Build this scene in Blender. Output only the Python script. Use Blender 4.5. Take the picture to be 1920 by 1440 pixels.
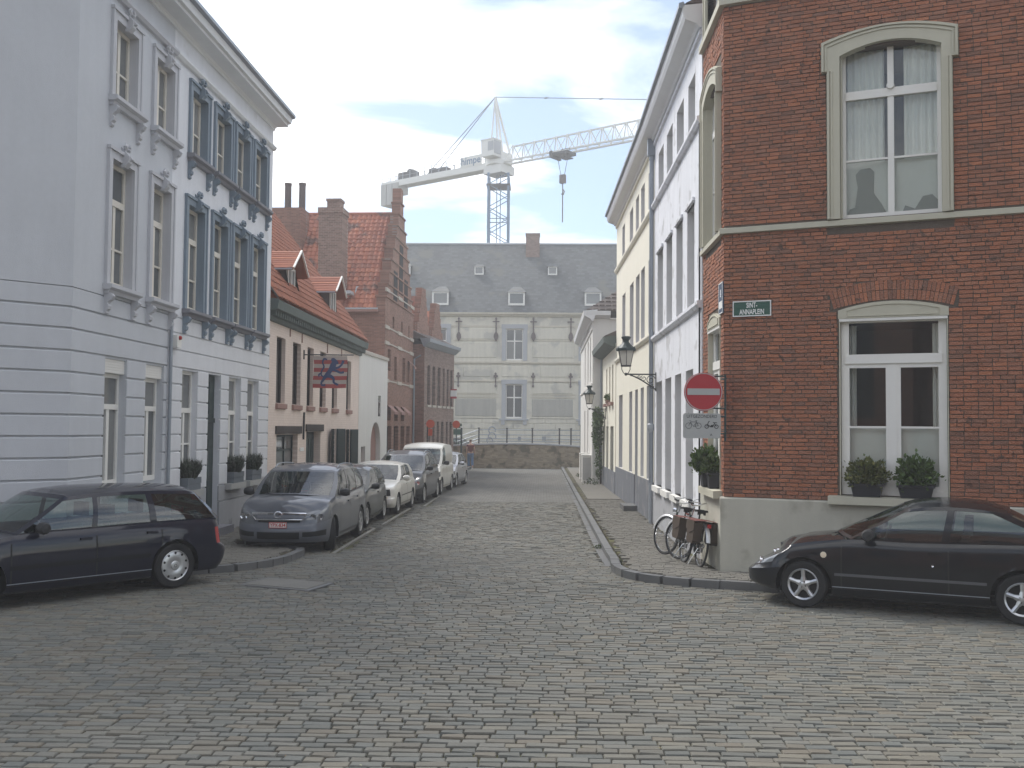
import bpy, math, random
from mathutils import Matrix, Vector
random.seed(7)
R = math.radians
sc = bpy.context.scene
for o in list(bpy.data.objects): bpy.data.objects.remove(o)
COL = sc.collection

# ------------------------------------------------------------------ camera
cam = bpy.data.cameras.new("camera"); cam.sensor_width = 36.0; cam.lens = 36.0 * 1900 / 1920
cam.clip_start = 0.05; cam.clip_end = 3000
cob = bpy.data.objects.new("camera", cam); COL.objects.link(cob)
_a, _p, _r = R(1.678), R(2.487), R(0.5)
_F = Vector((-math.sin(_a) * math.cos(_p), math.cos(_a) * math.cos(_p), math.sin(_p)))
_X = Vector((math.cos(_a), math.sin(_a), 0)); _U = _X.cross(_F)
_X2 = _X * math.cos(_r) + _U * math.sin(_r); _U2 = _U * math.cos(_r) - _X * math.sin(_r)
m = Matrix((_X2, _U2, -_F)).transposed().to_4x4(); m.translation = (0, 0, 2.3)
cob.matrix_world = m
sc.camera = cob

# ------------------------------------------------------------------ view, sky, sun
sc.view_settings.view_transform = 'Standard'; sc.view_settings.look = 'None'
sc.view_settings.gamma = 1.0; sc.view_settings.use_curve_mapping = False
sc.view_settings.exposure = 1.08
sc.render.engine = 'CYCLES'
try:
    sc.cycles.volume_step_rate = 4; sc.cycles.volume_max_steps = 64
    sc.cycles.max_bounces = 6; sc.cycles.transparent_max_bounces = 10; sc.cycles.volume_bounces = 0
except Exception: pass
SUN_EL, SUN_AZ = 48.0, -42.0          # azimuth from the street axis, negative to the left
w = bpy.data.worlds.new("World"); sc.world = w; w.use_nodes = True
nt = w.node_tree; N = nt.nodes; LK = nt.links; N.clear()
out = N.new('ShaderNodeOutputWorld'); bg = N.new('ShaderNodeBackground'); bg2 = N.new('ShaderNodeBackground'); mix = N.new('ShaderNodeMixShader')
sky = N.new('ShaderNodeTexSky'); sky.sky_type = 'NISHITA'; sky.sun_disc = False
sky.sun_elevation = R(SUN_EL); sky.sun_rotation = R(SUN_AZ); sky.air_density = 1.0; sky.dust_density = 0.1; sky.ozone_density = 2.5
LK.new(sky.outputs[0], bg.inputs[0]); bg.inputs[1].default_value = 0.08
bg2.inputs[0].default_value = (1.0, 0.995, 0.99, 1); bg2.inputs[1].default_value = 1.12
tc = N.new('ShaderNodeTexCoord'); sp = N.new('ShaderNodeSeparateXYZ'); LK.new(tc.outputs['Generated'], sp.inputs[0])
def wm(op, a, b=None):
    n = N.new('ShaderNodeMath'); n.operation = op
    for i, v in enumerate((a, b)):
        if v is None: continue
        if isinstance(v, (int, float)): n.inputs[i].default_value = v
        else: LK.new(v, n.inputs[i])
    return n.outputs[0]
zz = wm('ADD', wm('MAXIMUM', sp.outputs[2], 0.0), 0.16)
cb = N.new('ShaderNodeCombineXYZ')
LK.new(wm('DIVIDE', sp.outputs[0], zz), cb.inputs[0]); LK.new(wm('DIVIDE', sp.outputs[1], zz), cb.inputs[1])
mp = N.new('ShaderNodeMapping'); LK.new(cb.outputs[0], mp.inputs[0])
mp.inputs['Location'].default_value = (11.3, 7.7, 0); mp.inputs['Scale'].default_value = (0.6, 1.1, 1)
nz = N.new('ShaderNodeTexNoise'); nz.inputs['Scale'].default_value = 1.35; nz.inputs['Detail'].default_value = 7; nz.inputs['Roughness'].default_value = 0.55
nz.inputs['Distortion'].default_value = 0.35
LK.new(mp.outputs[0], nz.inputs[0])
rp = N.new('ShaderNodeValToRGB'); rp.color_ramp.elements[0].position = 0.44; rp.color_ramp.elements[1].position = 0.61
LK.new(nz.outputs['Fac'], rp.inputs[0])
# thin veil everywhere, so the blue stays pale
veil = wm('ADD', wm('MULTIPLY', rp.outputs[0], 0.86), 0.10)
sd_ = Vector((math.sin(R(SUN_AZ)) * math.cos(R(SUN_EL)), math.cos(R(SUN_AZ)) * math.cos(R(SUN_EL)), math.sin(R(SUN_EL))))
dn = N.new('ShaderNodeVectorMath'); dn.operation = 'DOT_PRODUCT'; LK.new(tc.outputs['Generated'], dn.inputs[0]); dn.inputs[1].default_value = sd_
LK.new(wm('ADD', wm('MULTIPLY', wm('POWER', wm('MAXIMUM', dn.outputs['Value'], 0.0), 3.0), 0.45), 0.98), bg2.inputs[1])     # clouds glow towards the veiled sun
LK.new(veil, mix.inputs[0]); LK.new(bg.outputs[0], mix.inputs[1]); LK.new(bg2.outputs[0], mix.inputs[2]); LK.new(mix.outputs[0], out.inputs[0])
sl = bpy.data.lights.new("sun", 'SUN'); sl.energy = 2.0; sl.angle = R(20); sl.color = (1.0, 0.96, 0.90)
so = bpy.data.objects.new("sun", sl); COL.objects.link(so)
_d = Vector((math.sin(R(SUN_AZ)) * math.cos(R(SUN_EL)), math.cos(R(SUN_AZ)) * math.cos(R(SUN_EL)), math.sin(R(SUN_EL))))
so.rotation_euler = _d.to_track_quat('Z', 'Y').to_euler(); so.location = (0, 0, 60)

# ------------------------------------------------------------------ materials
def mat(name, col, rough=0.8, var=0.12, vscale=1.2, bump=0.0, bscale=80.0, spec=0.3, metal=0.0, coat=0.0,
        streak=0.0, dirt=None, dirt_at=0.6, dirt_scale=1.5, rnd=None, brick=None, emit=None, alpha=None):
    m = bpy.data.materials.new(name); m.use_nodes = True
    t = m.node_tree; n = t.nodes; l = t.links
    b = n['Principled BSDF']
    b.inputs['Roughness'].default_value = rough; b.inputs['Metallic'].default_value = metal
    b.inputs['Specular IOR Level'].default_value = spec
    if coat: b.inputs['Coat Weight'].default_value = coat; b.inputs['Coat Roughness'].default_value = 0.04
    geo = n.new('ShaderNodeNewGeometry'); pos = geo.outputs['Position']
    def noise(scale, detail=4, vec=pos):
        q = n.new('ShaderNodeTexNoise'); q.inputs['Scale'].default_value = scale; q.inputs['Detail'].default_value = detail
        l.new(vec, q.inputs[0]); return q.outputs['Fac']
    def mul(c, fac, k):
        "c * (1 + k*(fac-.5)*2)"
        a = n.new('ShaderNodeMath'); a.operation = 'MULTIPLY_ADD'; l.new(fac, a.inputs[0]); a.inputs[1].default_value = 2 * k; a.inputs[2].default_value = 1 - k
        x = n.new('ShaderNodeVectorMath'); x.operation = 'SCALE'; l.new(a.outputs[0], x.inputs['Scale'])
        if isinstance(c, tuple): x.inputs[0].default_value = c
        else: l.new(c, x.inputs[0])
        return x.outputs[0]
    c = tuple(col)
    if rnd:        # several colours, one per piece
        oi = n.new('ShaderNodeObjectInfo'); a = n.new('ShaderNodeMath'); a.operation = 'ADD'
        l.new(oi.outputs['Random'], a.inputs[0]); l.new(geo.outputs['Random Per Island'], a.inputs[1])
        f = n.new('ShaderNodeMath'); f.operation = 'FRACT'; l.new(a.outputs[0], f.inputs[0])
        r = n.new('ShaderNodeValToRGB'); e = r.color_ramp.elements
        while len(e) < len(rnd): e.new(0.5)
        for i, k in enumerate(rnd):
            e[i].position = i / (len(rnd) - 1.0001); e[i].color = (*k, 1)
        l.new(f.outputs[0], r.inputs[0]); c = r.outputs[0]
    if brick:      # far masonry: brick width, height, mortar colour
        bw, bh, mc, ax = brick
        s = n.new('ShaderNodeSeparateXYZ'); l.new(pos, s.inputs[0]); k = n.new('ShaderNodeCombineXYZ')
        l.new(s.outputs[0 if ax == 'x' else 1], k.inputs[0]); l.new(s.outputs[1 if ax == 'xy' else 2], k.inputs[1])
        if ax == 'xy': l.new(s.outputs[0], k.inputs[0])
        q = n.new('ShaderNodeTexBrick'); l.new(k.outputs[0], q.inputs[0]); q.inputs['Scale'].default_value = 1.0
        q.inputs['Brick Width'].default_value = bw; q.inputs['Row Height'].default_value = bh
        q.inputs['Mortar Size'].default_value = min(bw, bh) * 0.09; q.inputs['Mortar Smooth'].default_value = 0.3
        k1, k2 = (1.18, 0.72) if max(col) < 0.4 else (1.02, 0.96)
        q.inputs['Color1'].default_value = (*[v * k1 for v in col], 1); q.inputs['Color2'].default_value = (*[v * k2 for v in col], 1)
        q.inputs['Mortar'].default_value = (*mc, 1); c = q.outputs[0]
    if var: c = mul(c, noise(vscale, 5), var); c = mul(c, noise(vscale * 11, 3), var * 0.6)
    if streak:
        mp = n.new('ShaderNodeMapping'); mp.inputs['Scale'].default_value = (5, 5, 0.45); l.new(pos, mp.inputs[0])
        c = mul(c, noise(1.0, 5, mp.outputs[0]), streak)
    if dirt:
        f = noise(dirt_scale, 8); r = n.new('ShaderNodeMapRange'); l.new(f, r.inputs[0]); r.inputs[1].default_value = dirt_at - 0.03; r.inputs[2].default_value = dirt_at + 0.05
        x = n.new('ShaderNodeMix'); x.data_type = 'RGBA'; l.new(r.outputs[0], x.inputs[0])
        if isinstance(c, tuple): x.inputs[6].default_value = (*c, 1)
        else: l.new(c, x.inputs[6])
        x.inputs[7].default_value = (*dirt, 1); c = x.outputs[2]
    if isinstance(c, tuple): b.inputs['Base Color'].default_value = (*c, 1)
    else: l.new(c, b.inputs['Base Color'])
    if bump:
        bm = n.new('ShaderNodeBump'); bm.inputs['Strength'].default_value = bump; bm.inputs['Distance'].default_value = 0.02
        l.new(noise(bscale, 5), bm.inputs['Height']); l.new(bm.outputs[0], b.inputs['Normal'])
        if coat: pass
    return m

def glass_mat(name, tint, fac=0.12, rough=0.02):
    m = bpy.data.materials.new(name); m.use_nodes = True
    t = m.node_tree; n = t.nodes; l = t.links; n.clear()
    o = n.new('ShaderNodeOutputMaterial'); tr = n.new('ShaderNodeBsdfTransparent'); gl = n.new('ShaderNodeBsdfGlossy'); mx = n.new('ShaderNodeMixShader')
    tr.inputs[0].default_value = (*tint, 1); gl.inputs['Roughness'].default_value = rough; gl.inputs[0].default_value = (0.95, 0.97, 1, 1)
    fr = n.new('ShaderNodeFresnel'); fr.inputs[0].default_value = 1.52
    ad = n.new('ShaderNodeMath'); ad.operation = 'MULTIPLY_ADD'; ad.use_clamp = True; l.new(fr.outputs[0], ad.inputs[0]); ad.inputs[1].default_value = 0.85; ad.inputs[2].default_value = fac
    l.new(ad.outputs[0], mx.inputs[0]); l.new(tr.outputs[0], mx.inputs[1]); l.new(gl.outputs[0], mx.inputs[2]); l.new(mx.outputs[0], o.inputs[0])
    return m

# ------------------------------------------------------------------ mesh helpers
class MB:
    def __init__(s): s.v = []; s.f = []; s.mi = []; s.cur = 0
    def mat(s, i): s.cur = i; return s
    def face(s, pts):
        k = len(s.v); s.v += [tuple(p) for p in pts]; s.f.append(tuple(range(k, k + len(pts)))); s.mi.append(s.cur); return s
    def box(s, x0, x1, y0, y1, z0, z1):
        if x1 < x0: x0, x1 = x1, x0
        if y1 < y0: y0, y1 = y1, y0
        if z1 < z0: z0, z1 = z1, z0
        k = len(s.v)
        s.v += [(x0, y0, z0), (x1, y0, z0), (x1, y1, z0), (x0, y1, z0), (x0, y0, z1), (x1, y0, z1), (x1, y1, z1), (x0, y1, z1)]
        for f in ((0, 3, 2, 1), (4, 5, 6, 7), (0, 1, 5, 4), (1, 2, 6, 5), (2, 3, 7, 6), (3, 0, 4, 7)):
            s.f.append(tuple(k + i for i in f)); s.mi.append(s.cur)
        return s
    def prism(s, poly, a, b, ax='x'):
        "polygon (p,q) swept along an axis: x -> (y,z), y -> (x,z), z -> (x,y)"
        k = len(s.v); n = len(poly)
        for t in (a, b):
            for p, q in poly: s.v.append((t, p, q) if ax == 'x' else (p, t, q) if ax == 'y' else (p, q, t))
        s.f.append(tuple(k + i for i in range(n))); s.mi.append(s.cur)
        s.f.append(tuple(k + n + i for i in reversed(range(n)))); s.mi.append(s.cur)
        for i in range(n):
            j = (i + 1) % n; s.f.append((k + i, k + n + i, k + n + j, k + j)); s.mi.append(s.cur)
        return s
    def ring(s, outer, inner, y0, y1):
        "closed strip between two open polylines in x,z, with depth from y0 (front) to y1"
        n = len(outer)
        for i in range(n - 1):
            a, b, c, d = outer[i], outer[i + 1], inner[i + 1], inner[i]
            s.face([(a[0], y0, a[1]), (b[0], y0, b[1]), (c[0], y0, c[1]), (d[0], y0, d[1])])
            s.face([(a[0], y0, a[1]), (a[0], y1, a[1]), (b[0], y1, b[1]), (b[0], y0, b[1])])
            s.face([(d[0], y0, d[1]), (c[0], y0, c[1]), (c[0], y1, c[1]), (d[0], y1, d[1])])
        for i in (0, n - 1):
            a, d = outer[i], inner[i]
            s.face([(a[0], y0, a[1]), (d[0], y0, d[1]), (d[0], y1, d[1]), (a[0], y1, a[1])])
        return s
    def tube(s, pts, r, n=6, r2=None, cap=True):
        pts = [Vector(p) for p in pts]; k0 = len(s.v); m = len(pts)
        ref = None
        for i, p in enumerate(pts):
            d = (pts[min(i + 1, m - 1)] - pts[max(i - 1, 0)]).normalized()
            if ref is None:
                ref = Vector((0, 0, 1)) if abs(d.z) < 0.9 else Vector((1, 0, 0))
            a = d.cross(ref).normalized(); b = a.cross(d).normalized(); ref = b
            rr = r if r2 is None else r + (r2 - r) * i / (m - 1)
            if isinstance(r, (list, tuple)): rr = r[i]
            for j in range(n):
                t = 2 * math.pi * (j + 0.5) / n; s.v.append(tuple(p + a * math.cos(t) * rr + b * math.sin(t) * rr))
        for i in range(m - 1):
            for j in range(n):
                q = (j + 1) % n; s.f.append((k0 + i * n + j, k0 + i * n + q, k0 + (i + 1) * n + q, k0 + (i + 1) * n + j)); s.mi.append(s.cur)
        if cap:
            s.f.append(tuple(k0 + j for j in reversed(range(n)))); s.mi.append(s.cur)
            s.f.append(tuple(k0 + (m - 1) * n + j for j in range(n))); s.mi.append(s.cur)
        return s
    def lathe(s, prof, n=16, c=(0, 0, 0), ax='z', a0=0.0):
        "profile of (radius, height)"
        k0 = len(s.v)
        for r, h in prof:
            for j in range(n):
                t = 2 * math.pi * j / n + a0; x, y = r * math.cos(t), r * math.sin(t)
                p = (x, y, h) if ax == 'z' else (x, h, y) if ax == 'y' else (h, x, y)
                s.v.append((p[0] + c[0], p[1] + c[1], p[2] + c[2]))
        for i in range(len(prof) - 1):
            for j in range(n):
                q = (j + 1) % n; s.f.append((k0 + i * n + j, k0 + i * n + q, k0 + (i + 1) * n + q, k0 + (i + 1) * n + j)); s.mi.append(s.cur)
        return s
    def grid(s, rows):
        k0 = len(s.v); m = len(rows); n = len(rows[0])
        for r in rows: s.v += [tuple(p) for p in r]
        for i in range(m - 1):
            for j in range(n - 1):
                s.f.append((k0 + i * n + j, k0 + i * n + j + 1, k0 + (i + 1) * n + j + 1, k0 + (i + 1) * n + j)); s.mi.append(s.cur)
        return s
    def add(s, o, M=None):
        k = len(s.v); s.v += [tuple(M @ Vector(p)) for p in o.v] if M else o.v
        s.f += [tuple(i + k for i in f) for f in o.f]; s.mi += [s.cur if not o.mi else q for q in o.mi]; return s
    def mesh(s, name, mats, smooth=False, M=None, weld=False):
        me = bpy.data.meshes.new(name)
        v = [tuple(M @ Vector(p)) for p in s.v] if M else s.v
        me.from_pydata(v, [], s.f)
        if not isinstance(mats, (list, tuple)): mats = [mats]
        for q in mats: me.materials.append(q)
        if len(mats) > 1: me.polygons.foreach_set('material_index', s.mi)
        if weld:
            import bmesh
            bm = bmesh.new(); bm.from_mesh(me); bmesh.ops.remove_doubles(bm, verts=bm.verts, dist=0.0004); bm.to_mesh(me); bm.free()
        if smooth: me.polygons.foreach_set('use_smooth', [True] * len(me.polygons))
        me.update(); return me
    def build(s, name, mats, parent=None, smooth=False, M=None, weld=False, label=None, kind=None, loc=None, rz=0):
        o = bpy.data.objects.new(name, s.mesh(name, mats, smooth, M, weld)); COL.objects.link(o)
        if parent: o.parent = parent
        if loc: o.location = loc; o.rotation_euler.z = rz
        if label: o['label'] = label
        if kind: o['kind'] = kind
        return o
def autosmooth(o, ang=38):
    me = o.data
    try: me.set_sharp_from_angle(angle=R(ang))
    except Exception: pass
    return o
def thing(name, label, cat, loc=(0, 0, 0), rz=0.0, group=None):
    o = bpy.data.objects.new(name, None); COL.objects.link(o); o.empty_display_size = 0.2
    o.location = loc; o.rotation_euler = (0, 0, rz); o['label'] = label; o['category'] = cat
    if group: o['group'] = group
    return o
def tag(o, label, cat, group=None):
    o['label'] = label; o['category'] = cat
    if group: o['group'] = group
    return o
def struct(o): o['kind'] = 'structure'; return o
def copy_tree(o, parent=None):
    c = o.copy(); COL.objects.link(c); c.parent = parent
    for ch in [q for q in bpy.data.objects if q.parent == o]: copy_tree(ch, c)
    return c
def facade(p0, p1):
    "facade frame: x along p0->p1 as seen from the street, y into the building"
    d = Vector((p1[0] - p0[0], p1[1] - p0[1])); return (p0[0], p0[1], 0.0), math.atan2(d.y, d.x), d.length
def rel(house, p0, p1):
    "matrix from another facade frame to the house's own coordinates"
    l, a, L = facade(p0, p1)
    W = Matrix.Translation(Vector(l)) @ Matrix.Rotation(a, 4, 'Z')
    H = Matrix.Translation(house.location) @ Matrix.Rotation(house.rotation_euler.z, 4, 'Z')
    return H.inverted() @ W, L
def text_mesh(txt, size, name, material, parent, M, ext=0.002, align='CENTER', sx=1.0, bold=0.0):
    cu = bpy.data.curves.new(name, 'FONT'); cu.body = txt; cu.size = size; cu.extrude = ext; cu.align_x = align; cu.align_y = 'CENTER'; cu.offset = bold
    cu.resolution_u = 3
    o = bpy.data.objects.new(name, cu); COL.objects.link(o)
    dg = bpy.context.evaluated_depsgraph_get(); me = bpy.data.meshes.new_from_object(o.evaluated_get(dg))
    bpy.data.objects.remove(o); bpy.data.curves.remove(cu)
    me.transform(M @ Matrix.Diagonal((sx, 1, 1, 1))); me.materials.clear(); me.materials.append(material)
    r = bpy.data.objects.new(name, me); COL.objects.link(r); r.parent = parent; return r
FX = Matrix(((1, 0, 0, 0), (0, 0, -1, 0), (0, 1, 0, 0), (0, 0, 0, 1)))      # text plane -> facade plane (facing -y)

def wall_holes(mb, x0, x1, z0, z1, holes, depth=0.25, y=0.0, rev=None):
    "front sheet with rectangular openings and their reveals"
    xs = sorted({x0, x1, *[h[0] for h in holes], *[h[1] for h in holes]}); zs = sorted({z0, z1, *[h[2] for h in holes], *[h[3] for h in holes]})
    xs = [a for a in xs if x0 <= a <= x1]; zs = [a for a in zs if z0 <= a <= z1]
    for i in range(len(xs) - 1):
        for j in range(len(zs) - 1):
            cx, cz = (xs[i] + xs[i + 1]) / 2, (zs[j] + zs[j + 1]) / 2
            if any(h[0] < cx < h[1] and h[2] < cz < h[3] for h in holes): continue
            mb.face([(xs[i], y, zs[j]), (xs[i + 1], y, zs[j]), (xs[i + 1], y, zs[j + 1]), (xs[i], y, zs[j + 1])])
    old = mb.cur
    if rev is not None: mb.cur = rev
    for a, b, c, d in holes:
        e = y + depth
        mb.face([(a, y, c), (a, y, d), (a, e, d), (a, e, c)]); mb.face([(b, y, c), (b, e, c), (b, e, d), (b, y, d)])
        mb.face([(a, y, d), (b, y, d), (b, e, d), (a, e, d)]); mb.face([(a, y, c), (a, e, c), (b, e, c), (b, y, c)])
    mb.cur = old
    return mb
def shell(mb, x0, x1, z0, z1, depth, left=True, right=True):
    "sides, back and top of a house behind its front sheet"
    if left: mb.face([(x0, 0, z0), (x0, 0, z1), (x0, depth, z1), (x0, depth, z0)])
    if right: mb.face([(x1, 0, z0), (x1, depth, z0), (x1, depth, z1), (x1, 0, z1)])
    mb.face([(x0, depth, z0), (x0, depth, z1), (x1, depth, z1), (x1, depth, z0)])
    mb.face([(x0, 0, z1), (x1, 0, z1), (x1, depth, z1), (x0, depth, z1)])
    return mb
def window(house, x0, x1, z0, z1, y, frame, pane, rows=(), cols=(0.5,), fw=0.055, bar=0.03, top_open=None, depth=0.06, M=None, name='window', blind=None):
    """casement window: outer frame, transoms at heights in rows (z, thickness), mullions at fractions in cols;
    top_open: above this height the mullions are left out"""
    f = MB()
    f.box(x0, x0 + fw, y, y + depth, z0, z1).box(x1 - fw, x1, y, y + depth, z0, z1)
    f.box(x0 + fw, x1 - fw, y, y + depth, z1 - fw, z1).box(x0 + fw, x1 - fw, y - 0.01, y + depth, z0, z0 + fw * 1.3)
    zc = [z0 + fw * 1.3]
    for rz, rt in sorted(rows):
        f.box(x0 + fw, x1 - fw, y - (0.02 if rt > 0.06 else 0.002), y + depth, rz - rt / 2, rz + rt / 2); zc += [rz - rt / 2, rz + rt / 2]
    zc.append(z1 - fw)
    xs = [x0 + fw + (x1 - x0 - 2 * fw) * c for c in cols]
    cells = []
    for k in range(0, len(zc), 2):
        a, b = zc[k], zc[k + 1]
        if top_open is not None and a > top_open - 0.1: cells.append((x0 + fw, x1 - fw, a, b)); continue
        px = x0 + fw
        for xx in xs:
            f.box(xx - bar, xx + bar, y - 0.006, y + depth, a, b); cells.append((px, xx - bar, a, b)); px = xx + bar
        cells.append((px, x1 - fw, a, b))
    w = f.build(name, frame, house, M=M)
    for a, b, c, d in cells:
        MB().box(a, b, y + 0.03, y + 0.036, c, d).build('pane', pane, w, M=M)
    if blind:
        MB().box(x0 + fw, x1 - fw, y + 0.16, y + 0.18, z0 + fw, z1 - fw).build('curtain', blind, w, M=M)
    return w

STUC = dict(bump=0.25, bscale=90, var=0.06)
mt = {}
mt['stucco_grey'] = mat('stucco_grey', (0.56, 0.58, 0.61), 0.85, streak=0.05, **STUC)
mt['stucco_cool'] = mat('stucco_cool', (0.74, 0.755, 0.785), 0.85, streak=0.10, dirt=(0.66, 0.67, 0.68), dirt_at=0.64, **STUC)
mt['stucco_lower'] = mat('stucco_lower', (0.70, 0.71, 0.73), 0.85, streak=0.08, **STUC)
mt['trim_lilac'] = mat('trim_lilac', (0.53, 0.535, 0.56), 0.7, var=0.06, streak=0.05)
mt['trim_blue'] = mat('trim_blue', (0.215, 0.265, 0.315), 0.6, var=0.1, streak=0.1)
mt['sill_stone'] = mat('sill_stone', (0.22, 0.22, 0.24), 0.7, var=0.15, bump=0.2)
mt['plinth_grey'] = mat('plinth_grey', (0.40, 0.405, 0.42), 0.8, var=0.1, streak=0.12, dirt=(0.24, 0.24, 0.25), dirt_at=0.62)
mt['white_paint'] = mat('white_paint', (0.78, 0.77, 0.73), 0.45, var=0.04, spec=0.4)
mt['cream_paint'] = mat('cream_paint', (0.70, 0.66, 0.58), 0.5, var=0.05)
mt['cornice_white'] = mat('cornice_white', (0.74, 0.75, 0.75), 0.6, var=0.05, streak=0.05)
mt['zinc'] = mat('zinc', (0.30, 0.33, 0.37), 0.45, var=0.12, metal=0.3)
mt['glass_dark'] = mat('glass_dark', (0.16, 0.17, 0.17), 0.05, var=0.25, vscale=0.7, spec=0.6, rnd=[(0.10, 0.11, 0.115), (0.16, 0.17, 0.17), (0.26, 0.26, 0.25), (0.13, 0.14, 0.14), (0.08, 0.09, 0.095), (0.20, 0.205, 0.20)])
mt['glass_black'] = mat('glass_black', (0.02, 0.022, 0.025), 0.06, var=0.0, spec=0.5)
mt['glass_clear'] = glass_mat('glass_clear', (0.94, 0.96, 0.95), 0.0)
mt['glass_car'] = glass_mat('glass_car', (0.50, 0.60, 0.56), 0.05)
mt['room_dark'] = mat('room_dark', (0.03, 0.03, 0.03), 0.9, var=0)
mt['curtain'] = mat('curtain', (0.90, 0.90, 0.86), 0.9, var=0.05)
mt['mortar_dark'] = mat('mortar_dark', (0.125, 0.10, 0.08), 0.95, var=0.25, vscale=3, bump=0.4)
mt['brick_red'] = mat('brick_red', (0.3, 0.1, 0.06), 0.85, var=0.20, vscale=0.9, bump=0.9, bscale=55, streak=0.12, dirt=(0.15, 0.085, 0.062), dirt_at=0.64, dirt_scale=9,
                      rnd=[(0.328, 0.142, 0.087), (0.393, 0.153, 0.085), (0.274, 0.129, 0.085), (0.426, 0.171, 0.092), (0.355, 0.144, 0.085), (0.231, 0.121, 0.085), (0.382, 0.164, 0.097), (0.307, 0.15, 0.1)])
mt['beige_paint'] = mat('beige_paint', (0.50, 0.48, 0.385), 0.7, var=0.06, streak=0.06, bump=0.1)
mt['beige_plinth'] = mat('beige_plinth', (0.47, 0.455, 0.385), 0.8, var=0.07, streak=0.08, bump=0.2, dirt=(0.36, 0.34, 0.28), dirt_at=0.63)
mt['white_old'] = mat('white_old', (0.73, 0.74, 0.77), 0.85, var=0.07, streak=0.12, bump=0.35, bscale=25, dirt=(0.54, 0.54, 0.55), dirt_at=0.60, dirt_scale=2.2)
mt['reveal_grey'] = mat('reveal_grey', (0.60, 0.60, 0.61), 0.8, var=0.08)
mt['cream_wall'] = mat('cream_wall', (0.80, 0.77, 0.65), 0.85, var=0.04, streak=0.04, bump=0.15)
mt['plinth_blue'] = mat('plinth_blue', (0.155, 0.165, 0.185), 0.8, var=0.2, streak=0.2, dirt=(0.22, 0.22, 0.23), dirt_at=0.6)
mt['pink_wall'] = mat('pink_wall', (0.78, 0.665, 0.59), 0.9, var=0.05, streak=0.05, brick=(0.21, 0.07, (0.69, 0.57, 0.49), 'y'), bump=0.3, bscale=30)
mt['pink_dull'] = mat('pink_dull', (0.33, 0.20, 0.17), 0.85, var=0.1)
mt['white_wash'] = mat('white_wash', (0.72, 0.71, 0.67), 0.9, var=0.05, streak=0.07, bump=0.3, bscale=20)
mt['wood_dark'] = mat('wood_dark', (0.06, 0.05, 0.045), 0.75, var=0.2)
mt['green_dark'] = mat('green_dark', (0.03, 0.045, 0.045), 0.55, var=0.15)
mt['gutter_green'] = mat('gutter_green', (0.13, 0.155, 0.145), 0.7, var=0.15, streak=0.1)
mt['brick_far'] = mat('brick_far', (0.27, 0.145, 0.105), 0.9, var=0.25, vscale=0.6, streak=0.15, brick=(0.22, 0.07, (0.27, 0.22, 0.19), 'y'))
mt['brick_far_x'] = mat('brick_far_x', (0.25, 0.13, 0.095), 0.9, var=0.25, vscale=0.6, streak=0.1, brick=(0.22, 0.07, (0.25, 0.2, 0.17), 'x'))
mt['brick_brown'] = mat('brick_brown', (0.25, 0.175, 0.145), 0.9, var=0.15, vscale=0.6, streak=0.12, brick=(0.22, 0.07, (0.25, 0.22, 0.2), 'y'))
mt['brick_yellow'] = mat('brick_yellow', (0.30, 0.24, 0.165), 0.9, var=0.25, vscale=0.9, brick=(0.24, 0.08, (0.27, 0.25, 0.2), 'x'), dirt=(0.12, 0.105, 0.07), dirt_at=0.56)
mt['chimney_brick'] = mat('chimney_brick', (0.24, 0.155, 0.125), 0.9, var=0.2, brick=(0.22, 0.075, (0.36, 0.31, 0.27), 'x'))
mt['stone_band'] = mat('stone_band', (0.50, 0.46, 0.40), 0.85, var=0.12)
mt['tile_red'] = mat('tile_red', (0.4, 0.13, 0.07), 0.8, var=0.18, vscale=0.7, bump=0.2, rnd=[(0.343, 0.129, 0.084), (0.409, 0.157, 0.099), (0.264, 0.112, 0.08), (0.376, 0.14, 0.089), (0.449, 0.179, 0.107), (0.31, 0.134, 0.092)], dirt=(0.17, 0.10, 0.08), dirt_at=0.58, dirt_scale=0.9)
mt['tile_orange'] = mat('tile_orange', (0.4, 0.13, 0.07), 0.8, var=0.14, vscale=0.5, bump=0.2, rnd=[(0.273, 0.106, 0.063), (0.312, 0.118, 0.069), (0.234, 0.095, 0.061), (0.345, 0.129, 0.073)])
mt['tile_grey'] = mat('tile_grey', (0.14, 0.12, 0.11), 0.85, var=0.25, vscale=1.0)
mt['slate'] = mat('slate', (0.105, 0.112, 0.113), 0.75, var=0.14, vscale=0.35, brick=(0.35, 0.2, (0.09, 0.096, 0.098), 'x'), dirt=(0.125, 0.125, 0.11), dirt_at=0.62, dirt_scale=0.5)
mt['lead'] = mat('lead', (0.42, 0.45, 0.48), 0.5, var=0.1)
mt['render_old'] = mat('render_old', (0.63, 0.60, 0.51), 0.9, var=0.10, vscale=0.5, streak=0.14, bump=0.2, dirt=(0.49, 0.475, 0.42), dirt_at=0.56, dirt_scale=0.7)
mt['render_stone'] = mat('render_stone', (0.56, 0.52, 0.43), 0.9, var=0.10, streak=0.12)
mt['render_dark'] = mat('render_dark', (0.40, 0.39, 0.35), 0.9, var=0.14, vscale=0.6, streak=0.2)
mt['bluestone'] = mat('bluestone', (0.40, 0.415, 0.435), 0.75, var=0.1)
mt['iron'] = mat('iron', (0.05, 0.052, 0.055), 0.6, var=0.2)
mt['iron_rust'] = mat('iron_rust', (0.13, 0.105, 0.10), 0.8, var=0.2)
mt['iron_green'] = mat('iron_green', (0.03, 0.05, 0.05), 0.5, var=0.1)
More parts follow.
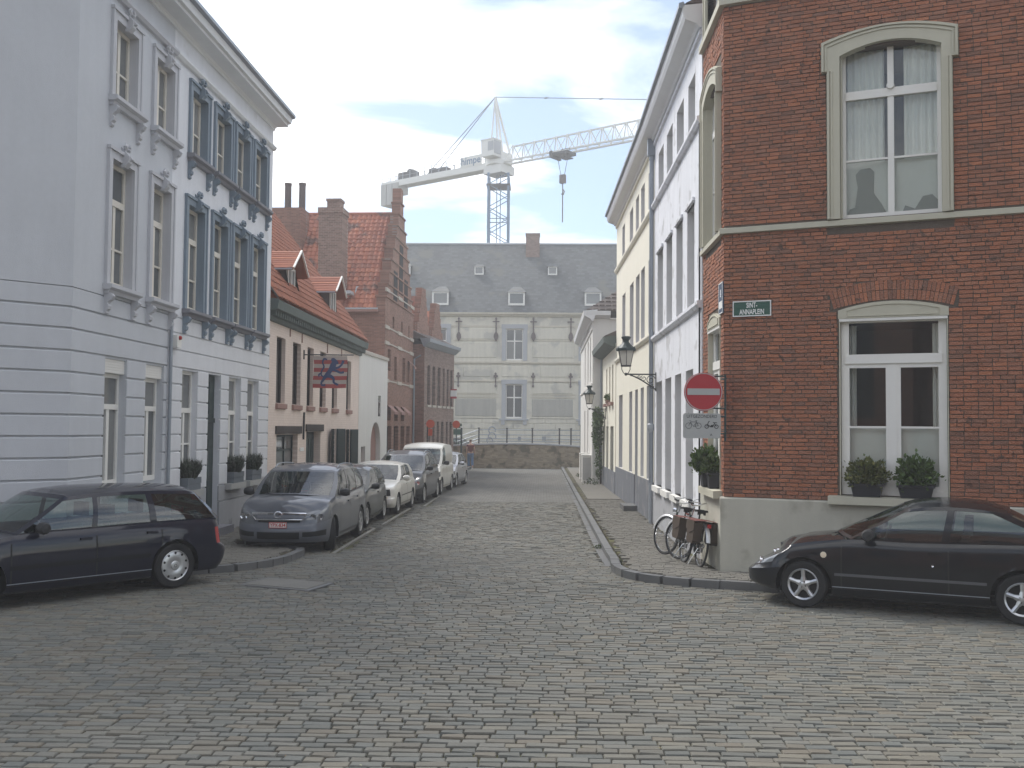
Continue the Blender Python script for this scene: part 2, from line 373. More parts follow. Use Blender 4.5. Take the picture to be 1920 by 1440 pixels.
mt['sett'] = mat('sett', (0.2, 0.2, 0.2), 0.75, var=0.20, vscale=0.30, bump=0.35, bscale=45, spec=0.35,
                 rnd=[(0.129, 0.126, 0.109), (0.155, 0.151, 0.131), (0.113, 0.119, 0.11), (0.162, 0.149, 0.118), (0.139, 0.139, 0.12), (0.103, 0.107, 0.097), (0.148, 0.131, 0.102), (0.124, 0.122, 0.105)])
mt['joint'] = mat('joint', (0.055, 0.046, 0.028), 0.95, var=0.3, vscale=2, bump=0.5, dirt=(0.10, 0.098, 0.045), dirt_at=0.52, dirt_scale=1.3)
mt['road_far'] = mat('road_far', (0.128, 0.126, 0.116), 0.8, var=0.14, brick=(0.21, 0.135, (0.06, 0.055, 0.042), 'xy'))
mt['paver'] = mat('paver', (0.2, 0.18, 0.15), 0.85, var=0.15, vscale=0.8, bump=0.4, rnd=[(0.151, 0.144, 0.123), (0.162, 0.152, 0.13), (0.142, 0.135, 0.119), (0.156, 0.146, 0.123), (0.147, 0.141, 0.122)])
mt['kerb'] = mat('kerb', (0.18, 0.185, 0.19), 0.7, var=0.15, bump=0.3, rnd=[(0.112, 0.116, 0.117), (0.142, 0.142, 0.139), (0.127, 0.129, 0.131)])
mt['foliage'] = mat('foliage', (0.05, 0.09, 0.03), 0.6, var=0.35, vscale=9, rnd=[(0.05, 0.085, 0.025), (0.085, 0.12, 0.035), (0.035, 0.065, 0.02), (0.12, 0.145, 0.045)])
mt['foliage_grey'] = mat('foliage_grey', (0.07, 0.09, 0.06), 0.7, var=0.3, vscale=9, rnd=[(0.06, 0.085, 0.055), (0.10, 0.12, 0.085), (0.05, 0.065, 0.04), (0.13, 0.11, 0.11)])
mt['foliage_fresh'] = mat('foliage_fresh', (0.07, 0.12, 0.03), 0.6, var=0.3, vscale=9, rnd=[(0.06, 0.105, 0.028), (0.10, 0.155, 0.04), (0.045, 0.08, 0.022)])
mt['pot_black'] = mat('pot_black', (0.025, 0.025, 0.03), 0.5, var=0.1)
mt['pot_wood'] = mat('pot_wood', (0.15, 0.17, 0.19), 0.7, var=0.2)
mt['black'] = mat('black', (0.012, 0.012, 0.013), 0.55, var=0)
mt['rubber'] = mat('rubber', (0.018, 0.018, 0.019), 0.75, var=0.1, bump=0.1)
mt['chrome'] = mat('chrome', (0.75, 0.76, 0.78), 0.18, var=0, metal=1.0)
mt['alloy'] = mat('alloy', (0.55, 0.56, 0.57), 0.32, var=0.03, metal=0.75)
mt['plastic_dark'] = mat('plastic_dark', (0.028, 0.029, 0.031), 0.5, var=0.05)
mt['seat_cloth'] = mat('seat_cloth', (0.05, 0.052, 0.055), 0.9, var=0.1)
mt['lamp_lens'] = mat('lamp_lens', (0.13, 0.14, 0.15), 0.05, var=0.2, vscale=20, spec=0.8, metal=0.2)
mt['tail_red'] = mat('tail_red', (0.35, 0.012, 0.012), 0.12, var=0, spec=0.6)
mt['indicator'] = mat('indicator', (0.75, 0.65, 0.5), 0.2, var=0, spec=0.6)
mt['plate'] = mat('plate', (0.75, 0.73, 0.70), 0.5, var=0.02)
mt['plate_red'] = mat('plate_red', (0.50, 0.035, 0.03), 0.5, var=0)
mt['sign_red'] = mat('sign_red', (0.40, 0.035, 0.045), 0.45, var=0.08, vscale=6)
mt['sign_grey'] = mat('sign_grey', (0.40, 0.41, 0.40), 0.5, var=0.05)
mt['sign_white'] = mat('sign_white', (0.80, 0.80, 0.78), 0.5, var=0.03)
mt['sign_green'] = mat('sign_green', (0.035, 0.10, 0.075), 0.4, var=0.05)
mt['sign_blue'] = mat('sign_blue', (0.07, 0.11, 0.17), 0.4, var=0.05)
mt['orange'] = mat('orange', (0.60, 0.09, 0.035), 0.5, var=0.05)
mt['flag_red'] = mat('flag_red', (0.42, 0.10, 0.095), 0.9, var=0.1)
mt['flag_white'] = mat('flag_white', (0.52, 0.46, 0.42), 0.9, var=0.1)
mt['flag_blue'] = mat('flag_blue', (0.06, 0.085, 0.19), 0.9, var=0.15)
mt['crane_white'] = mat('crane_white', (0.72, 0.72, 0.69), 0.5, var=0.04)
mt['crane_blue'] = mat('crane_blue', (0.14, 0.22, 0.33), 0.5, var=0.05)
mt['concrete'] = mat('concrete', (0.42, 0.42, 0.40), 0.85, var=0.1)
def frosted(name, col):
    m = bpy.data.materials.new(name); m.use_nodes = True; t = m.node_tree; n = t.nodes; l = t.links; n.clear()
    o = n.new('ShaderNodeOutputMaterial'); tr = n.new('ShaderNodeBsdfTransparent'); tl = n.new('ShaderNodeBsdfTranslucent'); df = n.new('ShaderNodeBsdfDiffuse'); m1 = n.new('ShaderNodeMixShader'); m2 = n.new('ShaderNodeMixShader')
    tl.inputs[0].default_value = (*col, 1); df.inputs[0].default_value = (*col, 1); m1.inputs[0].default_value = 0.5; l.new(tl.outputs[0], m1.inputs[1]); l.new(df.outputs[0], m1.inputs[2])
    m2.inputs[0].default_value = 0.9; l.new(tr.outputs[0], m2.inputs[1]); l.new(m1.outputs[0], m2.inputs[2]); l.new(m2.outputs[0], o.inputs[0]); return m
mt['lamp_glass'] = frosted('lamp_glass', (0.78, 0.76, 0.70))
mt['skin'] = mat('skin', (0.50, 0.30, 0.22), 0.6, var=0)
mt['hair'] = mat('hair', (0.10, 0.05, 0.025), 0.7, var=0)
mt['shirt'] = mat('shirt', (0.16, 0.03, 0.05), 0.8, var=0.1)
mt['jeans'] = mat('jeans', (0.10, 0.17, 0.28), 0.85, var=0.15)
mt['leather'] = mat('leather', (0.055, 0.038, 0.026), 0.7, var=0.15)
mt['leather_red'] = mat('leather_red', (0.14, 0.04, 0.03), 0.7, var=0.15)
def paint(name, col, metal=0.2, rough=0.38): return mat(name, col, 0.45, var=0.02, metal=metal, coat=0.8, spec=0.12)
mt['foliage_yellow'] = mat('foliage_yellow', (0.1, 0.12, 0.03), 0.6, var=0.35, vscale=9, rnd=[(0.10, 0.12, 0.035), (0.15, 0.16, 0.045), (0.06, 0.085, 0.025), (0.19, 0.18, 0.06)])
mt['mudguard'] = mat('mudguard', (0.62, 0.63, 0.64), 0.3, var=0, metal=0.4, spec=0.5)
mt['strip_grey'] = mat('strip_grey', (0.24, 0.235, 0.21), 0.85, var=0.2, vscale=4, bump=0.3)
mt['cover_stone'] = mat('cover_stone', (0.17, 0.165, 0.15), 0.8, var=0.2, vscale=3, bump=0.4)
mt['dead_leaf'] = mat('dead_leaf', (0.2, 0.12, 0.05), 0.8, var=0.2, rnd=[(0.22, 0.14, 0.06), (0.12, 0.08, 0.035), (0.30, 0.24, 0.12), (0.10, 0.13, 0.04), (0.45, 0.43, 0.38)])

# ================================================================== ground
def gz(x, y):
    t = min(1.0, max(0.0, (y - 15.0) / 6.0)); return -0.15 * t * t * (3 - 2 * t)
KERB_R = [(1.37, 61.8), (1.38, 40.0), (1.40, 27.4), (1.41, 20.8), (1.39, 18.0), (1.33, 16.9), (1.37, 16.2), (1.52, 15.75), (1.80, 15.42), (2.30, 15.13), (3.0, 14.90), (5.2, 13.99), (10.0, 12.0)]
KERB_L = [(-4.3, 61.8), (-4.75, 50.0), (-5.35, 40.0), (-5.95, 30.0), (-6.1, 24.0), (-6.1, 20.4), (-5.9, 20.0), (-4.66, 19.35), (-4.56, 18.9), (-4.50, 17.6), (-4.62, 16.7), (-4.95, 16.1), (-5.5, 15.65), (-6.1, 15.35), (-8.5, 13.0), (-13.0, 8.6)]
def outside_side(path, x, y, side):
    "true when (x, y) lies beyond the kerb line (away from the carriageway); side +1 right, -1 left"
    inside = False
    far = 60.0 * side
    poly = path + [(far, path[-1][1]), (far, path[0][1])]
    n = len(poly); j = n - 1
    for i in range(n):
        xi, yi = poly[i]; xj, yj = poly[j]
        if (yi > y) != (yj > y) and x < (xj - xi) * (y - yi) / (yj - yi) + xi: inside = not inside
        j = i
    return inside
def on_road(x, y): return not outside_side(KERB_R, x, y, 1) and not outside_side(KERB_L, x, y, -1)

def sheet(name, x0, x1, y0, y1, dz, material, step=2.0, parent=None, test=None):
    mb = MB(); nx = max(1, int((x1 - x0) / step)); ny = max(1, int((y1 - y0) / step))
    rows = [[(x0 + (x1 - x0) * i / nx, y0 + (y1 - y0) * j / ny, gz(0, y0 + (y1 - y0) * j / ny) + dz) for i in range(nx + 1)] for j in range(ny + 1)]
    mb.grid(rows); return mb.build(name, material, parent)
g = MB(); ys = [-700, -60, 0, 15, 16, 17, 18, 19, 20, 21, 30, 63, 200, 1500]
g.grid([[(x, y, gz(0, y) - 0.024) for x in (-900, -60, -14, 0, 12, 60, 900)] for y in ys])
ground = struct(g.build('ground', mt['joint']))
# distant carriageway, too far off to tell the setts apart
g = MB(); ys = [33.7, 40, 50, 61.5]
def xr(path, y):
    for a, b in zip(path, path[1:]):
        if a[1] >= y >= b[1]: return a[0] + (b[0] - a[0]) * (a[1] - y) / (a[1] - b[1] + 1e-9)
    return path[0][0]
g.grid([[(xr(KERB_L, y) + 0.02, y, gz(0, y) - 0.004), (xr(KERB_R, y) - 0.02, y, gz(0, y) - 0.004)] for y in ys])
road = struct(g.build('road', mt['road_far']))
g = MB()
for (cx, cy, cl) in ((-4.0, 22.0, 4.8), (-3.95, 28.0, 5.2), (-3.62, 33.8, 4.6)):
    g.box(cx - 0.04, cx + 0.04, cy - cl / 2, cy + cl / 2, gz(0, cy) - 0.03, gz(0, cy) + 0.012)
parking = struct(g.build('parking_line', mt['strip_grey']))

# setts: rows across the street; the nearest are objects of their own
def sett_mb(l, b, h=0.036, c=0.009, jit=0.0045):
    mb = MB(); L2, B2 = l / 2, b / 2
    j = lambda: random.uniform(-jit, jit)
    lo = [(-L2 + j(), -B2 + j(), -h), (L2 + j(), -B2 + j(), -h), (L2 + j(), B2 + j(), -h), (-L2 + j(), B2 + j(), -h)]
    md = [(p[0] * (1 - 0.004 / l), p[1] * (1 - 0.01 / b), -c * 1.0) for p in lo]
    tp = [(p[0] * (1 - 2 * c / l), p[1] * (1 - 2.4 * c / b), random.uniform(-0.003, 0.003)) for p in lo]
    mb.v = lo + md + tp
    for a in (0, 4):
        for i in range(4): mb.f.append((a + i, a + (i + 1) % 4, a + 4 + (i + 1) % 4, a + 4 + i))
    mb.f.append((8, 9, 10, 11)); mb.mi = [0] * 9
    return mb
def lay(region, rowh, lmin, lmax, y0, y1, xa, xb, parent, material, dz, piece, field, wave=0.05, joint=0.014, ang=0.0, n_single=300, tilt=0.012):
    pieces = []; y = y0; ca, sa = math.cos(ang), math.sin(ang)
    while y < y1:
        x = xa + random.uniform(-0.2, 0)
        while x < xb:
            l = random.uniform(lmin, lmax)
            cx, cy = x + l / 2, y + wave * math.sin(cx_ * 0.7 + y * 0.21) if False else y
            cx = x + l / 2; cy = y + wave * math.sin(cx * 0.55 + y * 0.13) + wave * 0.3 * math.sin(cx * 1.7 + 1.3) + random.uniform(-0.004, 0.004)
            wx, wy = cx * ca - cy * sa, cx * sa + cy * ca
            # keep what the camera, or one a few steps aside, can see
            if abs(wx - 0.03 * wy) < wy * 0.56 + 2.0 and region(wx, wy): pieces.append((wx, wy, l))
            x += l
        y += rowh
    pieces.sort(key=lambda p: p[0] ** 2 + p[1] ** 2)
    lib = []
    for k in range(10):
        l = lmin + (lmax - lmin) * (k + 0.5) / 10; lib.append((l, sett_mb(l - joint * 0.4, rowh - joint)))
    meshes = [b.mesh(piece, material) for _, b in lib]
    big = MB()
    for i, (wx, wy, l) in enumerate(pieces):
        k = min(9, int((l - lmin) / (lmax - lmin) * 10))
        z = gz(wx, wy) + dz + random.uniform(-0.005, 0.005)
        M = Matrix.Translation((wx, wy, z)) @ Matrix.Rotation(ang + random.uniform(-0.035, 0.035), 4, 'Z') @ Matrix.Rotation(random.uniform(-tilt, tilt) * 2, 4, 'X') @ Matrix.Rotation(random.uniform(-tilt, tilt), 4, 'Y')
        if i < n_single:
            o = bpy.data.objects.new(piece, meshes[k]); COL.objects.link(o); o.parent = parent; o.matrix_local = M
        else: big.add(lib[k][1], M)
    if big.f: big.build(field, material, parent, kind='stuff')
    return len(pieces)
MANHOLE = [(-4.35, 14.62), (-3.22, 14.15), (-3.02, 14.88), (-4.12, 15.34)]
def in_poly(poly, x, y):
    r = False; j = len(poly) - 1
    for i in range(len(poly)):
        xi, yi = poly[i]; xj, yj = poly[j]
        if (yi > y) != (yj > y) and x < (xj - xi) * (y - yi) / (yj - yi) + xi: r = not r
        j = i
    return r
gutter = lambda x, y: 17.5 < y and 1.10 < x < 1.42
def line_at(x, y): return any(abs(x - cx) < 0.07 + 0.09 and abs(y - cy) < cl / 2 + 0.08 for cx, cy, cl in ((-4.0, 22.0, 4.8), (-3.95, 28.0, 5.2), (-3.62, 33.8, 4.6)))
reg = lambda x, y: on_road(x, y) and on_road(x - 0.1, y) and on_road(x + 0.1, y) and on_road(x, y + 0.07) and not in_poly(MANHOLE, x, y) and not gutter(x, y) and not line_at(x, y)
diag = lambda x, y: (x * 0.5 + y) < 11.2 + 0 and x > 3.2 and y < 12
lay(lambda x, y: reg(x, y), 0.106, 0.14, 0.245, 5.4, 33.6, -22, 20, ground, mt['sett'], 0.0, 'sett', 'sett_paving', joint=0.0125, tilt=0.012)
# gutter strip of long slabs beside the right kerb
gs = MB(); y = 17.6
while y < 56:
    l = random.uniform(0.5, 0.8); z = gz(0, y)
    gs.box(1.12, 1.365, y + 0.01, y + l - 0.01, z - 0.04, z - 0.003 + random.uniform(-0.003, 0.003)); y += l
gs.build('gutter_slab', mt['kerb'], road)
# old service cover
M0 = Matrix.Identity(4)
mc = MB(); mc.prism(MANHOLE, -0.04, 0.010, 'z')
cv = mc.build('service_cover', mt['kerb']); tag(cv, 'flat stone service cover set among the setts before the left kerb corner', 'cover')
c2 = [((p[0] - (-3.68)) * 0.86 - 3.68, (p[1] - 14.75) * 0.82 + 14.75) for p in MANHOLE]
MB().prism(c2, 0.0, 0.018, 'z').build('lid', mt['cover_stone'], cv)

# pavements with kerb stones
def kerb_run(path, parent, side):
    big = []
    pts = [Vector(p) for p in path]
    # resample
    segs = []; acc = 0
    cum = [0]
    for a, b in zip(pts, pts[1:]): cum.append(cum[-1] + (b - a).length)
    def at(s):
        for i in range(len(cum) - 1):
            if s <= cum[i + 1]: t = (s - cum[i]) / (cum[i + 1] - cum[i]); return pts[i].lerp(pts[i + 1], t)
        return pts[-1]
    s = 0.0
    while s < cum[-1] - 0.3:
        mid = at(s); L = 1.0 if mid.y > 20 or mid.y < 14 else 0.42
        a, b = at(s + 0.006), at(min(cum[-1], s + L - 0.006)); d = (b - a).normalized(); nrm = Vector((d.y, -d.x)) * -side
        if (b - a).length < 0.05: break
        z0 = gz(0, a.y); z1 = gz(0, b.y); mb = MB(); w = 0.16; h = 0.115 + random.uniform(-0.004, 0.004); c = 0.02
        prof = lambda p, z: [(p.x, p.y, z - 0.06), (p.x, p.y, z + h - c), (p.x + nrm.x * c, p.y + nrm.y * c, z + h), (p.x + nrm.x * w, p.y + nrm.y * w, z + h), (p.x + nrm.x * w, p.y + nrm.y * w, z - 0.06)]
        A, B = prof(a, z0), prof(b, z1)
        for i in range(4): mb.face([A[i], A[i + 1], B[i + 1], B[i]])
        mb.face(A); mb.face(B[::-1])
        mb.build('kerb_stone', mt['kerb'], parent); s += L
def pavement(name, path, side, far):
    mb = MB(); W = 0.10
    # body: strips from the kerb line back to the houses
    poly = path
    rows = []
    for p in poly: rows.append([(p[0] + side * 0.02, p[1], gz(0, p[1]) + 0.075), (far(p), p[1] if False else p[1], gz(0, p[1]) + 0.075)])
    mb.grid(rows); return struct(mb.build(name, mt['joint']))
pr = MB()
ptsR = KERB_R
inner = [(4.2, p[1]) for p in ptsR[:5]] + [(4.2, 17.0), (4.2, 17.0), (4.4, 17.0), (4.6, 16.8), (5.2, 16.4), (6.0, 16.2), (7.4, 15.6), (12.0, 13.8)]
pr.grid([[(a[0] + 0.05, a[1], gz(0, a[1]) + 0.072), (b[0], b[1], gz(0, b[1]) + 0.072)] for a, b in zip(ptsR, inner)])
pavR = struct(pr.build('pavement', mt['joint']))
ptsL = KERB_L
innerL = [(-9.0, p[1]) for p in ptsL[:9]] + [(-9, 18.0), (-9, 17.2), (-9, 16.6), (-9, 16.0), (-9.2, 15.4), (-11.5, 14.5), (-16, 10.5)]
pl = MB(); pl.grid([[(b[0], b[1], gz(0, b[1]) + 0.072), (a[0] - 0.05, a[1], gz(0, a[1]) + 0.072)] for a, b in zip(ptsL, innerL)])
pavL = struct(pl.build('pavement', mt['joint']))
kerb_run(KERB_R, pavR, -1); kerb_run(KERB_L, pavL, 1)
def wallR(x, y):       # right house line
    if y >= 16.1: return x < 2.83
    return (x - 2.9) * 0.382 + (y - 16.2) * 0.924 < -0.03
regR = lambda x, y: all(outside_side(KERB_R, x + dx, y + dy, 1) for dx in (-0.11, 0) for dy in (-0.09, 0)) and wallR(x + 0.06, y) and y < 34
lay(regR, 0.125, 0.15, 0.2, 12.0, 34.0, 1.4, 9.0, pavR, mt['paver'], 0.102, 'paving_brick', 'brick_paving', wave=0.012, joint=0.006, tilt=0.002)
def regL_(x, y):
    if x < -7.15 and y > 15.2: return False
    if y <= 15.4 and (x + 7.2) * 0.704 - 0 + (y - 15.3) * -0.71 < 0.02: return False
    return all(outside_side(KERB_L, x + dx, y + dy, -1) for dx in (0.12, 0) for dy in (-0.1, 0, 0.05)) and y < 34
lay(regL_, 0.125, 0.15, 0.2, 11.0, 34.0, -14.0, -4.4, pavL, mt['paver'], 0.102, 'paving_brick', 'brick_paving', wave=0.012, joint=0.006, tilt=0.002)
g = MB(); g.box(1.56, 2.84, 34.05, 61.5, -0.1, -0.04)
g.build('far_paving', mt['paver'], pavR)
g = MB(); g.grid([[(-7.3, y, -0.04), (xr(KERB_L, y) - 0.18, y, -0.04)] for y in (34.05, 40, 50, 61.5)]); g.build('far_paving', mt['paver'], pavL)

rn_ = random.Random(77); lv = MB()
def litter(x, y, s=0.02):
    z = gz(x, y) + (0.009 if on_road(x, y) else 0.128); a_ = rn_.uniform(0, 6.28); s *= rn_.uniform(0.5, 1.4); c_, d_ = math.cos(a_) * s, math.sin(a_) * s
    lv.face([(x - c_, y - d_, z), (x + d_ * .5, y - c_ * .5, z + 0.004), (x + c_, y + d_, z + 0.006), (x - d_ * .5, y + c_ * .5, z + 0.003)])
for k in range(420):
    y = rn_.uniform(15.2, 34); x = 1.38 - abs(rn_.gauss(0, 0.10)) - 0.02
    if y < 16.5: x = rn_.uniform(1.3, 1.6) - 0.25
    litter(x, y, 0.018)
for k in range(260): litter(rn_.uniform(2.0, 7.0), rn_.uniform(12.9, 14.6), 0.017)
for k in range(160): litter(rn_.uniform(-4.4, -3.9) , rn_.uniform(16.5, 30), 0.018)
for k in range(200): litter(rn_.uniform(-8, 9), rn_.uniform(6.5, 15), 0.012)
for k in range(120): litter(2.80 - abs(rn_.gauss(0, .06)), rn_.uniform(16.4, 30), 0.018)
lvo = lv.build('leaf_litter', mt['dead_leaf']); tag(lvo, 'scattered dead leaves and scraps in the gutters and on the setts', 'litter'); lvo['kind'] = 'stuff'

# ================================================================== helpers for fronts
def cbox(mb, x0, x1, z0, z1, y0, y1, c):
    "block with a chamfered front (towards -y)"
    k = len(mb.v)
    mb.v += [(x0, y1, z0), (x1, y1, z0), (x1, y1, z1), (x0, y1, z1), (x0, y0 + c, z0), (x1, y0 + c, z0), (x1, y0 + c, z1), (x0, y0 + c, z1),
             (x0 + c, y0, z0 + c), (x1 - c, y0, z0 + c), (x1 - c, y0, z1 - c), (x0 + c, y0, z1 - c)]
    fs = [(8, 9, 10, 11)]
    for a in (0, 4):
        for i in range(4): fs.append((a + i, a + (i + 1) % 4, a + 4 + (i + 1) % 4, a + 4 + i))
    for f in fs: mb.f.append(tuple(k + i for i in f)); mb.mi.append(mb.cur)
    return mb
def segments(x0, x1, cuts):
    s = []; a = x0
    for c0, c1 in sorted(cuts):
        if c0 > a: s.append((a, c0))
        a = max(a, c1)
    if a < x1: s.append((a, x1))
    return s
def frame_trim(house, x0, x1, z0, z1, w, material, proud=0.035, M=None, keystone=True, name='window_surround'):
    mb = MB()
    mb.box(x0 - w, x0, -proud, 0.12, z0, z1).box(x1, x1 + w, -proud, 0.12, z0, z1).box(x0 - w, x1 + w, -proud, 0.12, z1, z1 + w)
    e = w * 0.30
    mb.box(x0 - w - 0.006, x0 - w + e, -proud - 0.02, 0.01, z0, z1 + w - 0.01).box(x1 + w - e, x1 + w + 0.006, -proud - 0.02, 0.01, z0, z1 + w - 0.01)
    mb.box(x0 - w - 0.02, x1 + w + 0.02, -proud - 0.035, 0.01, z1 + w - e * 0.6, z1 + w + 0.025)
    o = mb.build(name, material, house, M=M)
    if keystone:
        c = (x0 + x1) / 2; k = MB()
        k.prism([(-proud - 0.03, z1 - 0.06), (-proud - 0.10, z1 + 0.02), (-proud - 0.11, z1 + w * 0.8), (-proud - 0.05, z1 + w + 0.03), (-proud, z1 + w + 0.10), (0.0, z1 + w + 0.14), (0.0, z1 - 0.06)], c - 0.07, c + 0.07)
        k.prism([(-proud - 0.12, z1 + 0.06), (-proud - 0.15, z1 + w * 0.5), (-proud - 0.11, z1 + w * 0.9), (-proud - 0.06, z1 + w * 0.5)], c - 0.035, c + 0.035)
        k.tube([(c - 0.05, -proud - 0.05, z1 + w + 0.08), (c - 0.09, -proud - 0.05, z1 + w + 0.13), (c - 0.04, -proud - 0.05, z1 + w + 0.17)], 0.036, 6)
        k.tube([(c + 0.05, -proud - 0.05, z1 + w + 0.08), (c + 0.09, -proud - 0.05, z1 + w + 0.13), (c + 0.04, -proud - 0.05, z1 + w + 0.17)], 0.036, 6)
        k.build('keystone', material, house, M=M)
    return o
def sill_brackets(house, x0, x1, z, sill_m, brk_m, M=None, drop=0.36, out=0.16):
    mb = MB()
    mb.prism([(0, z - 0.10), (-out * 0.7, z - 0.10), (-out, z - 0.07), (-out, z - 0.01), (0.1, z)], x0, x1)
    mb.prism([(0, z - 0.16), (-out * 0.45, z - 0.16), (-out * 0.62, z - 0.10), (0, z - 0.10)], x0 + 0.03, x1 - 0.03)
    s = mb.build('sill', sill_m, house, M=M)
    for c in (x0 + 0.11, x1 - 0.11):
        b = MB(); t = z - 0.16
        prof = [(0, t), (-0.12, t), (-0.145, t - 0.05), (-0.12, t - 0.11), (-0.075, t - 0.13), (-0.055, t - 0.17), (-0.085, t - 0.21), (-0.075, t - 0.26), (-0.035, t - 0.29), (-0.05, t - 0.33), (-0.02, t - drop), (0, t - drop)]
        b.prism(prof, c - 0.055, c + 0.055)
        b.prism([(-0.13, t - 0.015), (-0.165, t - 0.05), (-0.13, t - 0.095), (-0.09, t - 0.05)], c - 0.03, c + 0.03)
        b.build('sill_bracket', brk_m, house, M=M)
def cornice_profile(z, out, h=0.45):
    return [(0, z), (-0.05, z), (-0.05, z + 0.06), (-0.09, z + 0.09), (-out + 0.10, z + 0.10), (-out + 0.10, z + 0.16), (-out + 0.03, z + 0.17), (-out, z + 0.30), (-out, z + 0.36), (0.3, z + h)]
COURSES = [(1.04, 1.13), (1.13, 1.45), (1.45, 1.78), (1.78, 2.11), (2.11, 2.44), (2.44, 2.77), (2.77, 3.10), (3.10, 3.43), (3.43, 3.77), (3.77, 4.10), (4.10, 4.42)]

# ================================================================== left: two stuccoed houses under one cornice
def stucco_house(name, label, p0, p1, wallm, lowm, trim, sillm, brkm, top_w, mid_w, gr_w, door=None, plinth_top=0.98, chamfer=None, door_label=None, group='tall stucco town houses on the left of the street'):
    loc, az, L = facade(p0, p1)
    h = thing(name, label, 'house', loc, az, group=group)
    top = [(a, b, 7.77, 9.10) for a, b in top_w]; mid = [(a, b, 4.62, 6.74) for a, b in mid_w]; gr = [(a, b, plinth_top if True else 1.0, 3.40) for a, b in gr_w]
    holes = top + mid + gr
    if door: holes.append((door[0], door[1], 0.12, 3.40))
    w = MB(); wall_holes(w, 0, L, 4.42, 10.0, [q for q in holes if q[2] > 4.42], 0.30)
    wall_holes(w, 0, L, -0.3, 4.42, [q for q in holes if q[2] < 4.42], 0.27, y=0.035)
    w.face([(0, 0, 4.42), (L, 0, 4.42), (L, 0.035, 4.42), (0, 0.035, 4.42)])
    shell(w, 0, L, -0.3, 10.3, 9.0, left=(chamfer is None))
    w.build('wall', wallm, h)
    w = MB(); 
    for a, b in segments(0, L, [(door[0] - 0.0, door[1])] if door else []): w.box(a + (0.0 if a else 0.0), b, -0.015, 0.034, -0.3, 0.62)
    for a, b in segments(0, L, ([(door[0], door[1])] if door else [])): pass
    w.build('plinth', mt['plinth_grey'], h)
    cuts = [(a, b) for a, b in gr_w] + ([door[:2]] if door else [])
    first = 0.62
    for k, (c0, c1) in enumerate([(first, plinth_top)] + COURSES[1:]):
        if k == 1: c0 = plinth_top
        if c1 <= plinth_top and k > 0: continue
        cc = [] if c0 >= 3.42 else (cuts if c1 > plinth_top + 0.01 else ([door[:2]] if door else []))
        for a, b in segments(0, L, cc):
            if b - a < 0.05: continue
            mb = MB(); cbox(mb, a + (0.0 if a in (0,) else 0.001), b, c0 + 0.014, c1 - 0.014, 0.0, 0.034, 0.010)
            mb.build('stucco_block', lowm if k else mt['plinth_grey'], h)
    for a, b, c, d in top:
        window(h, a, b, c, d, 0.13, mt['cream_paint'], mt['glass_dark'], rows=[((c + d) / 2 - 0.1, 0.035)], cols=(0.5,), fw=0.075, bar=0.045)
        frame_trim(h, a, b, c, d, 0.16, trim); MB().box(a, a + 0.004, 0.0, 0.13, c, d).box(b - 0.004, b, 0, 0.13, c, d).box(a + .004, b - .004, 0, 0.13, d - 0.004, d).build('window_reveal', trim, h); sill_brackets(h, a - 0.2, b + 0.2, c, sillm, brkm)
    for a, b, c, d in mid:
        window(h, a, b, c, d, 0.13, mt['cream_paint'], mt['glass_dark'], rows=[(6.07, 0.11), (5.28, 0.035)], cols=(0.5,), fw=0.075, bar=0.045, top_open=6.0)
        frame_trim(h, a, b, c, d, 0.16, trim); MB().box(a, a + 0.004, 0.0, 0.13, c, d).box(b - 0.004, b, 0, 0.13, c, d).box(a + .004, b - .004, 0, 0.13, d - 0.004, d).build('window_reveal', trim, h); sill_brackets(h, a - 0.2, b + 0.2, c, sillm, brkm, drop=0.34)
    # mouldings and eaves
    MB().prism([(0, 9.44), (-0.06, 9.45), (-0.10, 9.50), (-0.10, 9.54), (0, 9.58)], 0, L).build('string_course', mt['cornice_white'] if trim is mt['trim_blue'] else trim, h)
    return h, L, gr, holes
GL = ((-7.22, 15.3), (-7.154, 19.15)); GW = ((-7.153, 19.15), (-7.03, 25.9))
hg, Lg, grg, _ = stucco_house('stucco_house', 'pale blue-grey stucco house on the left corner with lilac window surrounds and a chamfered corner', GL[0], GL[1], mt['stucco_grey'], mt['stucco_grey'], mt['trim_lilac'], mt['trim_lilac'], mt['trim_lilac'],
    [(1.24, 2.12), (2.96, 3.82)], [(1.22, 2.08), (2.93, 3.78)], [(1.19, 2.05), (2.84, 3.70)], plinth_top=1.13, chamfer=True)
hw, Lw, grw, _ = stucco_house('stucco_house', 'white stucco house with slate-blue window surrounds and a dark front door', GW[0], GW[1], mt['stucco_cool'], mt['stucco_lower'], mt['trim_blue'], mt['sill_stone'], mt['trim_blue'],
    [(a - 3.85 + 0.17, b - 3.85 - 0.17) for a, b in ((4.62, 5.84), (6.08, 7.35), (7.49, 8.75), (8.91, 10.15))],
    [(a - 3.85 + 0.17, b - 3.85 - 0.17) for a, b in ((4.53, 5.78), (6.04, 7.27), (7.41, 8.67), (8.83, 10.07))],
    [(0.77, 1.65), (3.62, 4.49), (4.99, 5.89)], door=(2.28, 3.08), plinth_top=0.98)
for hh, LL in ((hg, Lg), (hw, Lw)):
    ext0 = 0.0 if hh is hw else 0.0
    c = MB(); c.prism([(p, q) for p, q in cornice_profile(9.98, 0.49)], 0.0 - (0.0), LL + (0.0 if hh is hw else 0.0))
    c.build('cornice', mt['cornice_white'], hh)
    c = MB(); c.prism([(-0.495, 10.28), (-0.57, 10.31), (-0.57, 10.38), (-0.49, 10.40), (-0.45, 10.36)], 0, LL + (0.02 if hh is hw else 0)).build('gutter', mt['zinc'], hh)
    r = MB(); r.prism([(-0.5, 10.42), (4.5, 13.2), (9.2, 10.42)], 0, LL); r.build('roof', mt['tile_grey'], hh)
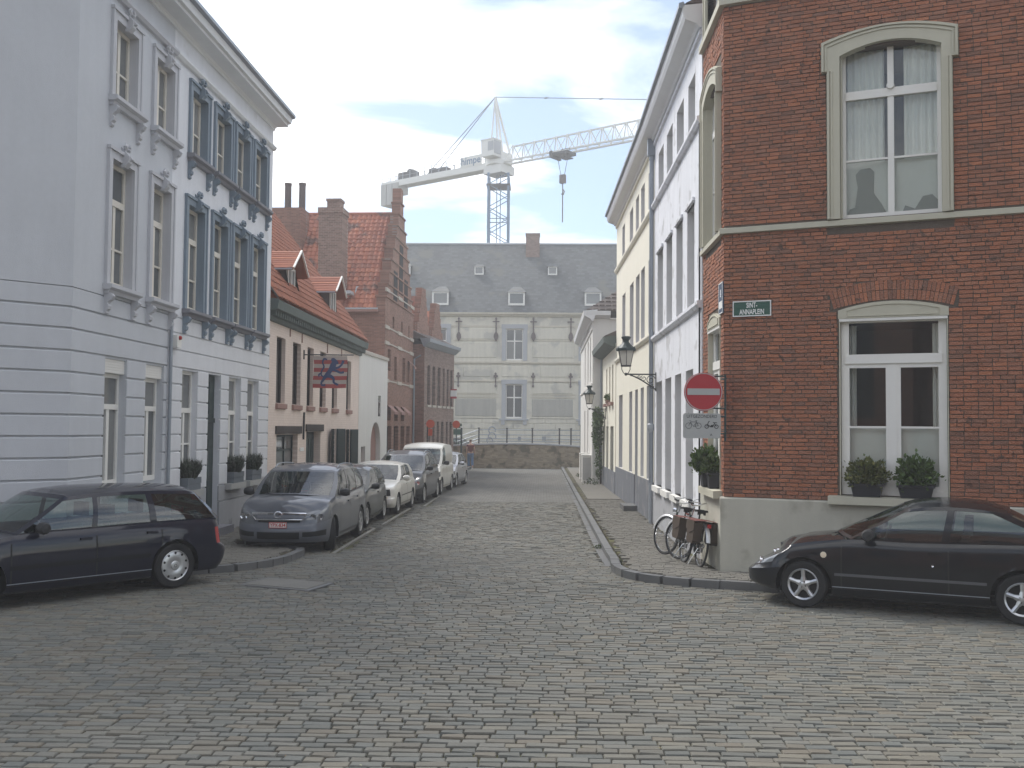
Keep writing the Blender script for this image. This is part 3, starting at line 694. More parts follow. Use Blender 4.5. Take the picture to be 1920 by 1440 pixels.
# ground floor of the grey house: tall windows with a white shutter box above
for a, b, c, d in grg:
    window(hg, a, b, c + 0.14, 3.16, 0.14, mt['white_paint'], mt['glass_dark'], rows=[(2.60, 0.09)], cols=(0.5,), fw=0.07, bar=0.05, top_open=2.55)
    s = MB().box(a, b, 0.06, 0.30, 3.163, 3.40)
    for k in range(5): s.box(a, b, 0.052, 0.06, 3.175 + k * 0.045, 3.205 + k * 0.045)
    s.build('shutter_box', mt['white_paint'], hg)
    MB().box(a - 0.03, b + 0.03, -0.04, 0.25, 1.135, 1.20).build('sill', mt['plinth_grey'], hg)
for a, b, c, d in grw:
    window(hw, a, b, c, d, 0.13, mt['white_paint'], mt['glass_dark'], rows=[(2.60, 0.10), (1.92, 0.035)], cols=(0.5,), fw=0.07, bar=0.045, top_open=2.55)
    MB().box(a - 0.10, b + 0.10, -0.14, 0.15, c - 0.12, c + 0.012).build('sill', mt['concrete'], hw)
d = MB().box(2.28, 3.08, 0.15, 0.25, 0.14, 3.39)
dr = d.build('door', mt['green_dark'], hw)
for zz0, zz1 in ((0.3, 1.1), (1.2, 2.0), (2.55, 3.25)):
    for x_ in (2.36, 2.72): MB().box(x_, x_ + 0.28, 0.135, 0.15, zz0, zz1).build('door_panel', mt['iron_green'], dr)
MB().tube([(2.42, 0.14, 1.15), (2.42, 0.05, 1.15), (2.42, 0.05, 1.75), (2.42, 0.14, 1.75)], 0.012, 6).build('handle', mt['chrome'], dr)
MB().box(2.28, 3.08, 0.12, 0.2, 2.36, 2.46).build('door_transom', mt['green_dark'], dr)
MB().box(2.15, 3.25, -0.30, 0.2, -0.3, 0.12).build('doorstep', mt['sill_stone'], hw)
# drainpipe between the two and the alarm box
p = MB().tube([(0.02, -0.05, 0.3), (0.02, -0.05, 4.42)], 0.035, 8); p.build('drainpipe', mt['zinc'], hw)
al = MB().box(3.98 - 3.85 + 0.02, 3.98 - 3.85 + 0.24, -0.12, 0.0, 3.80, 4.04)
al = al.build('alarm_box', mt['white_paint'], hw); MB().lathe([(0.0, -0.17), (0.035, -0.16), (0.045, -0.12)], 10, (0.26, 0, 3.99), 'y').build('alarm_light', mt['tail_red'], al)
# chamfered corner of the grey house
cp1 = (-7.22, 15.3); cp0 = (cp1[0] - 0.704 * 6.5, cp1[1] - 0.71 * 6.5)
Mx, LC = rel(hg, cp0, cp1)
w = MB(); wall_holes(w, 0, LC, 4.42, 10.0, [], 0.2); wall_holes(w, 0, LC, -0.3, 4.42, [], 0.2, y=0.035); w.face([(0, 0, 4.42), (LC, 0, 4.42), (LC, 0.035, 4.42), (0, 0.035, 4.42)])
w.build('corner_wall', mt['stucco_grey'], hg, M=Mx)
for k, (c0, c1) in enumerate([(0.62, 1.13)] + COURSES[1:]):
    mb = MB(); cbox(mb, 0, LC, c0 + 0.014, c1 - 0.014, 0, 0.034, 0.010); mb.build('stucco_block', mt['stucco_grey'], hg, M=Mx)
MB().box(0, LC, -0.015, 0.034, -0.3, 0.62).build('plinth', mt['plinth_grey'], hg, M=Mx)
MB().prism([(p, q) for p, q in cornice_profile(9.98, 0.54)], 0, LC).build('cornice', mt['cornice_white'], hg, M=Mx)

# ================================================================== bushes and pots
def leaf_cloud(n, rx, ry, rz, c, size, shape='ball', up=0.0, seed=1):
    rn = random.Random(seed); mb = MB()
    for i in range(n):
        while True:
            x, y, z = rn.uniform(-1, 1), rn.uniform(-1, 1), rn.uniform(-1, 1)
            q = x * x + y * y + z * z
            if q < 1 and (q > 0.25 or rn.random() < 0.3): break
        lump = 1 + 0.26 * math.sin(x * 6 + seed) * math.cos(y * 5 + z * 4 + seed) + 0.16 * math.sin(x * 13 + z * 11 + seed * 2) + (rn.uniform(0, 0.3) if rn.random() < 0.06 else 0)
        p = Vector((c[0] + x * rx * lump, c[1] + y * ry * lump, c[2] + z * rz * lump))
        d = Vector((x + rn.uniform(-.7, .7), y + rn.uniform(-.7, .7), z + rn.uniform(-.4, .8) + up)).normalized()
        s = size * rn.uniform(0.6, 1.3); side = d.cross(Vector((rn.uniform(-1, 1), rn.uniform(-1, 1), rn.uniform(-1, 1)))).normalized() * s * 0.38
        mb.face([p - d * s * .5, p + side, p + d * s * 0.6, p - side])
    return mb
def potted(name, label, loc, rz, pot, leaf, potm, leafm, group=None, seed=3, cat='plant'):
    t = thing(name, label, cat, loc, rz, group=group)
    pw, pd, ph = pot
    P = MB(); b = 0.82
    lo = [(-pw / 2 * b, -pd / 2 * b), (pw / 2 * b, -pd / 2 * b), (pw / 2 * b, pd / 2 * b), (-pw / 2 * b, pd / 2 * b)]
    hi = [(-pw / 2, -pd / 2), (pw / 2, -pd / 2), (pw / 2, pd / 2), (-pw / 2, pd / 2)]
    for i in range(4):
        j = (i + 1) % 4; P.face([(*lo[i], 0), (*lo[j], 0), (*hi[j], ph), (*hi[i], ph)])
    P.box(-pw / 2 - 0.012, pw / 2 + 0.012, -pd / 2 - 0.012, pd / 2 + 0.012, ph - 0.035, ph); P.box(-pw / 2 * b, pw / 2 * b, -pd / 2 * b, pd / 2 * b, 0, 0.01)
    P.build('pot', potm, t)
    if potm is mt['pot_wood']:
        q = MB().box(-pw / 2 * 0.95, pw / 2 * 0.95, -pd / 2 - 0.016, -pd / 2 * 0.8, ph * 0.45, ph * 0.52); q.build('band', mt['zinc'], t)
    n, rx, ry, rzz, size, up = leaf
    leaf_cloud(n, rx, ry, rzz, (0, 0, ph + rzz * 0.75), size, up=up, seed=seed).build('foliage', leafm, t, kind='stuff')
    st = MB(); rn = random.Random(seed + 9)
    for k in range(9):
        a = rn.uniform(0, 6.28); st.tube([(rn.uniform(-.3, .3) * pw, rn.uniform(-.2, .2) * pd, ph - 0.02), (math.cos(a) * rx * .5, math.sin(a) * ry * .5, ph + rzz * 0.8), (math.cos(a) * rx * .8, math.sin(a) * ry * .8, ph + rzz * 1.3)], 0.006, 4)
    st.build('stem', mt['wood_dark'], t)
    return t
def on_facade(h, x, y, z):
    return (Matrix.Translation(h.location) @ Matrix.Rotation(h.rotation_euler.z, 4, 'Z')) @ Vector((x, y, z))
def spiky(n, rx, ry, h, c, seed):
    rn = random.Random(seed); mb = MB()
    for i in range(n):
        x, y = rn.uniform(-1, 1), rn.uniform(-1, 1)
        if x * x + y * y > 1: continue
        b = Vector((c[0] + x * rx * 0.55, c[1] + y * ry * 0.5, c[2])); tp = Vector((c[0] + x * rx, c[1] + y * ry, c[2] + h * rn.uniform(0.45, 1.0) * (1 - 0.3 * abs(x))))
        d = (tp - b); s = Vector((d.y, -d.x, 0.01)).normalized() * 0.006
        a = rn.uniform(0, 3.14); s = Vector((math.cos(a), math.sin(a), 0)) * 0.006
        m_ = b.lerp(tp, 0.55) + Vector((0, 0, 0.02)); mb.face([b - s, b + s, m_ + s, m_ - s]); mb.face([m_ - s, m_ + s, tp])
        for q in range(3):
            e = b.lerp(tp, 0.45 + 0.18 * q); a2 = rn.uniform(0, 6.28); v = Vector((math.cos(a2), math.sin(a2), 0.7)) * 0.05
            u_ = Vector((-v.y, v.x, 0)).normalized() * 0.008; mb.face([e - u_, e + v, e + u_])
    return mb
for i, ((a, b, c, d), lab) in enumerate(zip(grw, ('lavender in a grey wooden trough on the sill left of the dark front door', 'lavender in a grey wooden trough on the sill just right of the dark front door', 'lavender in a grey wooden trough on the rightmost sill of the white stucco house'))):
    p = on_facade(hw, (a + b) / 2, -0.02, c + 0.012)
    t = thing('planter', lab, 'planter', p, hw.rotation_euler.z, group='lavender troughs on window sills')
    q = MB(); wv = (b - a) * 0.42
    for s0, s1, yo in ((0, 0.12, 0.0), (0.125, 0.25, 0.008)): q.box(-wv - yo, wv + yo, -0.11 - yo, 0.10 + yo, s0, s1)
    q.build('trough', mt['pot_wood'], t)
    spiky(900, wv * 1.25, 0.24, 0.50, (0, 0, 0.22), 11 + i).build('foliage', mt['foliage_grey'], t, kind='stuff')

# ================================================================== left: pink house
PL0, PL1 = (-7.2, 26.1), (-7.2, 39.7)
loc, az, L = facade(PL0, PL1)
hp = thing('low_house', 'low pink brick house with a red tiled roof, two dormers and dark shuttered openings', 'house', loc, az)
up = [(0.98, 1.92), (2.78, 3.75), (4.6, 5.45), (6.4, 7.32), (8.32, 9.2), (10.88, 11.75)]
up = [(a + 0.18, b + 0.18, 2.93, 4.74) for a, b in up]
gl = [(1.3, 3.72, 0.75, 2.06), (4.8, 6.8, 0.0, 2.13), (8.5, 9.3, 0.4, 2.22), (11.15, 11.85, 0.4, 2.2)]
w = MB(); wall_holes(w, 0, L, -0.4, 5.2, up + gl, 0.28); shell(w, 0, L, -0.4, 5.3, 8.0); w.build('wall', mt['pink_wall'], hp)
for a, b, c, d in up:
    MB().box(a, b, 0.15, 0.20, c, d).build('window', mt['glass_black'], hp)
    fr = MB().box(a, a + 0.04, 0.11, 0.148, c, d).box(b - 0.05, b, 0.11, 0.148, c, d).box(a, b, 0.11, 0.148, d - 0.05, d); fr.build('window_frame', mt['wood_dark'], hp)
    MB().prism([(0.1, c), (-0.07, c - 0.02), (-0.07, c - 0.15), (0, c - 0.17)], a - 0.04, b + 0.06).build('sill', mt['pink_dull'], hp)
for k, (a, b, z0, z1) in enumerate(((1.15, 4.05, 2.08, 2.30), (4.68, 7.1, 2.14, 2.36))):
    MB().box(a, b, -0.05, 0.1, z0, z1).build('lintel', mt['wood_dark'], hp)
a, b, c, d = gl[0]
window(hp, a, b, c, d, 0.15, mt['green_dark'], mt['glass_dark'], rows=[(1.62, 0.05)], cols=(0.6,), fw=0.07)
a, b, c, d = gl[1]
dd = MB().box(a, b - 0.0, 0.22, 0.27, c, d).build('door', mt['green_dark'], hp)
for k in range(5): MB().box(a + 0.08 + k * 0.38, a + 0.36 + k * 0.38, 0.205, 0.22, 0.3, 1.9).build('door_panel', mt['iron_green'], dd)
for a, b, c, d in gl[2:]:
    window(hp, a, b, c, d, 0.15, mt['green_dark'], mt['glass_black'], rows=[(1.4, 0.04)], cols=(0.5,), fw=0.05)
    for s0, s1 in ((a - 0.62, a - 0.02), (b + 0.02, b + 0.62)):
        q = MB().box(s0, s1, -0.05, -0.01, c, d)
        for k in range(11): q.box(s0 + 0.06, s1 - 0.06, -0.062, -0.05, c + 0.08 + k * 0.155, c + 0.18 + k * 0.155)
        # shutter swung half open, standing proud of the wall
        hinge = a if s1 < a + 0.1 else b
        ang = R(-16) if s1 < a + 0.1 else R(16)
        Mh = Matrix.Translation((hinge, -0.03, 0)) @ Matrix.Rotation(-ang if s1 < a + 0.1 else -ang, 4, 'Z') @ Matrix.Translation((-hinge, 0.03, 0))
        q.build('shutter', mt['green_dark'], hp, M=Mh)
# boxed eaves with dentils
MB().prism([(0, 5.08), (-0.10, 5.10), (-0.10, 5.30), (-0.32, 5.36), (-0.36, 5.58), (-0.30, 5.62), (0.3, 5.66)], -0.05, L + 0.08).build('cornice', mt['gutter_green'], hp)
de = MB(); x = 0.1
while x < L: de.box(x, x + 0.11, -0.24, -0.09, 5.20, 5.325); x += 0.24
de.build('dentil', mt['gutter_green'], hp, kind='stuff')
for x, z0, z1 in ((2.55, 4.85, 5.07), (4.0, 4.8, 5.07), (7.6, 4.75, 5.07), (10.0, 4.8, 5.07)):
    MB().box(x - 0.02, x + 0.02, -0.03, 0.0, z0, z1).build('wall_anchor', mt['pink_dull'], hp)
MB().tube([(4.32, -0.03, 1.9), (4.32, -0.04, 2.72)], 0.03, 5).build('wall_anchor', mt['iron'], hp)
MB().box(3.98, 4.45, -0.02, 0.0, 1.55, 1.66).build('name_plate', mt['sign_white'], hp)
# roof: slope rises at 52 degrees
SL = R(53)
def tile_piece(wd, ht, thick=0.034):
    mb = MB(); n = 4; xs = [wd * i / n for i in range(n + 1)]; hh = [0.0, 0.042, 0.052, 0.022, 0.0]
    a = [(x, 0, h + thick) for x, h in zip(xs, hh)]; b = [(x, ht * 1.08, h + 0.002) for x, h in zip(xs, hh)]; c = [(x, 0, h - 0.004) for x, h in zip(xs, hh)]
    mb.grid([c, a, b]); return mb
def tile_roof(parent, M, wid, length, tw, th, material, n_single=300, skip=None, flip=False, focus=None):
    base = tile_piece(tw * 0.985, th); me = base.mesh('roof_tile', material); big = MB()
    cells = [(i, j) for j in range(int(length / th)) for i in range(int(wid / tw)) if not (skip and skip((i + .5) * tw, (j + .5) * th))]
    if focus: cells.sort(key=lambda c: focus(c[0] * tw, c[1] * th))
    for k, (i, j) in enumerate(cells):
        T = M @ Matrix.Translation((i * tw + random.uniform(-.004, .004), j * th, 0.01 + random.uniform(0, 0.006))) @ Matrix.Rotation(random.uniform(-.02, .02), 4, 'Z')
        if k < n_single:
            o = bpy.data.objects.new('roof_tile', me); COL.objects.link(o); o.parent = parent; o.matrix_local = T
        else: big.add(base, T)
    if big.f: big.build('roof_tiles', material, parent, kind='stuff')
ridge_y = 4.2
zr = 5.64 + (ridge_y + 0.30) * math.tan(SL)
rf = MB(); rf.prism([(-0.30, 5.62), (ridge_y, zr - 0.02), (8.3, 5.62)], 0.0, L).build('roof', mt['tile_orange'], hp)
roof_pink = [o for o in COL.objects if o.name.startswith('roof') and o.parent == hp][-1]
MT = Matrix.Translation((0, -0.32, 5.63)) @ Matrix.Rotation(SL, 4, 'X')
dorm = [(2.6, 4.6), (8.4, 10.4)]
tile_roof(roof_pink, MT, L, (ridge_y + 0.3) / math.cos(SL), 0.26, 0.31, mt['tile_orange'], focus=lambda x, y: -y * 0.2 + abs(x - 4))
MB().tube([(0, ridge_y, zr), (L, ridge_y, zr)], 0.09, 6).build('roof_ridge', mt['tile_red'], hp)
MB().prism([(-0.34, 5.60), (-0.30, 5.72), (ridge_y, zr + 0.10), (ridge_y, zr - 0.05)], L, L + 0.10).build('verge', mt['tile_grey'], hp)
MB().prism([(-0.34, 5.60), (-0.30, 5.72), (ridge_y, zr + 0.10), (ridge_y, zr - 0.05)], -0.06, 0.0).build('verge', mt['tile_grey'], hp)
def dormer(house, x, zb, yb, ym):
    "gabled dormer at x (centre); front face at depth yb, ridge running back to the slope"
    zt = zb + 0.95; hw_ = 0.62; zrdg = zb + 1.42
    roofy = lambda z: -0.30 + (z - 5.62) / math.tan(SL)
    f = MB(); f.face([(x - hw_, yb, zb), (x + hw_, yb, zb), (x + hw_, yb, zt), (x, yb, zrdg - 0.1), (x - hw_, yb, zt)])
    for s in (-1, 1): f.face([(x + s * hw_, yb, zb - 0.3), (x + s * hw_, roofy(zb) + .05, zb), (x + s * hw_, roofy(zt) + .1, zt), (x + s * hw_, yb, zt)])
    d = f.build('dormer', mt['tile_grey'], house)
    window(d, x - 0.42, x + 0.42, zb + 0.12, zt - 0.02, yb - 0.06, mt['white_paint'], mt['glass_dark'], fw=0.06, cols=(0.5,))
    for s in (-1, 1):
        e = hw_ + 0.30; ze = zt - 0.16; A = [(x + s * e, yb - 0.32, ze), (x, yb - 0.32, zrdg), (x, roofy(zrdg) + 0.1, zrdg), (x + s * e, roofy(ze) + 0.15, ze)]
        r = MB(); r.face(A); r.face([(p[0], p[1], p[2] - 0.06) for p in A][::-1])
        for i in range(4):
            j = (i + 1) % 4; r.face([A[i], A[j], (A[j][0], A[j][1], A[j][2] - 0.06), (A[i][0], A[i][1], A[i][2] - 0.06)])
        rr = r.build('dormer_roof', mt['tile_orange'], d)
        # courses of tiles as raised laps
        lap = MB(); n = 8
        for k in range(n):
            t0, t1 = k / n, (k + 1) / n
            P = lambda t, yy, dz: (x + s * e * (1 - t), yy, ze + (zrdg - ze) * t + dz)
            yf = yb - 0.32; b0 = roofy(ze + (zrdg - ze) * t0) + 0.1; b1 = roofy(ze + (zrdg - ze) * t1) + 0.1
            lap.face([P(t0, yf, 0.035), P(t0, b0, 0.035), P(t1, b1, 0.012), P(t1, yf, 0.012)]); lap.face([P(t0, yf, 0.0), P(t0, b0, 0.0), P(t0, b0, 0.035), P(t0, yf, 0.035)])
        lap.build('roof_tiles', mt['tile_red'], d, kind='stuff')
        v = MB().tube([(x + s * e, yb - 0.34, ze + 0.01), (x, yb - 0.34, zrdg + 0.02)], 0.035, 4); v.build('bargeboard', mt['white_paint'], d)
        if s < 0: MB().tube([(x + s * e, yb - 0.3, ze - 0.03), (x + s * e, roofy(ze) + 0.1, ze - 0.03)], 0.03, 5).build('dormer_gutter', mt['zinc'], d)
    return d
dormer(hp, 3.55, 6.05, 0.28, 1)
dormer(hp, 9.3, 6.15, 0.22, 1)

# flag on a bracket
fy = 26.1 + 4.27 
fl = thing('hanging_flag', 'red and white striped flag with a blue lion hanging from a bracket', 'flag', (-7.2, fy, 4.46))
MB().tube([(0.02, 0, 0), (1.52, 0, 0.0)], 0.018, 6).box(0.0, 0.03, -0.03, 0.03, -0.14, 0.14).build('pole', mt['iron'], fl)
FW, FH = 1.02, 0.96
def fpt(u, v, off=0.0): return (0.30 + u * FW + 0.02 * math.sin(v * 5), 0.045 * math.sin(u * 7 + v * 2) * v + off, -0.035 - v * FH - 0.015 * math.sin(u * 3.14) * v)
cl = MB(); n = 24
for j in range(n):
    for i in range(n):
        s = int((j + 0.5) / n * 8); cl.mat(0 if s % 2 else 1)
        cl.face([fpt(i / n, j / n), fpt((i + 1) / n, j / n), fpt((i + 1) / n, (j + 1) / n), fpt(i / n, (j + 1) / n)])
cl.build('cloth', [mt['flag_red'], mt['flag_white']], fl)
# the rampant lion, drawn with tapering strokes on both faces of the cloth
def stroke(mb, pts, ws, off):
    m_ = 18
    def cr(t):
        k = t * (len(pts) - 1); i = min(int(k), len(pts) - 2); f = k - i
        P = [pts[max(0, min(len(pts) - 1, i + d_))] for d_ in (-1, 0, 1, 2)]
        q = [0.5 * ((2 * P[1][c]) + (-P[0][c] + P[2][c]) * f + (2 * P[0][c] - 5 * P[1][c] + 4 * P[2][c] - P[3][c]) * f * f + (-P[0][c] + 3 * P[1][c] - 3 * P[2][c] + P[3][c]) * f ** 3) for c in (0, 1)]
        return q, ws[i] + (ws[i + 1] - ws[i]) * f
    L_, R_ = [], []
    for k in range(m_ + 1):
        (x, y), wd = cr(k / m_); (x2, y2), _ = cr(min(1, k / m_ + 0.01)); (x1, y1), _ = cr(max(0, k / m_ - 0.01))
        dx, dy = x2 - x1, y2 - y1; q = math.hypot(dx, dy) + 1e-9; nx, ny = -dy / q * wd, dx / q * wd
        L_.append((x + nx, y + ny)); R_.append((x - nx, y - ny))
    for k in range(m_): mb.face([fpt(*L_[k], off), fpt(*L_[k + 1], off), fpt(*R_[k + 1], off), fpt(*R_[k], off)])
ln = MB()
for off in (-0.006, 0.006):
    stroke(ln, [(0.62, 0.20), (0.57, 0.30), (0.50, 0.45), (0.42, 0.58), (0.38, 0.66)], [0.075, 0.09, 0.07, 0.075, 0.06], off)      # mane and body
    stroke(ln, [(0.52, 0.12), (0.58, 0.13), (0.68, 0.20), (0.72, 0.25)], [0.03, 0.075, 0.055, 0.02], off)                            # head
    stroke(ln, [(0.58, 0.36), (0.70, 0.37), (0.80, 0.30), (0.86, 0.20), (0.88, 0.14)], [0.04, 0.035, 0.03, 0.035, 0.045], off)        # upper paw
    stroke(ln, [(0.56, 0.42), (0.70, 0.47), (0.80, 0.52), (0.90, 0.50)], [0.04, 0.035, 0.03, 0.04], off)                            # lower paw
    stroke(ln, [(0.40, 0.60), (0.52, 0.63), (0.62, 0.70), (0.64, 0.82), (0.76, 0.90)], [0.06, 0.055, 0.035, 0.03, 0.035], off)        # hind leg
    stroke(ln, [(0.38, 0.62), (0.32, 0.74), (0.27, 0.84), (0.30, 0.91), (0.40, 0.90)], [0.06, 0.045, 0.03, 0.03, 0.03], off)          # standing leg
    stroke(ln, [(0.36, 0.66), (0.24, 0.60), (0.24, 0.46), (0.30, 0.34), (0.26, 0.20), (0.32, 0.09), (0.40, 0.12)], [0.02, 0.022, 0.025, 0.025, 0.02, 0.035, 0.02], off)   # tail
    stroke(ln, [(0.25, 0.52), (0.17, 0.58), (0.18, 0.66)], [0.015, 0.03, 0.01], off)
ln.build('lion', mt['flag_blue'], fl)

# ================================================================== left: whitewashed wall with arch and niche
W0, W1 = (-7.22, 39.85), (-6.92, 45.3)
loc, az, L = facade(W0, W1)
ww = thing('courtyard_wall', 'whitewashed wall with an arched doorway and a small statue niche, right of the pink house', 'wall', loc, az)
ac, ar, az_ = 3.15, 0.95, 1.55
def arch_pts(c, r, z, n=10, a0=180, a1=0): return [(c + r * math.cos(R(a0 + (a1 - a0) * i / n)), z + r * math.sin(R(a0 + (a1 - a0) * i / n))) for i in range(n + 1)]
w = MB(); D = 0.35
ap = arch_pts(ac, ar, az_, 12)
wall_holes(w, 0, L, -0.4, 5.25, [(ac - ar, ac + ar, -0.4, az_ + ar), (0.5, 1.25, -0.4, 1.5), (3.55, 4.1, 2.75, 3.65)], 0.30)
for i in range(12):
    a, b = ap[i], ap[i + 1]; w.face([(a[0], 0, a[1]), (b[0], 0, b[1]), (b[0], 0, az_ + ar), (a[0], 0, az_ + ar)]); w.face([(a[0], 0, a[1]), (a[0], .3, a[1]), (b[0], .3, b[1]), (b[0], 0, b[1])])
w.face([(0, 0.3, -0.4), (0, 0.3, 5.25), (L, 0.3, 5.25), (L, 0.3, -0.4)]); w.face([(0, 0, 5.25), (L, 0, 5.25), (L, .3, 5.25), (0, .3, 5.25)]); w.face([(L, 0, -.4), (L, .3, -.4), (L, .3, 5.25), (L, 0, 5.25)])
w.build('wall', mt['white_wash'], ww)
MB().box(ac - ar, ac + ar, 0.2, 0.26, -0.4, az_ + ar).build('door', mt['pink_dull'], ww)
MB().box(0.5, 1.25, 0.2, 0.26, -0.4, 1.5).build('hatch', mt['pink_dull'], ww)
MB().prism([(-0.06, 5.25), (-0.06, 5.38), (0.15, 5.46), (0.36, 5.38), (0.36, 5.25)], 0, L).build('coping', mt['stone_band'], ww)
st = thing('niche_statue', 'small dark statue in the niche of the whitewashed wall', 'statue', on_facade(ww, 3.83, 0.1, 2.76), az)
MB().lathe([(0.0, 0.0), (0.13, 0.0), (0.12, 0.1), (0.09, 0.2), (0.11, 0.4), (0.13, 0.55), (0.07, 0.62), (0.05, 0.66), (0.075, 0.72), (0.05, 0.80), (0.0, 0.82)], 12).build('figure', mt['iron_rust'], st, smooth=True)

# ================================================================== left: stepped-gable brick house
G0, G1 = (-7.1, 45.5), (-6.8, 53.2)
loc, az, L = facade(G0, G1)
hs = thing('gabled_house', 'tall old brick house with a stepped gable, red tiled roof and big side chimney', 'house', loc, az, group=None)
EZ, RZ, DEP = 7.65, 12.75, 9.0
mid_x = L / 2
w = MB()
holes = [(0.75, 1.45, 4.9, 5.9), (2.4, 3.05, 4.55, 5.65), (4.6, 5.4, 4.55, 5.75), (6.1, 6.7, 4.6, 5.7), (1.8, 2.25, 6.95, 7.5), (4.1, 4.5, 6.95, 7.5), (6.2, 6.5, 6.9, 7.5),
         (0.7, 1.9, 0.1, 2.35), (2.5, 3.7, 0.1, 2.35), (4.3, 5.4, 0.1, 2.35), (5.9, 7.0, 0.1, 2.35), (0.7, 1.7, 2.6, 3.3), (2.5, 3.5, 2.6, 3.3), (4.3, 5.3, 2.6, 3.3)]
wall_holes(w, 0, L, -0.4, EZ, holes, 0.25)
# stepped gable above the eaves
steps = 9; sh = (RZ + 0.55 - EZ) / steps; half = L / 2
for k in range(steps):
    hwid = half * (1 - k / steps) + 0.0; a, b = mid_x - hwid, mid_x + hwid; z0, z1 = EZ + k * sh, EZ + (k + 1) * sh
    w.box(a, b, 0.0, 0.42, z0, z1); w.box(a - 0.04, b + 0.04, -0.05, 0.46, z1 - 0.08, z1)
w.box(mid_x - 0.28, mid_x + 0.28, 0.0, 0.42, RZ + 0.5, RZ + 1.25)
w.build('front_wall', mt['brick_far'], hs)
g3 = MB(); 
for z0, z1, d_ in ((8.8, 11.2, 0),):
    for a in (mid_x - 1.9, mid_x - 0.45, mid_x + 1.0): g3.box(a, a + 0.9, -0.02, 0.02, z0 - (0.0 if a == mid_x - .45 else 0.6), z1 if a == mid_x - 0.45 else z0 + 0.9)
g3.build('blind_window', mt['room_dark'], hs)
bd = MB()
for z in (6.85, 6.13, 4.42, 8.55): 
    for a, b in ((0.0, 0.9), (3.1, 4.2), (6.6, L)): bd.box(a, b, -0.05, 0.02, z - 0.08, z + 0.08)
    bd.box(0, L, -0.03, 0.02, z - 0.03, z + 0.03)
bd.build('stone_band', mt['stone_band'], hs)
for a, b, c, d in holes:
    window(hs, a, b, c, d, 0.18, mt['stone_band'] if d > 2.5 else mt['wood_dark'], mt['glass_black'], rows=[((c + d) / 2, 0.05)], cols=(0.5,), fw=0.05)
for a, b, c, d in holes[3:4] + holes[-3:]:
    q = MB(); q.face([(a, -0.03, d), (b, -0.03, d), (b, -0.35, d - 0.3), (a, -0.35, d - 0.3)]); q.box(a, b, -0.36, -0.34, d - 0.42, d - 0.3); q.build('awning', mt['pink_dull'], hs)
w = MB(); w.face([(0, 0, -.4), (0, 0, EZ), (0, DEP, EZ), (0, DEP, -.4)]); w.face([(L, 0, -.4), (L, DEP, -.4), (L, DEP, EZ), (L, 0, EZ)]); w.face([(0, DEP, -.4), (0, DEP, EZ), (mid_x, DEP, RZ), (L, DEP, EZ), (L, DEP, -.4)])
w.build('side_wall', mt['brick_far_x'], hs)
w = MB()
w.face([(-0.12, 0.40, EZ), (mid_x, 0.40, RZ), (mid_x, DEP, RZ), (-0.12, DEP, EZ)]); w.face([(L + 0.1, 0.40, EZ), (L + 0.1, DEP, EZ), (mid_x, DEP, RZ), (mid_x, 0.40, RZ)])
rfo = w.build('roof', mt['tile_red'], hs)
sl2 = math.atan2(RZ - EZ, mid_x + 0.12); ln2 = math.hypot(RZ - EZ, mid_x + .12)
MT2 = Matrix.Translation((-0.14, DEP, EZ - 0.01)) @ Matrix.Rotation(-math.pi / 2, 4, 'Z') @ Matrix.Rotation(sl2, 4, 'X')
tile_roof(rfo, MT2, DEP - 0.4, ln2, 0.235, 0.29, mt['tile_red'], focus=lambda x, y: -y)
MB().tube([(mid_x, 0.4, RZ + 0.03), (mid_x, DEP, RZ + 0.03)], 0.11, 6).build('roof_ridge', mt['tile_red'], hs)
MB().box(-0.24, -0.10, 0.3, 4.6, EZ - 0.16, EZ - 0.02).build('gutter', mt['pink_dull'], hs)
MB().box(-0.26, -0.24, 0.3, 4.6, EZ - 0.05, EZ + 0.02).build('gutter', mt['lead'], hs)
# chimneys: one stack on the side wall, one behind with two flues
ch = MB().box(-0.42, 0.75, 1.95, 3.02, 8.4, 12.15).box(-0.46, 0.79, 1.91, 3.06, 11.95, 12.2).box(-0.15, 0.5, 2.1, 2.72, 12.2, 12.6).box(-0.19, 0.54, 2.06, 2.76, 12.55, 12.66)
ch.build('chimney', mt['chimney_brick'], hs)
MB().box(-0.46, 0.2, 1.5, 3.1, 8.28, 8.42).build('lead_flashing', mt['lead'], hs)
q = MB(); q.face([(0.02, 1.35, 7.75), (0.02, 1.55, 7.75), (0.62, 1.5, 8.75), (0.62, 1.38, 8.75)]); q.build('lead_flashing', mt['lead'], hs)
ch2 = MB().box(1.9, 3.2, 4.45, 5.95, 9.6, 12.72).build('chimney', mt['brick_far_x'], hs)
for yy in (4.65, 5.35): MB().tube([(2.6, yy, 12.6), (2.6, yy, 14.0)], 0.16, 10).tube([(2.6, yy, 13.95), (2.6, yy, 14.05)], 0.18, 10).build('flue', mt['iron_rust'], ch2)

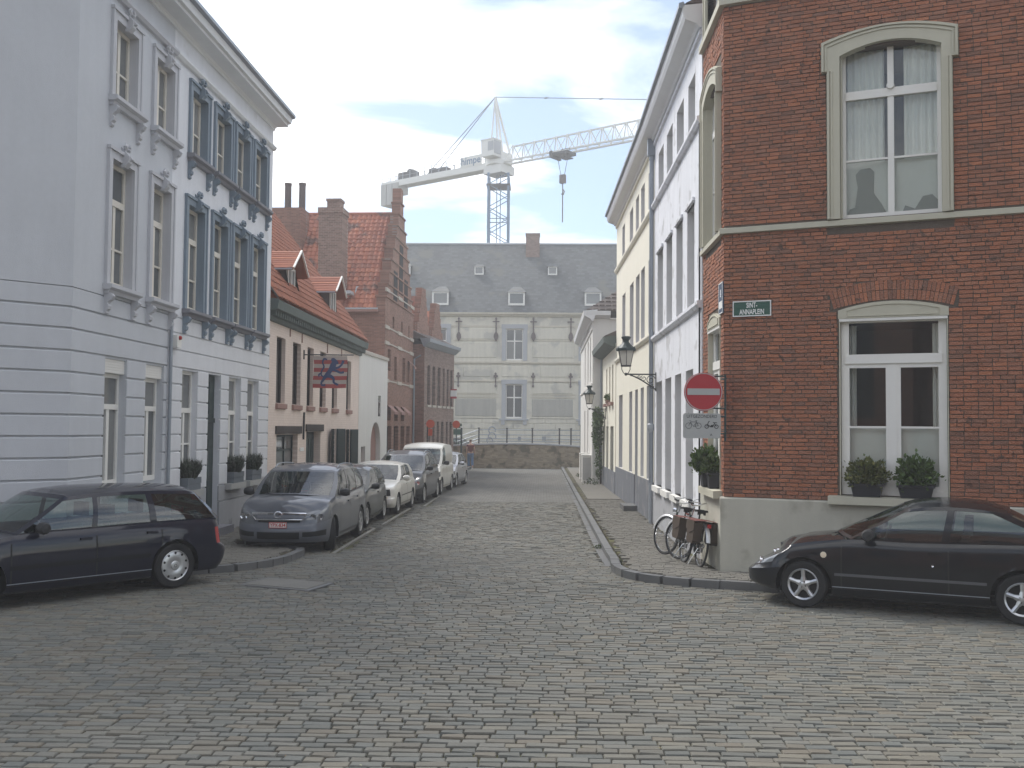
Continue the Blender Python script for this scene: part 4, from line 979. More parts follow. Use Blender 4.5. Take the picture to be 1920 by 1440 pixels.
# ================================================================== left: brown brick building with cornice
B0, B1 = (-6.2, 53.3), (-5.15, 59.4)
loc, az, L = facade(B0, B1)
hb = thing('brick_house', 'long low brown brick building with a grey cornice at the far left', 'house', loc, az)
up = [(0.6, 1.12), (1.58, 2.12), (2.64, 3.2), (3.68, 4.1), (4.55, 4.95), (5.35, 5.84)]
gd = [(0.6, 1.26), (1.63, 2.1), (2.55, 3.0), (3.42, 3.95), (4.46, 4.9), (5.3, 5.75)]
holes = [(a, b, 3.5, 5.62) for a, b in up] + [(a, b, 0.2, 2.62) for a, b in gd]
w = MB(); wall_holes(w, 0, L, -0.4, 6.7, holes, 0.2); w.build('wall', mt['brick_brown'], hb)
w = MB(); shell(w, 0, L, -0.4, 6.7, 6.0); w.build('side_wall', mt['brick_far_x'], hb)
for a, b, c, d in holes:
    window(hb, a, b, c, d, 0.12, mt['wood_dark'], mt['glass_black'], rows=[(c + (d - c) * 0.6, 0.04)], cols=(), fw=0.05)
    if c > 3: MB().box(a - 0.08, b + 0.08, -0.06, 0.05, c - 0.12, c).build('sill', mt['stone_band'], hb)
MB().prism([(0, 6.55), (-0.08, 6.58), (-0.30, 6.78), (-0.36, 6.80), (-0.38, 6.98), (0.2, 7.02)], -0.25, L + 0.1).build('cornice', mt['zinc'], hb)
MB().tube([(-0.02, 0.55, -0.3), (-0.02, 0.55, 5.9), (-0.02, 0.2, 6.1)], 0.05, 6).build('drainpipe', mt['zinc'], hb)
w = MB(); w.prism([(-0.2, 7.0), (3.0, 8.6), (6.2, 7.0)], 0, L); w.build('roof', mt['tile_grey'], hb)
for x0, x1, zt in ((0.6, 2.9, 9.9), (3.5, 5.7, 9.4)):
    k = MB(); n = 6; c = (x0 + x1) / 2; hh = (x1 - x0) / 2
    for i in range(n):
        z0, z1 = 7.0 + (zt - 7.0) * i / n, 7.0 + (zt - 7.0) * (i + 1) / n; s = hh * (1 - (i / n) * 0.78) if i > 1 else hh
        k.box(c - s, c + s, 0.6, 0.95, z0, z1)
    k.build('stepped_gable', mt['brick_far'], hb)
    k = MB(); k.face([(x0, 0.95, 7.4), (c, 0.95, zt - 0.4), (c, 5.5, zt - 0.4), (x0, 5.5, 7.4)]); k.face([(x1, 0.95, 7.4), (x1, 5.5, 7.4), (c, 5.5, zt - 0.4), (c, 0.95, zt - 0.4)])
    k.build('roof', mt['tile_red'], hb)
    k = MB(); k.box(x0 - 0.01, x0 + 0.2, 0.95, 5.4, 7.0, 7.45).build('side_wall', mt['brick_far_x'], hb)
for i, (x, lab) in enumerate(((-6.02, 'round orange disc sign on the near end of the brown brick building'), (-5.12, 'round orange disc sign on the far end of the brown brick building'))):
    y = (52.9, 58.3)[i]
    t = thing('disc_sign', lab, 'sign', (x + 0.22, y, 2.48), 0, group='orange disc signs')
    MB().lathe([(0, -0.02), (0.22, -0.02), (0.22, 0.02), (0, 0.02)], 20, ax='y').build('disc', mt['orange'], t)
    if i == 0: MB().box(-0.11, 0.11, -0.015, 0.015, -0.62, -0.26).build('plate', mt['orange'], t)
    MB().tube([(-0.3, 0.03, 0), (0.0, 0.03, 0)], 0.02, 5).build('bracket', mt['iron'], t)
t = thing('box_sign', 'small red and white sign on the upper far corner of the brown brick building', 'sign', (-5.12, 58.6, 4.25)); 
MB().box(-0.15, 0.2, -0.05, 0.05, -0.28, 0.28).build('panel', mt['sign_white'], t); MB().box(-0.152, 0.202, -0.053, 0.053, -0.28, -0.16).box(-0.152, 0.202, -0.053, 0.053, 0.2, 0.28).build('stripe', mt['sign_red'], t)

# ================================================================== right: corner house of red brick
K = (2.9, 16.2); KD = Vector((0.924, -0.382)); KE = (K[0] + KD.x * 8.0, K[1] + KD.y * 8.0)
loc, az, L = facade(K, KE)
br = thing('brick_house', 'red brick corner house with beige window surrounds and a beige plinth on the right', 'house', loc, az)
TOPZ = 12.5
LW = (1.76, 3.28, 1.33, 4.0)          # lower window opening
UW = (1.80, 3.23, 5.54, 8.16)
def arc_z(x, x0, x1, zs, rise):
    t = (x - (x0 + x1) / 2) / ((x1 - x0) / 2); return zs + rise * (1 - t * t)
T2 = (5.6, 7.1, 1.33, 4.0); T3 = (5.6, 7.05, 5.54, 8.16)
fh = [LW, UW, T2, T3]
w = MB(); wall_holes(w, 0.0, 8.0, -0.3, TOPZ, fh, 0.22, y=0.014)
w.face([(8, 0.014, -.3), (8, 9, -.3), (8, 9, TOPZ), (8, 0.014, TOPZ)]); w.face([(0, .014, TOPZ), (8, .014, TOPZ), (8, 9, TOPZ), (0, 9, TOPZ)])
fw_ = w.build('front_wall', mt['mortar_dark'], br)
S0, S1 = (2.9, 18.3), K
Ms, LS = rel(br, S0, S1)
SLW = (0.6, 1.78, 1.33, 4.0); SUW = (0.42, 1.72, 5.54, 8.10); STW = (0.42, 1.72, 9.25, 11.4)
w = MB(); wall_holes(w, 0, LS, -0.3, TOPZ, [SLW, SUW, STW], 0.22, y=0.014)
w.face([(0, .014, -.3), (0, .014, TOPZ), (0, 9, TOPZ), (0, 9, -.3)])
sw_ = w.build('side_wall', mt['mortar_dark'], br, M=Ms)
# bricks
BH, BL = 0.0625, 0.192
def arch_outer(x, win, rise_in, band):   # relieving arch over the lower windows
    return None
def bricks(parent, x0, x1, z0, z1, avoid, M, focus, n_single, corner=None):
    lib = []
    LEN = (BL, BL / 2, BL * 0.75, BL / 3.2, BL / 5)
    for ln_ in LEN:
        row = []
        for k in range(6):
            jj = lambda: random.uniform(-.0028, .0028)
            mb = MB(); d = 0.003 * k; l = ln_ - 0.011; hh = BH - 0.013
            mb.face([(jj(), jj(), jj()), (l * .5, jj(), jj() * .6), (l + jj(), jj(), jj()), (l + jj(), jj(), hh + jj()), (l * .5, jj(), hh + jj() * .6), (jj(), jj(), hh + jj())])
            mb.face([(0, 0, 0), (0, .02, 0), (l, .02, 0), (l, 0, 0)]); mb.face([(0, 0, hh), (l, 0, hh), (l, .02, hh), (0, .02, hh)])
            mb.face([(0, 0, 0), (0, 0, hh), (0, .02, hh), (0, .02, 0)]); mb.face([(l, 0, 0), (l, .02, 0), (l, .02, hh), (l, 0, hh)])
            row.append(mb)
        lib.append(row)
    me = [[b.mesh('brick', mt['brick_red']) for b in r] for r in lib]
    place = []; z = z0; r = 0
    while z + BH * 0.5 < z1:
        x = x0; r += 1; first = True
        if r % 2 == 0: seq = [1, 0]
        else: seq = [0]
        k = 0
        while x < x1 - 0.03:
            t = (2 if r % 2 else 1) if first else (0 if random.random() < 0.86 else 1)
            first = False; cz = z + BH / 2; done = False
            for q in ([t] + [p for p in (2, 1, 3, 4) if LEN[p] < LEN[t]]):
                ln_ = LEN[q]; cx = x + ln_ / 2
                if x + ln_ < x1 + 0.012 and not any(f(x + 0.004, cz) or f(x + ln_ - 0.012, cz) or f(cx, cz) for f in avoid):
                    place.append((x, z, q)); x += ln_; done = True; break
            if not done: x += 0.018
        z += BH
    place.sort(key=lambda p: focus(p[0], p[1]))
    big = MB()
    for i, (x, z, t) in enumerate(place):
        q = random.randrange(6); T = M @ Matrix.Translation((x + 0.004, random.uniform(-0.006, 0.006), z + 0.005 + random.uniform(-.0015, .0015))) @ Matrix.Rotation(random.uniform(-.02, .02), 4, 'Y')
        if i < n_single:
            o = bpy.data.objects.new('brick', me[t][q]); COL.objects.link(o); o.parent = parent; o.matrix_local = T
        else: big.add(lib[t][q], T)
    big.build('brickwork', mt['brick_red'], parent, kind='stuff')
def rect(a, b, c, d): return lambda x, z: a < x < b and c < z < d
def seg_region(x0, x1, zb, zs, rise): return lambda x, z: x0 < x < x1 and zb < z < arc_z(x, x0, x1, zs, rise)
ARC = (1.68, 3.36, 4.15, 0.12, 0.30)      # span, spring height, rise, band height
def relief(x0, x1, zs, rise, band): return lambda x, z: x0 - 0.06 < x < x1 + 0.06 and zs - 0.05 < z < arc_z(x, x0, x1, zs, rise) + band + 0.0
av = [rect(LW[0] - .01, LW[1] + .01, 1.2, 4.2), relief(*ARC[:2], ARC[2], ARC[3], ARC[4]), seg_region(1.50, 3.48, 5.3, 8.27, 0.19), rect(-1, 9, 5.41, 5.53),
      rect(T2[0], T2[1], 1.2, 4.2), relief(T2[0] - .08, T2[1] + .08, 4.15, 0.12, 0.30), seg_region(T3[0] - .28, T3[1] + .25, 5.3, 8.27, 0.19), rect(-1, 9, 9.12, 9.30)]
av[2] = lambda x, z: (1.60 < x < 3.38 and 5.3 < z < arc_z(x, 1.52, 3.46, 8.27, 0.18)) or (1.52 < x < 3.46 and 7.82 < z < arc_z(x, 1.52, 3.46, 8.27, 0.18))
av[6] = lambda x, z: (T3[0] - 0.2 < x < T3[1] + 0.15 and 5.3 < z < 8.4)
bricks(fw_, 0.0, 8.0, 1.245, 10.6, av, Matrix.Identity(4), lambda x, z: abs(x - 3.9) + abs(z - 3.2) * 0.9, 300)
avs = [rect(SLW[0] - .02, SLW[1] + .02, 1.2, 4.3), rect(SUW[0] - .14, SUW[1] + .14, 5.3, 8.5), rect(-1, 9, 5.41, 5.53), rect(-1, 9, 9.12, 9.30), rect(STW[0] - .1, STW[1] + .1, 9.2, 11.5)]
bricks(sw_, 0.0, LS, 1.245, 10.6, avs, Ms, lambda x, z: abs(z - 3.2) - x * 0.3, 120)
# relieving arches of bricks on edge
def relief_arch(parent, x0, x1, zs, rise, band, M=Matrix.Identity(4)):
    n = int((x1 - x0) / 0.056); cx = (x0 + x1) / 2; half = (x1 - x0) / 2; Rr = (half * half + rise * rise) / (2 * rise); zc = zs + rise - Rr
    a0 = math.asin(half / Rr)
    for k in range(n):
        a = -a0 + 2 * a0 * (k + 0.5) / n; da = a0 / n * 0.86
        for r0, r1 in ((Rr + 0.005, Rr + band / 2 - 0.004), (Rr + band / 2 + 0.004, Rr + band - 0.004)):
            if random.random() < 0.5: r1 = r1
            p = [(cx + math.sin(t) * r, zc + math.cos(t) * r) for r, t in ((r0, a - da), (r0, a + da), (r1, a + da), (r1, a - da))]
            mb = MB(); y0 = random.uniform(-.003, .003); mb.prism(p, y0, 0.016, 'y'); mb.build('arch_brick', mt['brick_red'], parent, M=M)
relief_arch(fw_, ARC[0], ARC[1], ARC[2], ARC[3], ARC[4])
relief_arch(fw_, T2[0] - .08, T2[1] + .08, 4.15, 0.12, 0.30)
# plinth, string courses
MB().prism([(0.014, -0.3), (-0.045, -0.3), (-0.045, 1.215), (-0.03, 1.235), (0.014, 1.24)], -0.05, 8.0).build('plinth', mt['beige_plinth'], br)
MB().prism([(0.014, -0.3), (-0.045, -0.3), (-0.045, 1.215), (-0.03, 1.235), (0.014, 1.24)], 0, LS + 0.02).build('plinth', mt['beige_plinth'], br, M=Ms)
for z0, z1, o_ in ((5.42, 5.53, 0.06), (9.13, 9.28, 0.08)):
    MB().prism([(0.014, z0), (-o_, z0 + 0.01), (-o_, z1 - 0.02), (0.014, z1)], -0.06, 8.0).build('string_course', mt['beige_paint'], br)
    MB().prism([(0.014, z0), (-o_, z0 + 0.01), (-o_, z1 - 0.02), (0.014, z1)], 0, LS + 0.03).build('string_course', mt['beige_paint'], br, M=Ms)
# surround with ears round the upper window
def eared(parent, x0, x1, ix0, ix1, z0, zs, rise, izs, irise, ear, M=None):
    n = 14
    outer = [(x0, z0), (x0, 7.82)]; inner = [(ix0, z0), (ix0, 7.82)]
    e0, e1 = x0 - ear, x1 + ear
    mb = MB(); pr_ = 0.075
    outer = [(x0, z0), (x0, 7.82), (e0, 7.821), (e0, zs)]; inner = [(ix0, z0), (ix0, 7.82), (ix0, 7.821), (ix0, izs)]
    for i in range(1, n):
        t = i / n; xo = e0 + (e1 - e0) * t; xi = ix0 + (ix1 - ix0) * t
        outer.append((xo, arc_z(xo, e0, e1, zs, rise))); inner.append((xi, arc_z(xi, ix0, ix1, izs, irise)))
    outer += [(e1, zs), (e1, 7.821), (x1, 7.82), (x1, z0)]; inner += [(ix1, izs), (ix1, 7.821), (ix1, 7.82), (ix1, z0)]
    mb.ring(outer, inner, -pr_, 0.10)
    s = mb.build('window_surround', mt['beige_paint'], parent, M=M)
    mo = MB()
    def off(pts, d_, cx=(x0 + x1) / 2, cz=7.0):
        r_ = []
        for x, z in pts:
            r_.append((x + (d_ if x < cx else -d_) * min(1, abs(x - cx) / 0.4), z - (d_ if z > 7.9 else 0)))
        return r_
    mo.ring(off(outer, 0.012), off(outer, 0.04), -pr_ - 0.028, -pr_ + 0.002)
    mo.ring(off(outer, 0.06), off(outer, 0.085), -pr_ - 0.015, -pr_ + 0.002)
    mo.build('moulding', mt['beige_paint'], s, M=M)
    # fill between arch and square opening
    f = MB()
    for i in range(n):
        xa, xb = ix0 + (ix1 - ix0) * i / n, ix0 + (ix1 - ix0) * (i + 1) / n
        f.face([(xa, 0.10, arc_z(xa, ix0, ix1, izs, irise)), (xb, 0.10, arc_z(xb, ix0, ix1, izs, irise)), (xb, 0.10, izs + irise + .1), (xa, 0.10, izs + irise + .1)])
    f.build('arch_infill', mt['beige_paint'], s, M=M)
eared(br, 1.60, 3.38, 1.79, 3.23, 5.53, 8.28, 0.17, 8.04, 0.16, 0.08)
eared(br, 5.45, 7.2, 5.6, 7.05, 5.53, 8.28, 0.17, 8.04, 0.16, 0.08)
eared(br, 0.26, 1.86, 0.42, 1.72, 5.53, 8.22, 0.20, 7.98, 0.18, 0.06, M=Ms)
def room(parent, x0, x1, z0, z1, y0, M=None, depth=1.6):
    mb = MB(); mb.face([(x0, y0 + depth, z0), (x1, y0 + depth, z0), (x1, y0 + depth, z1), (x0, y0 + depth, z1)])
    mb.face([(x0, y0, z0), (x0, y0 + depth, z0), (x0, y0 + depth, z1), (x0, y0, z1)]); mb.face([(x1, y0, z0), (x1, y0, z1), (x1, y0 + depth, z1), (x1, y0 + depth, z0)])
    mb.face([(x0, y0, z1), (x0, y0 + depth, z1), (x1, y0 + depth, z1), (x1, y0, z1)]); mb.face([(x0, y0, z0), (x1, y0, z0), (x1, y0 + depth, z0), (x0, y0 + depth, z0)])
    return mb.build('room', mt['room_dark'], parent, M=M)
def drape(parent, x0, x1, z0, z1, y, folds, amp=0.03, M=None, lean=0.0):
    rows = []; n = folds * 8
    for j in range(9):
        t = j / 8; r = []
        for i in range(n + 1):
            u = i / n; xx = x0 + (x1 - x0) * u + lean * (1 - t) * u
            r.append((xx, y + amp * math.sin(u * folds * 6.28 + 0.6 * math.sin(u * 9)) * (1.0 - 0.25 * t), z0 + (z1 - z0) * t))
        rows.append(r)
    return MB().grid(rows).build('curtain', mt['curtain'], parent, smooth=True, M=M)
def big_upper(parent, x0, x1, M=None, z0=5.54):
    w_ = window(parent, x0 + 0.01, x1 - 0.01, z0, 8.24, 0.14, mt['white_paint'], mt['glass_clear'], rows=[(7.46, 0.13), (6.45, 0.03)], cols=(0.5,), fw=0.06, bar=0.045, M=M)
    c = (x0 + x1) / 2
    MB().lathe([(0, -0.03), (0.05, -0.03), (0.06, 0.0), (0.06, 0.03)], 12, (c, 0.11, 7.55), 'y').build('boss', mt['white_paint'], w_, M=M)
    room(w_, x0, x1, z0, 8.3, 0.21, M)
    drape(w_, x0 + 0.02, c - 0.10, 5.6, 8.22, 0.30, 6, 0.035, M); drape(w_, c + 0.18, x1 - 0.02, 5.6, 8.22, 0.30, 5, 0.035, M)
    # half-height net curtain
    drape(w_, x0 + 0.03, x1 - 0.03, 5.58, 6.44, 0.245, 3, 0.006, M)
    return w_
uw = big_upper(br, 1.79, 3.23); big_upper(br, 5.6, 7.05)
# dark shapes standing on the inner sill
def cutout(parent, pts, y): MB().prism(pts, y, y + 0.02, 'y').build('window_ornament', mt['concrete'], parent)
cutout(uw, [(1.86, 5.62), (1.9, 5.72), (1.98, 5.74), (2.02, 6.05), (1.99, 6.25), (2.06, 6.33), (2.2, 6.34), (2.26, 6.28), (2.25, 5.95), (2.36, 5.78), (2.44, 5.62)], 0.225)
cutout(uw, [(2.66, 5.62), (2.7, 5.72), (2.84, 5.66), (2.95, 5.84), (3.08, 5.86), (3.17, 5.76), (3.17, 5.62)], 0.225)
def big_lower(parent, x0, x1, M=None, y=0.08):
    w_ = window(parent, x0 + 0.02, x1 - 0.02, 1.34, 4.0, y, mt['white_paint'], mt['glass_clear'], rows=[(3.39, 0.14)], cols=(0.5,), fw=0.06, bar=0.05, top_open=3.2, M=M)
    c = (x0 + x1) / 2; f = MB()
    for a, b in ((x0 + 0.08, c - 0.05), (c + 0.05, x1 - 0.08)):
        f.box(a, a + 0.055, y + 0.005, y + 0.05, 1.42, 3.32).box(b - 0.055, b, y + 0.005, y + 0.05, 1.42, 3.32).box(a + .055, b - .055, y + 0.005, y + 0.05, 3.255, 3.32).box(a + .055, b - .055, y + 0.005, y + 0.05, 1.42, 1.49).box(a + .055, b - .055, y + 0.008, y + 0.045, 2.345, 2.375)
    f.box(x0 + 0.08, x0 + 0.13, y + 0.005, y + 0.05, 3.46, 3.94).box(x1 - 0.13, x1 - 0.08, y + 0.005, y + 0.05, 3.46, 3.94)
    f.build('sash', mt['white_paint'], w_, M=M)
    room(w_, x0, x1, 1.34, 4.0, y + 0.12, M, 1.8)
    drape(w_, x0 + 0.12, x1 - 0.12, 1.45, 2.36, y + 0.14, 3, 0.005, M)
    drape(w_, x1 - 0.22, x1 - 0.12, 1.45, 3.92, y + 0.22, 2, 0.03, M); drape(w_, x0 + 0.12, x0 + 0.22, 1.45, 3.92, y + 0.22, 2, 0.03, M)
    # painted board filling the arch above
    n = 12; b_ = MB(); pts = [(x0 - 0.015 + (x1 - x0 + .03) * i / n, arc_z(x0 + (x1 - x0) * i / n, x0, x1, 4.13, 0.12)) for i in range(n + 1)]
    b_.prism([(x0 - 0.015, 4.002), (x1 + 0.015, 4.002)] + pts[::-1], -0.025, 0.05, 'y')
    tb = b_.build('arch_board', mt['beige_paint'], w_, M=M)
    q = MB(); ip = [(x, z - 0.035) for x, z in pts[1:-1]]; ip2 = [(x, z - 0.05) for x, z in pts[1:-1]]
    q.ring([(pts[1][0], 4.04)] + ip + [(pts[-2][0], 4.04)], [(pts[1][0] + .015, 4.04)] + [(x, z) for x, z in ip2] + [(pts[-2][0] - .015, 4.04)], -0.037, -0.024).box(pts[1][0], pts[-2][0], -0.037, -0.024, 4.03, 4.045)
    q.build('moulding', mt['beige_paint'], tb, M=M)
    MB().box(x0, x1, -0.02, 0.08, 3.96, 4.0).build('drip_board', mt['white_paint'], w_, M=M)
    return w_
big_lower(br, LW[0], LW[1]); big_lower(br, T2[0], T2[1]); big_lower(br, SLW[0], SLW[1], Ms)
for q_, M_, zt_r in ((SUW, Ms, 8.16), (UW, None, 8.2), (SLW, Ms, 4.0), (LW, None, 4.0)):
    MB().box(q_[0] - 0.002, q_[0] + 0.012, -0.01, 0.215, q_[2], zt_r).box(q_[1] - 0.012, q_[1] + 0.002, -0.01, 0.215, q_[2], zt_r).build('window_reveal', mt['beige_paint'], br, M=M_)
window(br, SUW[0] + 0.013, SUW[1] - 0.013, 5.54, 8.18, 0.10, mt['white_paint'], mt['glass_dark'], rows=[(7.46, 0.12), (6.45, 0.03)], cols=(0.5,), fw=0.06, M=Ms)
window(br, STW[0], STW[1], 9.28, 11.4, 0.16, mt['white_paint'], mt['glass_dark'], rows=[(10.7, 0.1)], cols=(0.5,), fw=0.06, M=Ms)
frame_trim(br, STW[0], STW[1], 9.28, 11.4, 0.14, mt['beige_paint'], M=Ms, keystone=False)
MB().prism([(0.1, 1.33), (-0.17, 1.315), (-0.17, 1.20), (0.0, 1.19)], 1.60, 3.45).build('sill', mt['beige_paint'], br)
MB().prism([(0.1, 1.33), (-0.17, 1.315), (-0.17, 1.20), (0.0, 1.19)], 5.45, 7.25).build('sill', mt['beige_paint'], br)
MB().prism([(0.1, 1.33), (-0.14, 1.315), (-0.14, 1.20), (0.0, 1.19)], 0.35, 1.90).build('sill', mt['beige_paint'], br, M=Ms)
MB().prism([(0, 12.3), (-0.5, 12.5), (-0.5, 12.7), (0, 12.8)], -0.3, 8).build('cornice', mt['cornice_white'], br)
MB().prism([(-0.3, 12.7), (4.5, 15.5), (9, 12.7)], 0, 8).build('roof', mt['tile_grey'], br)
# street name plates
def plate(name, label, M, wd, hh, back, lines, size, sx=0.62, rim='sign_white'):
    t = bpy.data.objects.new(name, None); COL.objects.link(t); t.matrix_world = M; t['label'] = label; t['category'] = 'street sign'
    MB().box(-wd / 2, wd / 2, -0.008, 0.008, -hh / 2, hh / 2).build('board', mt[back], t)
    b = 0.016; MB().box(-wd / 2, wd / 2, -0.012, -0.006, hh / 2 - b, hh / 2).box(-wd / 2, wd / 2, -0.012, -0.006, -hh / 2, -hh / 2 + b).box(-wd / 2, -wd / 2 + b, -0.012, -0.006, -hh / 2 + b, hh / 2 - b).box(wd / 2 - b, wd / 2, -0.012, -0.006, -hh / 2 + b, hh / 2 - b).build('rim', mt[rim], t)
    for i, tx in enumerate(lines):
        if tx: text_mesh(tx, size, 'lettering', mt['sign_white'], t, Matrix.Translation((0.0, -0.0085, (len(lines) - 1) * size * 0.43 - i * size * 0.92)) @ FX, sx=sx, bold=0.002)
    return t
Hm = Matrix.Translation(br.location) @ Matrix.Rotation(br.rotation_euler.z, 4, 'Z')
plate('street_sign', 'green street name sign with white rim reading SINT-ANNAPLEIN on the red brick front', Hm @ Matrix.Translation((0.445, -0.016, 4.215)), 0.60, 0.245, 'sign_green', ['SINT-', 'ANNAPLEIN'], 0.115)
bs = plate('street_sign', 'small blue enamel sign on the side wall of the brick house beside the corner', Hm @ Ms @ Matrix.Translation((1.93, -0.016, 4.42)), 0.36, 0.50, 'sign_blue', [], 0.06)
MB().box(-0.14, 0.14, -0.0105, -0.008, -0.17, -0.05).build('panel', mt['sign_white'], bs)
MB().box(-0.03, 0.03, -0.0105, -0.008, 0.02, 0.14).build('emblem', mt['sign_white'], bs)
# pots on the sills
def place_on(M, x, y, z): 
    v = (Hm @ M) @ Vector((x, y, z)); return v
p = place_on(Matrix.Identity(4), 2.15, -0.06, 1.325)
potted('window_plant', 'yellow-green box shrub in a black trough on the left half of the front sill', p, br.rotation_euler.z, (0.46, 0.19, 0.19), (1900, 0.29, 0.18, 0.21, 0.05, 0.35), mt['pot_black'], mt['foliage_yellow'], 'box shrubs on the front sill', 5)
p = place_on(Matrix.Identity(4), 2.83, -0.06, 1.325)
potted('window_plant', 'dark green box shrub in a black trough on the right half of the front sill', p, br.rotation_euler.z, (0.50, 0.19, 0.19), (1900, 0.28, 0.18, 0.24, 0.05, 0.35), mt['pot_black'], mt['foliage_fresh'], 'box shrubs on the front sill', 8)
azs = math.atan2(K[1] - 18.3, 0.0001)
p = place_on(Ms, 0.75, -0.05, 1.325)
t = potted('window_plant', 'bushy conifer shrub in a dark pot on the narrow side sill above the bicycles', p, azs, (0.30, 0.2, 0.28), (1300, 0.30, 0.26, 0.22, 0.07, 0.5), mt['pot_black'], mt['foliage_fresh'], 'shrubs on the side sill', 13)
p = place_on(Ms, 1.25, -0.03, 1.325)
t = potted('window_plant', 'small dark potted shrub on the side sill nearest the brick corner', p, azs, (0.2, 0.18, 0.26), (600, 0.17, 0.16, 0.16, 0.06, 0.5), mt['pot_black'], mt['foliage'], 'shrubs on the side sill', 17)

# no entry sign and plate, on a bracket from the wall edge
ns = thing('road_sign', 'large round red no entry sign on a bracket at the brick corner', 'road sign', (2.52, 15.86, 2.89))
MB().lathe([(0, 0.012), (0.285, 0.012), (0.30, 0.02), (0.30, -0.008), (0.288, -0.014), (0, -0.014)], 40, ax='y').build('disc', mt['sign_red'], ns)
MB().box(-0.25, 0.25, -0.019, -0.013, -0.05, 0.05).build('bar', mt['sign_grey'], ns)
MB().ring([(0.292 * math.cos(R(a)), 0.292 * math.sin(R(a))) for a in range(0, 361, 10)], [(0.28 * math.cos(R(a)), 0.28 * math.sin(R(a))) for a in range(0, 361, 10)], -0.0155, -0.013).build('rim', mt['sign_grey'], ns)
MB().tube([(0.0, 0.03, 0.245), (0.345, 0.03, 0.245)], 0.012, 6).tube([(0.0, 0.03, -0.255), (0.345, 0.03, -0.255)], 0.012, 6).tube([(0.345, 0.03, 0.27), (0.345, 0.03, -0.76)], 0.016, 6).box(0.33, 0.37, 0.03, 0.32, 0.2, 0.225).box(0.33, 0.37, 0.03, 0.32, -0.62, -0.6).build('bracket', mt['iron_green'], ns)
pn = thing('supplementary_plate', 'grey plate with bicycle and moped symbols under the round no entry sign', 'road sign', (2.495, 15.86, 2.36))
def rrect(w_, h_, r_, n=5):
    out_ = []
    for cx, cz, a0 in ((w_ / 2 - r_, h_ / 2 - r_, 0), (-w_ / 2 + r_, h_ / 2 - r_, 90), (-w_ / 2 + r_, -h_ / 2 + r_, 180), (w_ / 2 - r_, -h_ / 2 + r_, 270)):
        for k in range(n + 1): out_.append((cx + r_ * math.cos(R(a0 + 90 * k / n)), cz + r_ * math.sin(R(a0 + 90 * k / n))))
    return out_
MB().prism(rrect(0.58, 0.39, 0.04), -0.008, 0.008, 'y').build('board', mt['sign_grey'], pn)
MB().tube([(-0.2, 0.02, 0.2), (-0.2, 0.02, 0.1)], 0.008, 5).tube([(0.0, 0.025, 0.15), (0.37, 0.025, 0.15)], 0.012, 6).tube([(0.0, 0.025, -0.12), (0.37, 0.025, -0.12)], 0.012, 6).build('bracket', mt['iron_green'], pn)
text_mesh('UITGEZONDERD', 0.072, 'lettering', mt['iron'], pn, Matrix.Translation((0, -0.0085, 0.145)) @ FX, sx=0.86)
text_mesh('A', 0.055, 'lettering', mt['iron'], pn, Matrix.Translation((0.145, -0.0085, -0.14)) @ FX)
def circ(mb, cx, cz, r0, r1, y=-0.0105, n=20):
    o_ = [(cx + r1 * math.cos(2 * math.pi * k / n), cz + r1 * math.sin(2 * math.pi * k / n)) for k in range(n + 1)]
    i_ = [(cx + r0 * math.cos(2 * math.pi * k / n), cz + r0 * math.sin(2 * math.pi * k / n)) for k in range(n + 1)]
    mb.ring(o_, i_, y, y + 0.002)
def lines(mb, segs, wd=0.006, y=-0.0105):
    for (a, b), (c, d) in segs:
        L_ = math.hypot(c - a, d - b) + 1e-6; nx, nz = -(d - b) / L_ * wd / 2, (c - a) / L_ * wd / 2
        mb.face([(a + nx, y, b + nz), (c + nx, y, d + nz), (c - nx, y, d - nz), (a - nx, y, b - nz)])
b = MB(); circ(b, -0.205, 0.0, 0.042, 0.048); circ(b, -0.055, 0.0, 0.042, 0.048)
lines(b, [((-0.205, 0), (-0.175, 0.06)), ((-0.175, 0.06), (-0.085, 0.06)), ((-0.175, 0.055), (-0.13, -0.01)), ((-0.13, -0.01), (-0.085, 0.06)), ((-0.13, -0.01), (-0.055, 0)), ((-0.055, 0), (-0.09, 0.075)), ((-0.195, 0.078), (-0.165, 0.075)), ((-0.105, 0.078), (-0.07, 0.08))])
b.build('bicycle_symbol', mt['iron'], pn)
b = MB(); circ(b, 0.075, -0.01, 0.022, 0.034); circ(b, 0.225, -0.01, 0.022, 0.034)
lines(b, [((0.075, -0.01), (0.105, 0.065)), ((0.105, 0.065), (0.12, 0.075)), ((0.09, 0.02), (0.13, -0.01)), ((0.13, -0.01), (0.175, -0.01)), ((0.175, 0.0), (0.20, 0.05)), ((0.17, 0.052), (0.235, 0.048)), ((0.20, 0.03), (0.225, -0.01))], 0.012)
b.prism([(0.13, -0.02), (0.175, -0.02), (0.18, 0.015), (0.14, 0.015)], -0.0105, -0.0085, 'y'); b.build('moped_symbol', mt['iron'], pn)

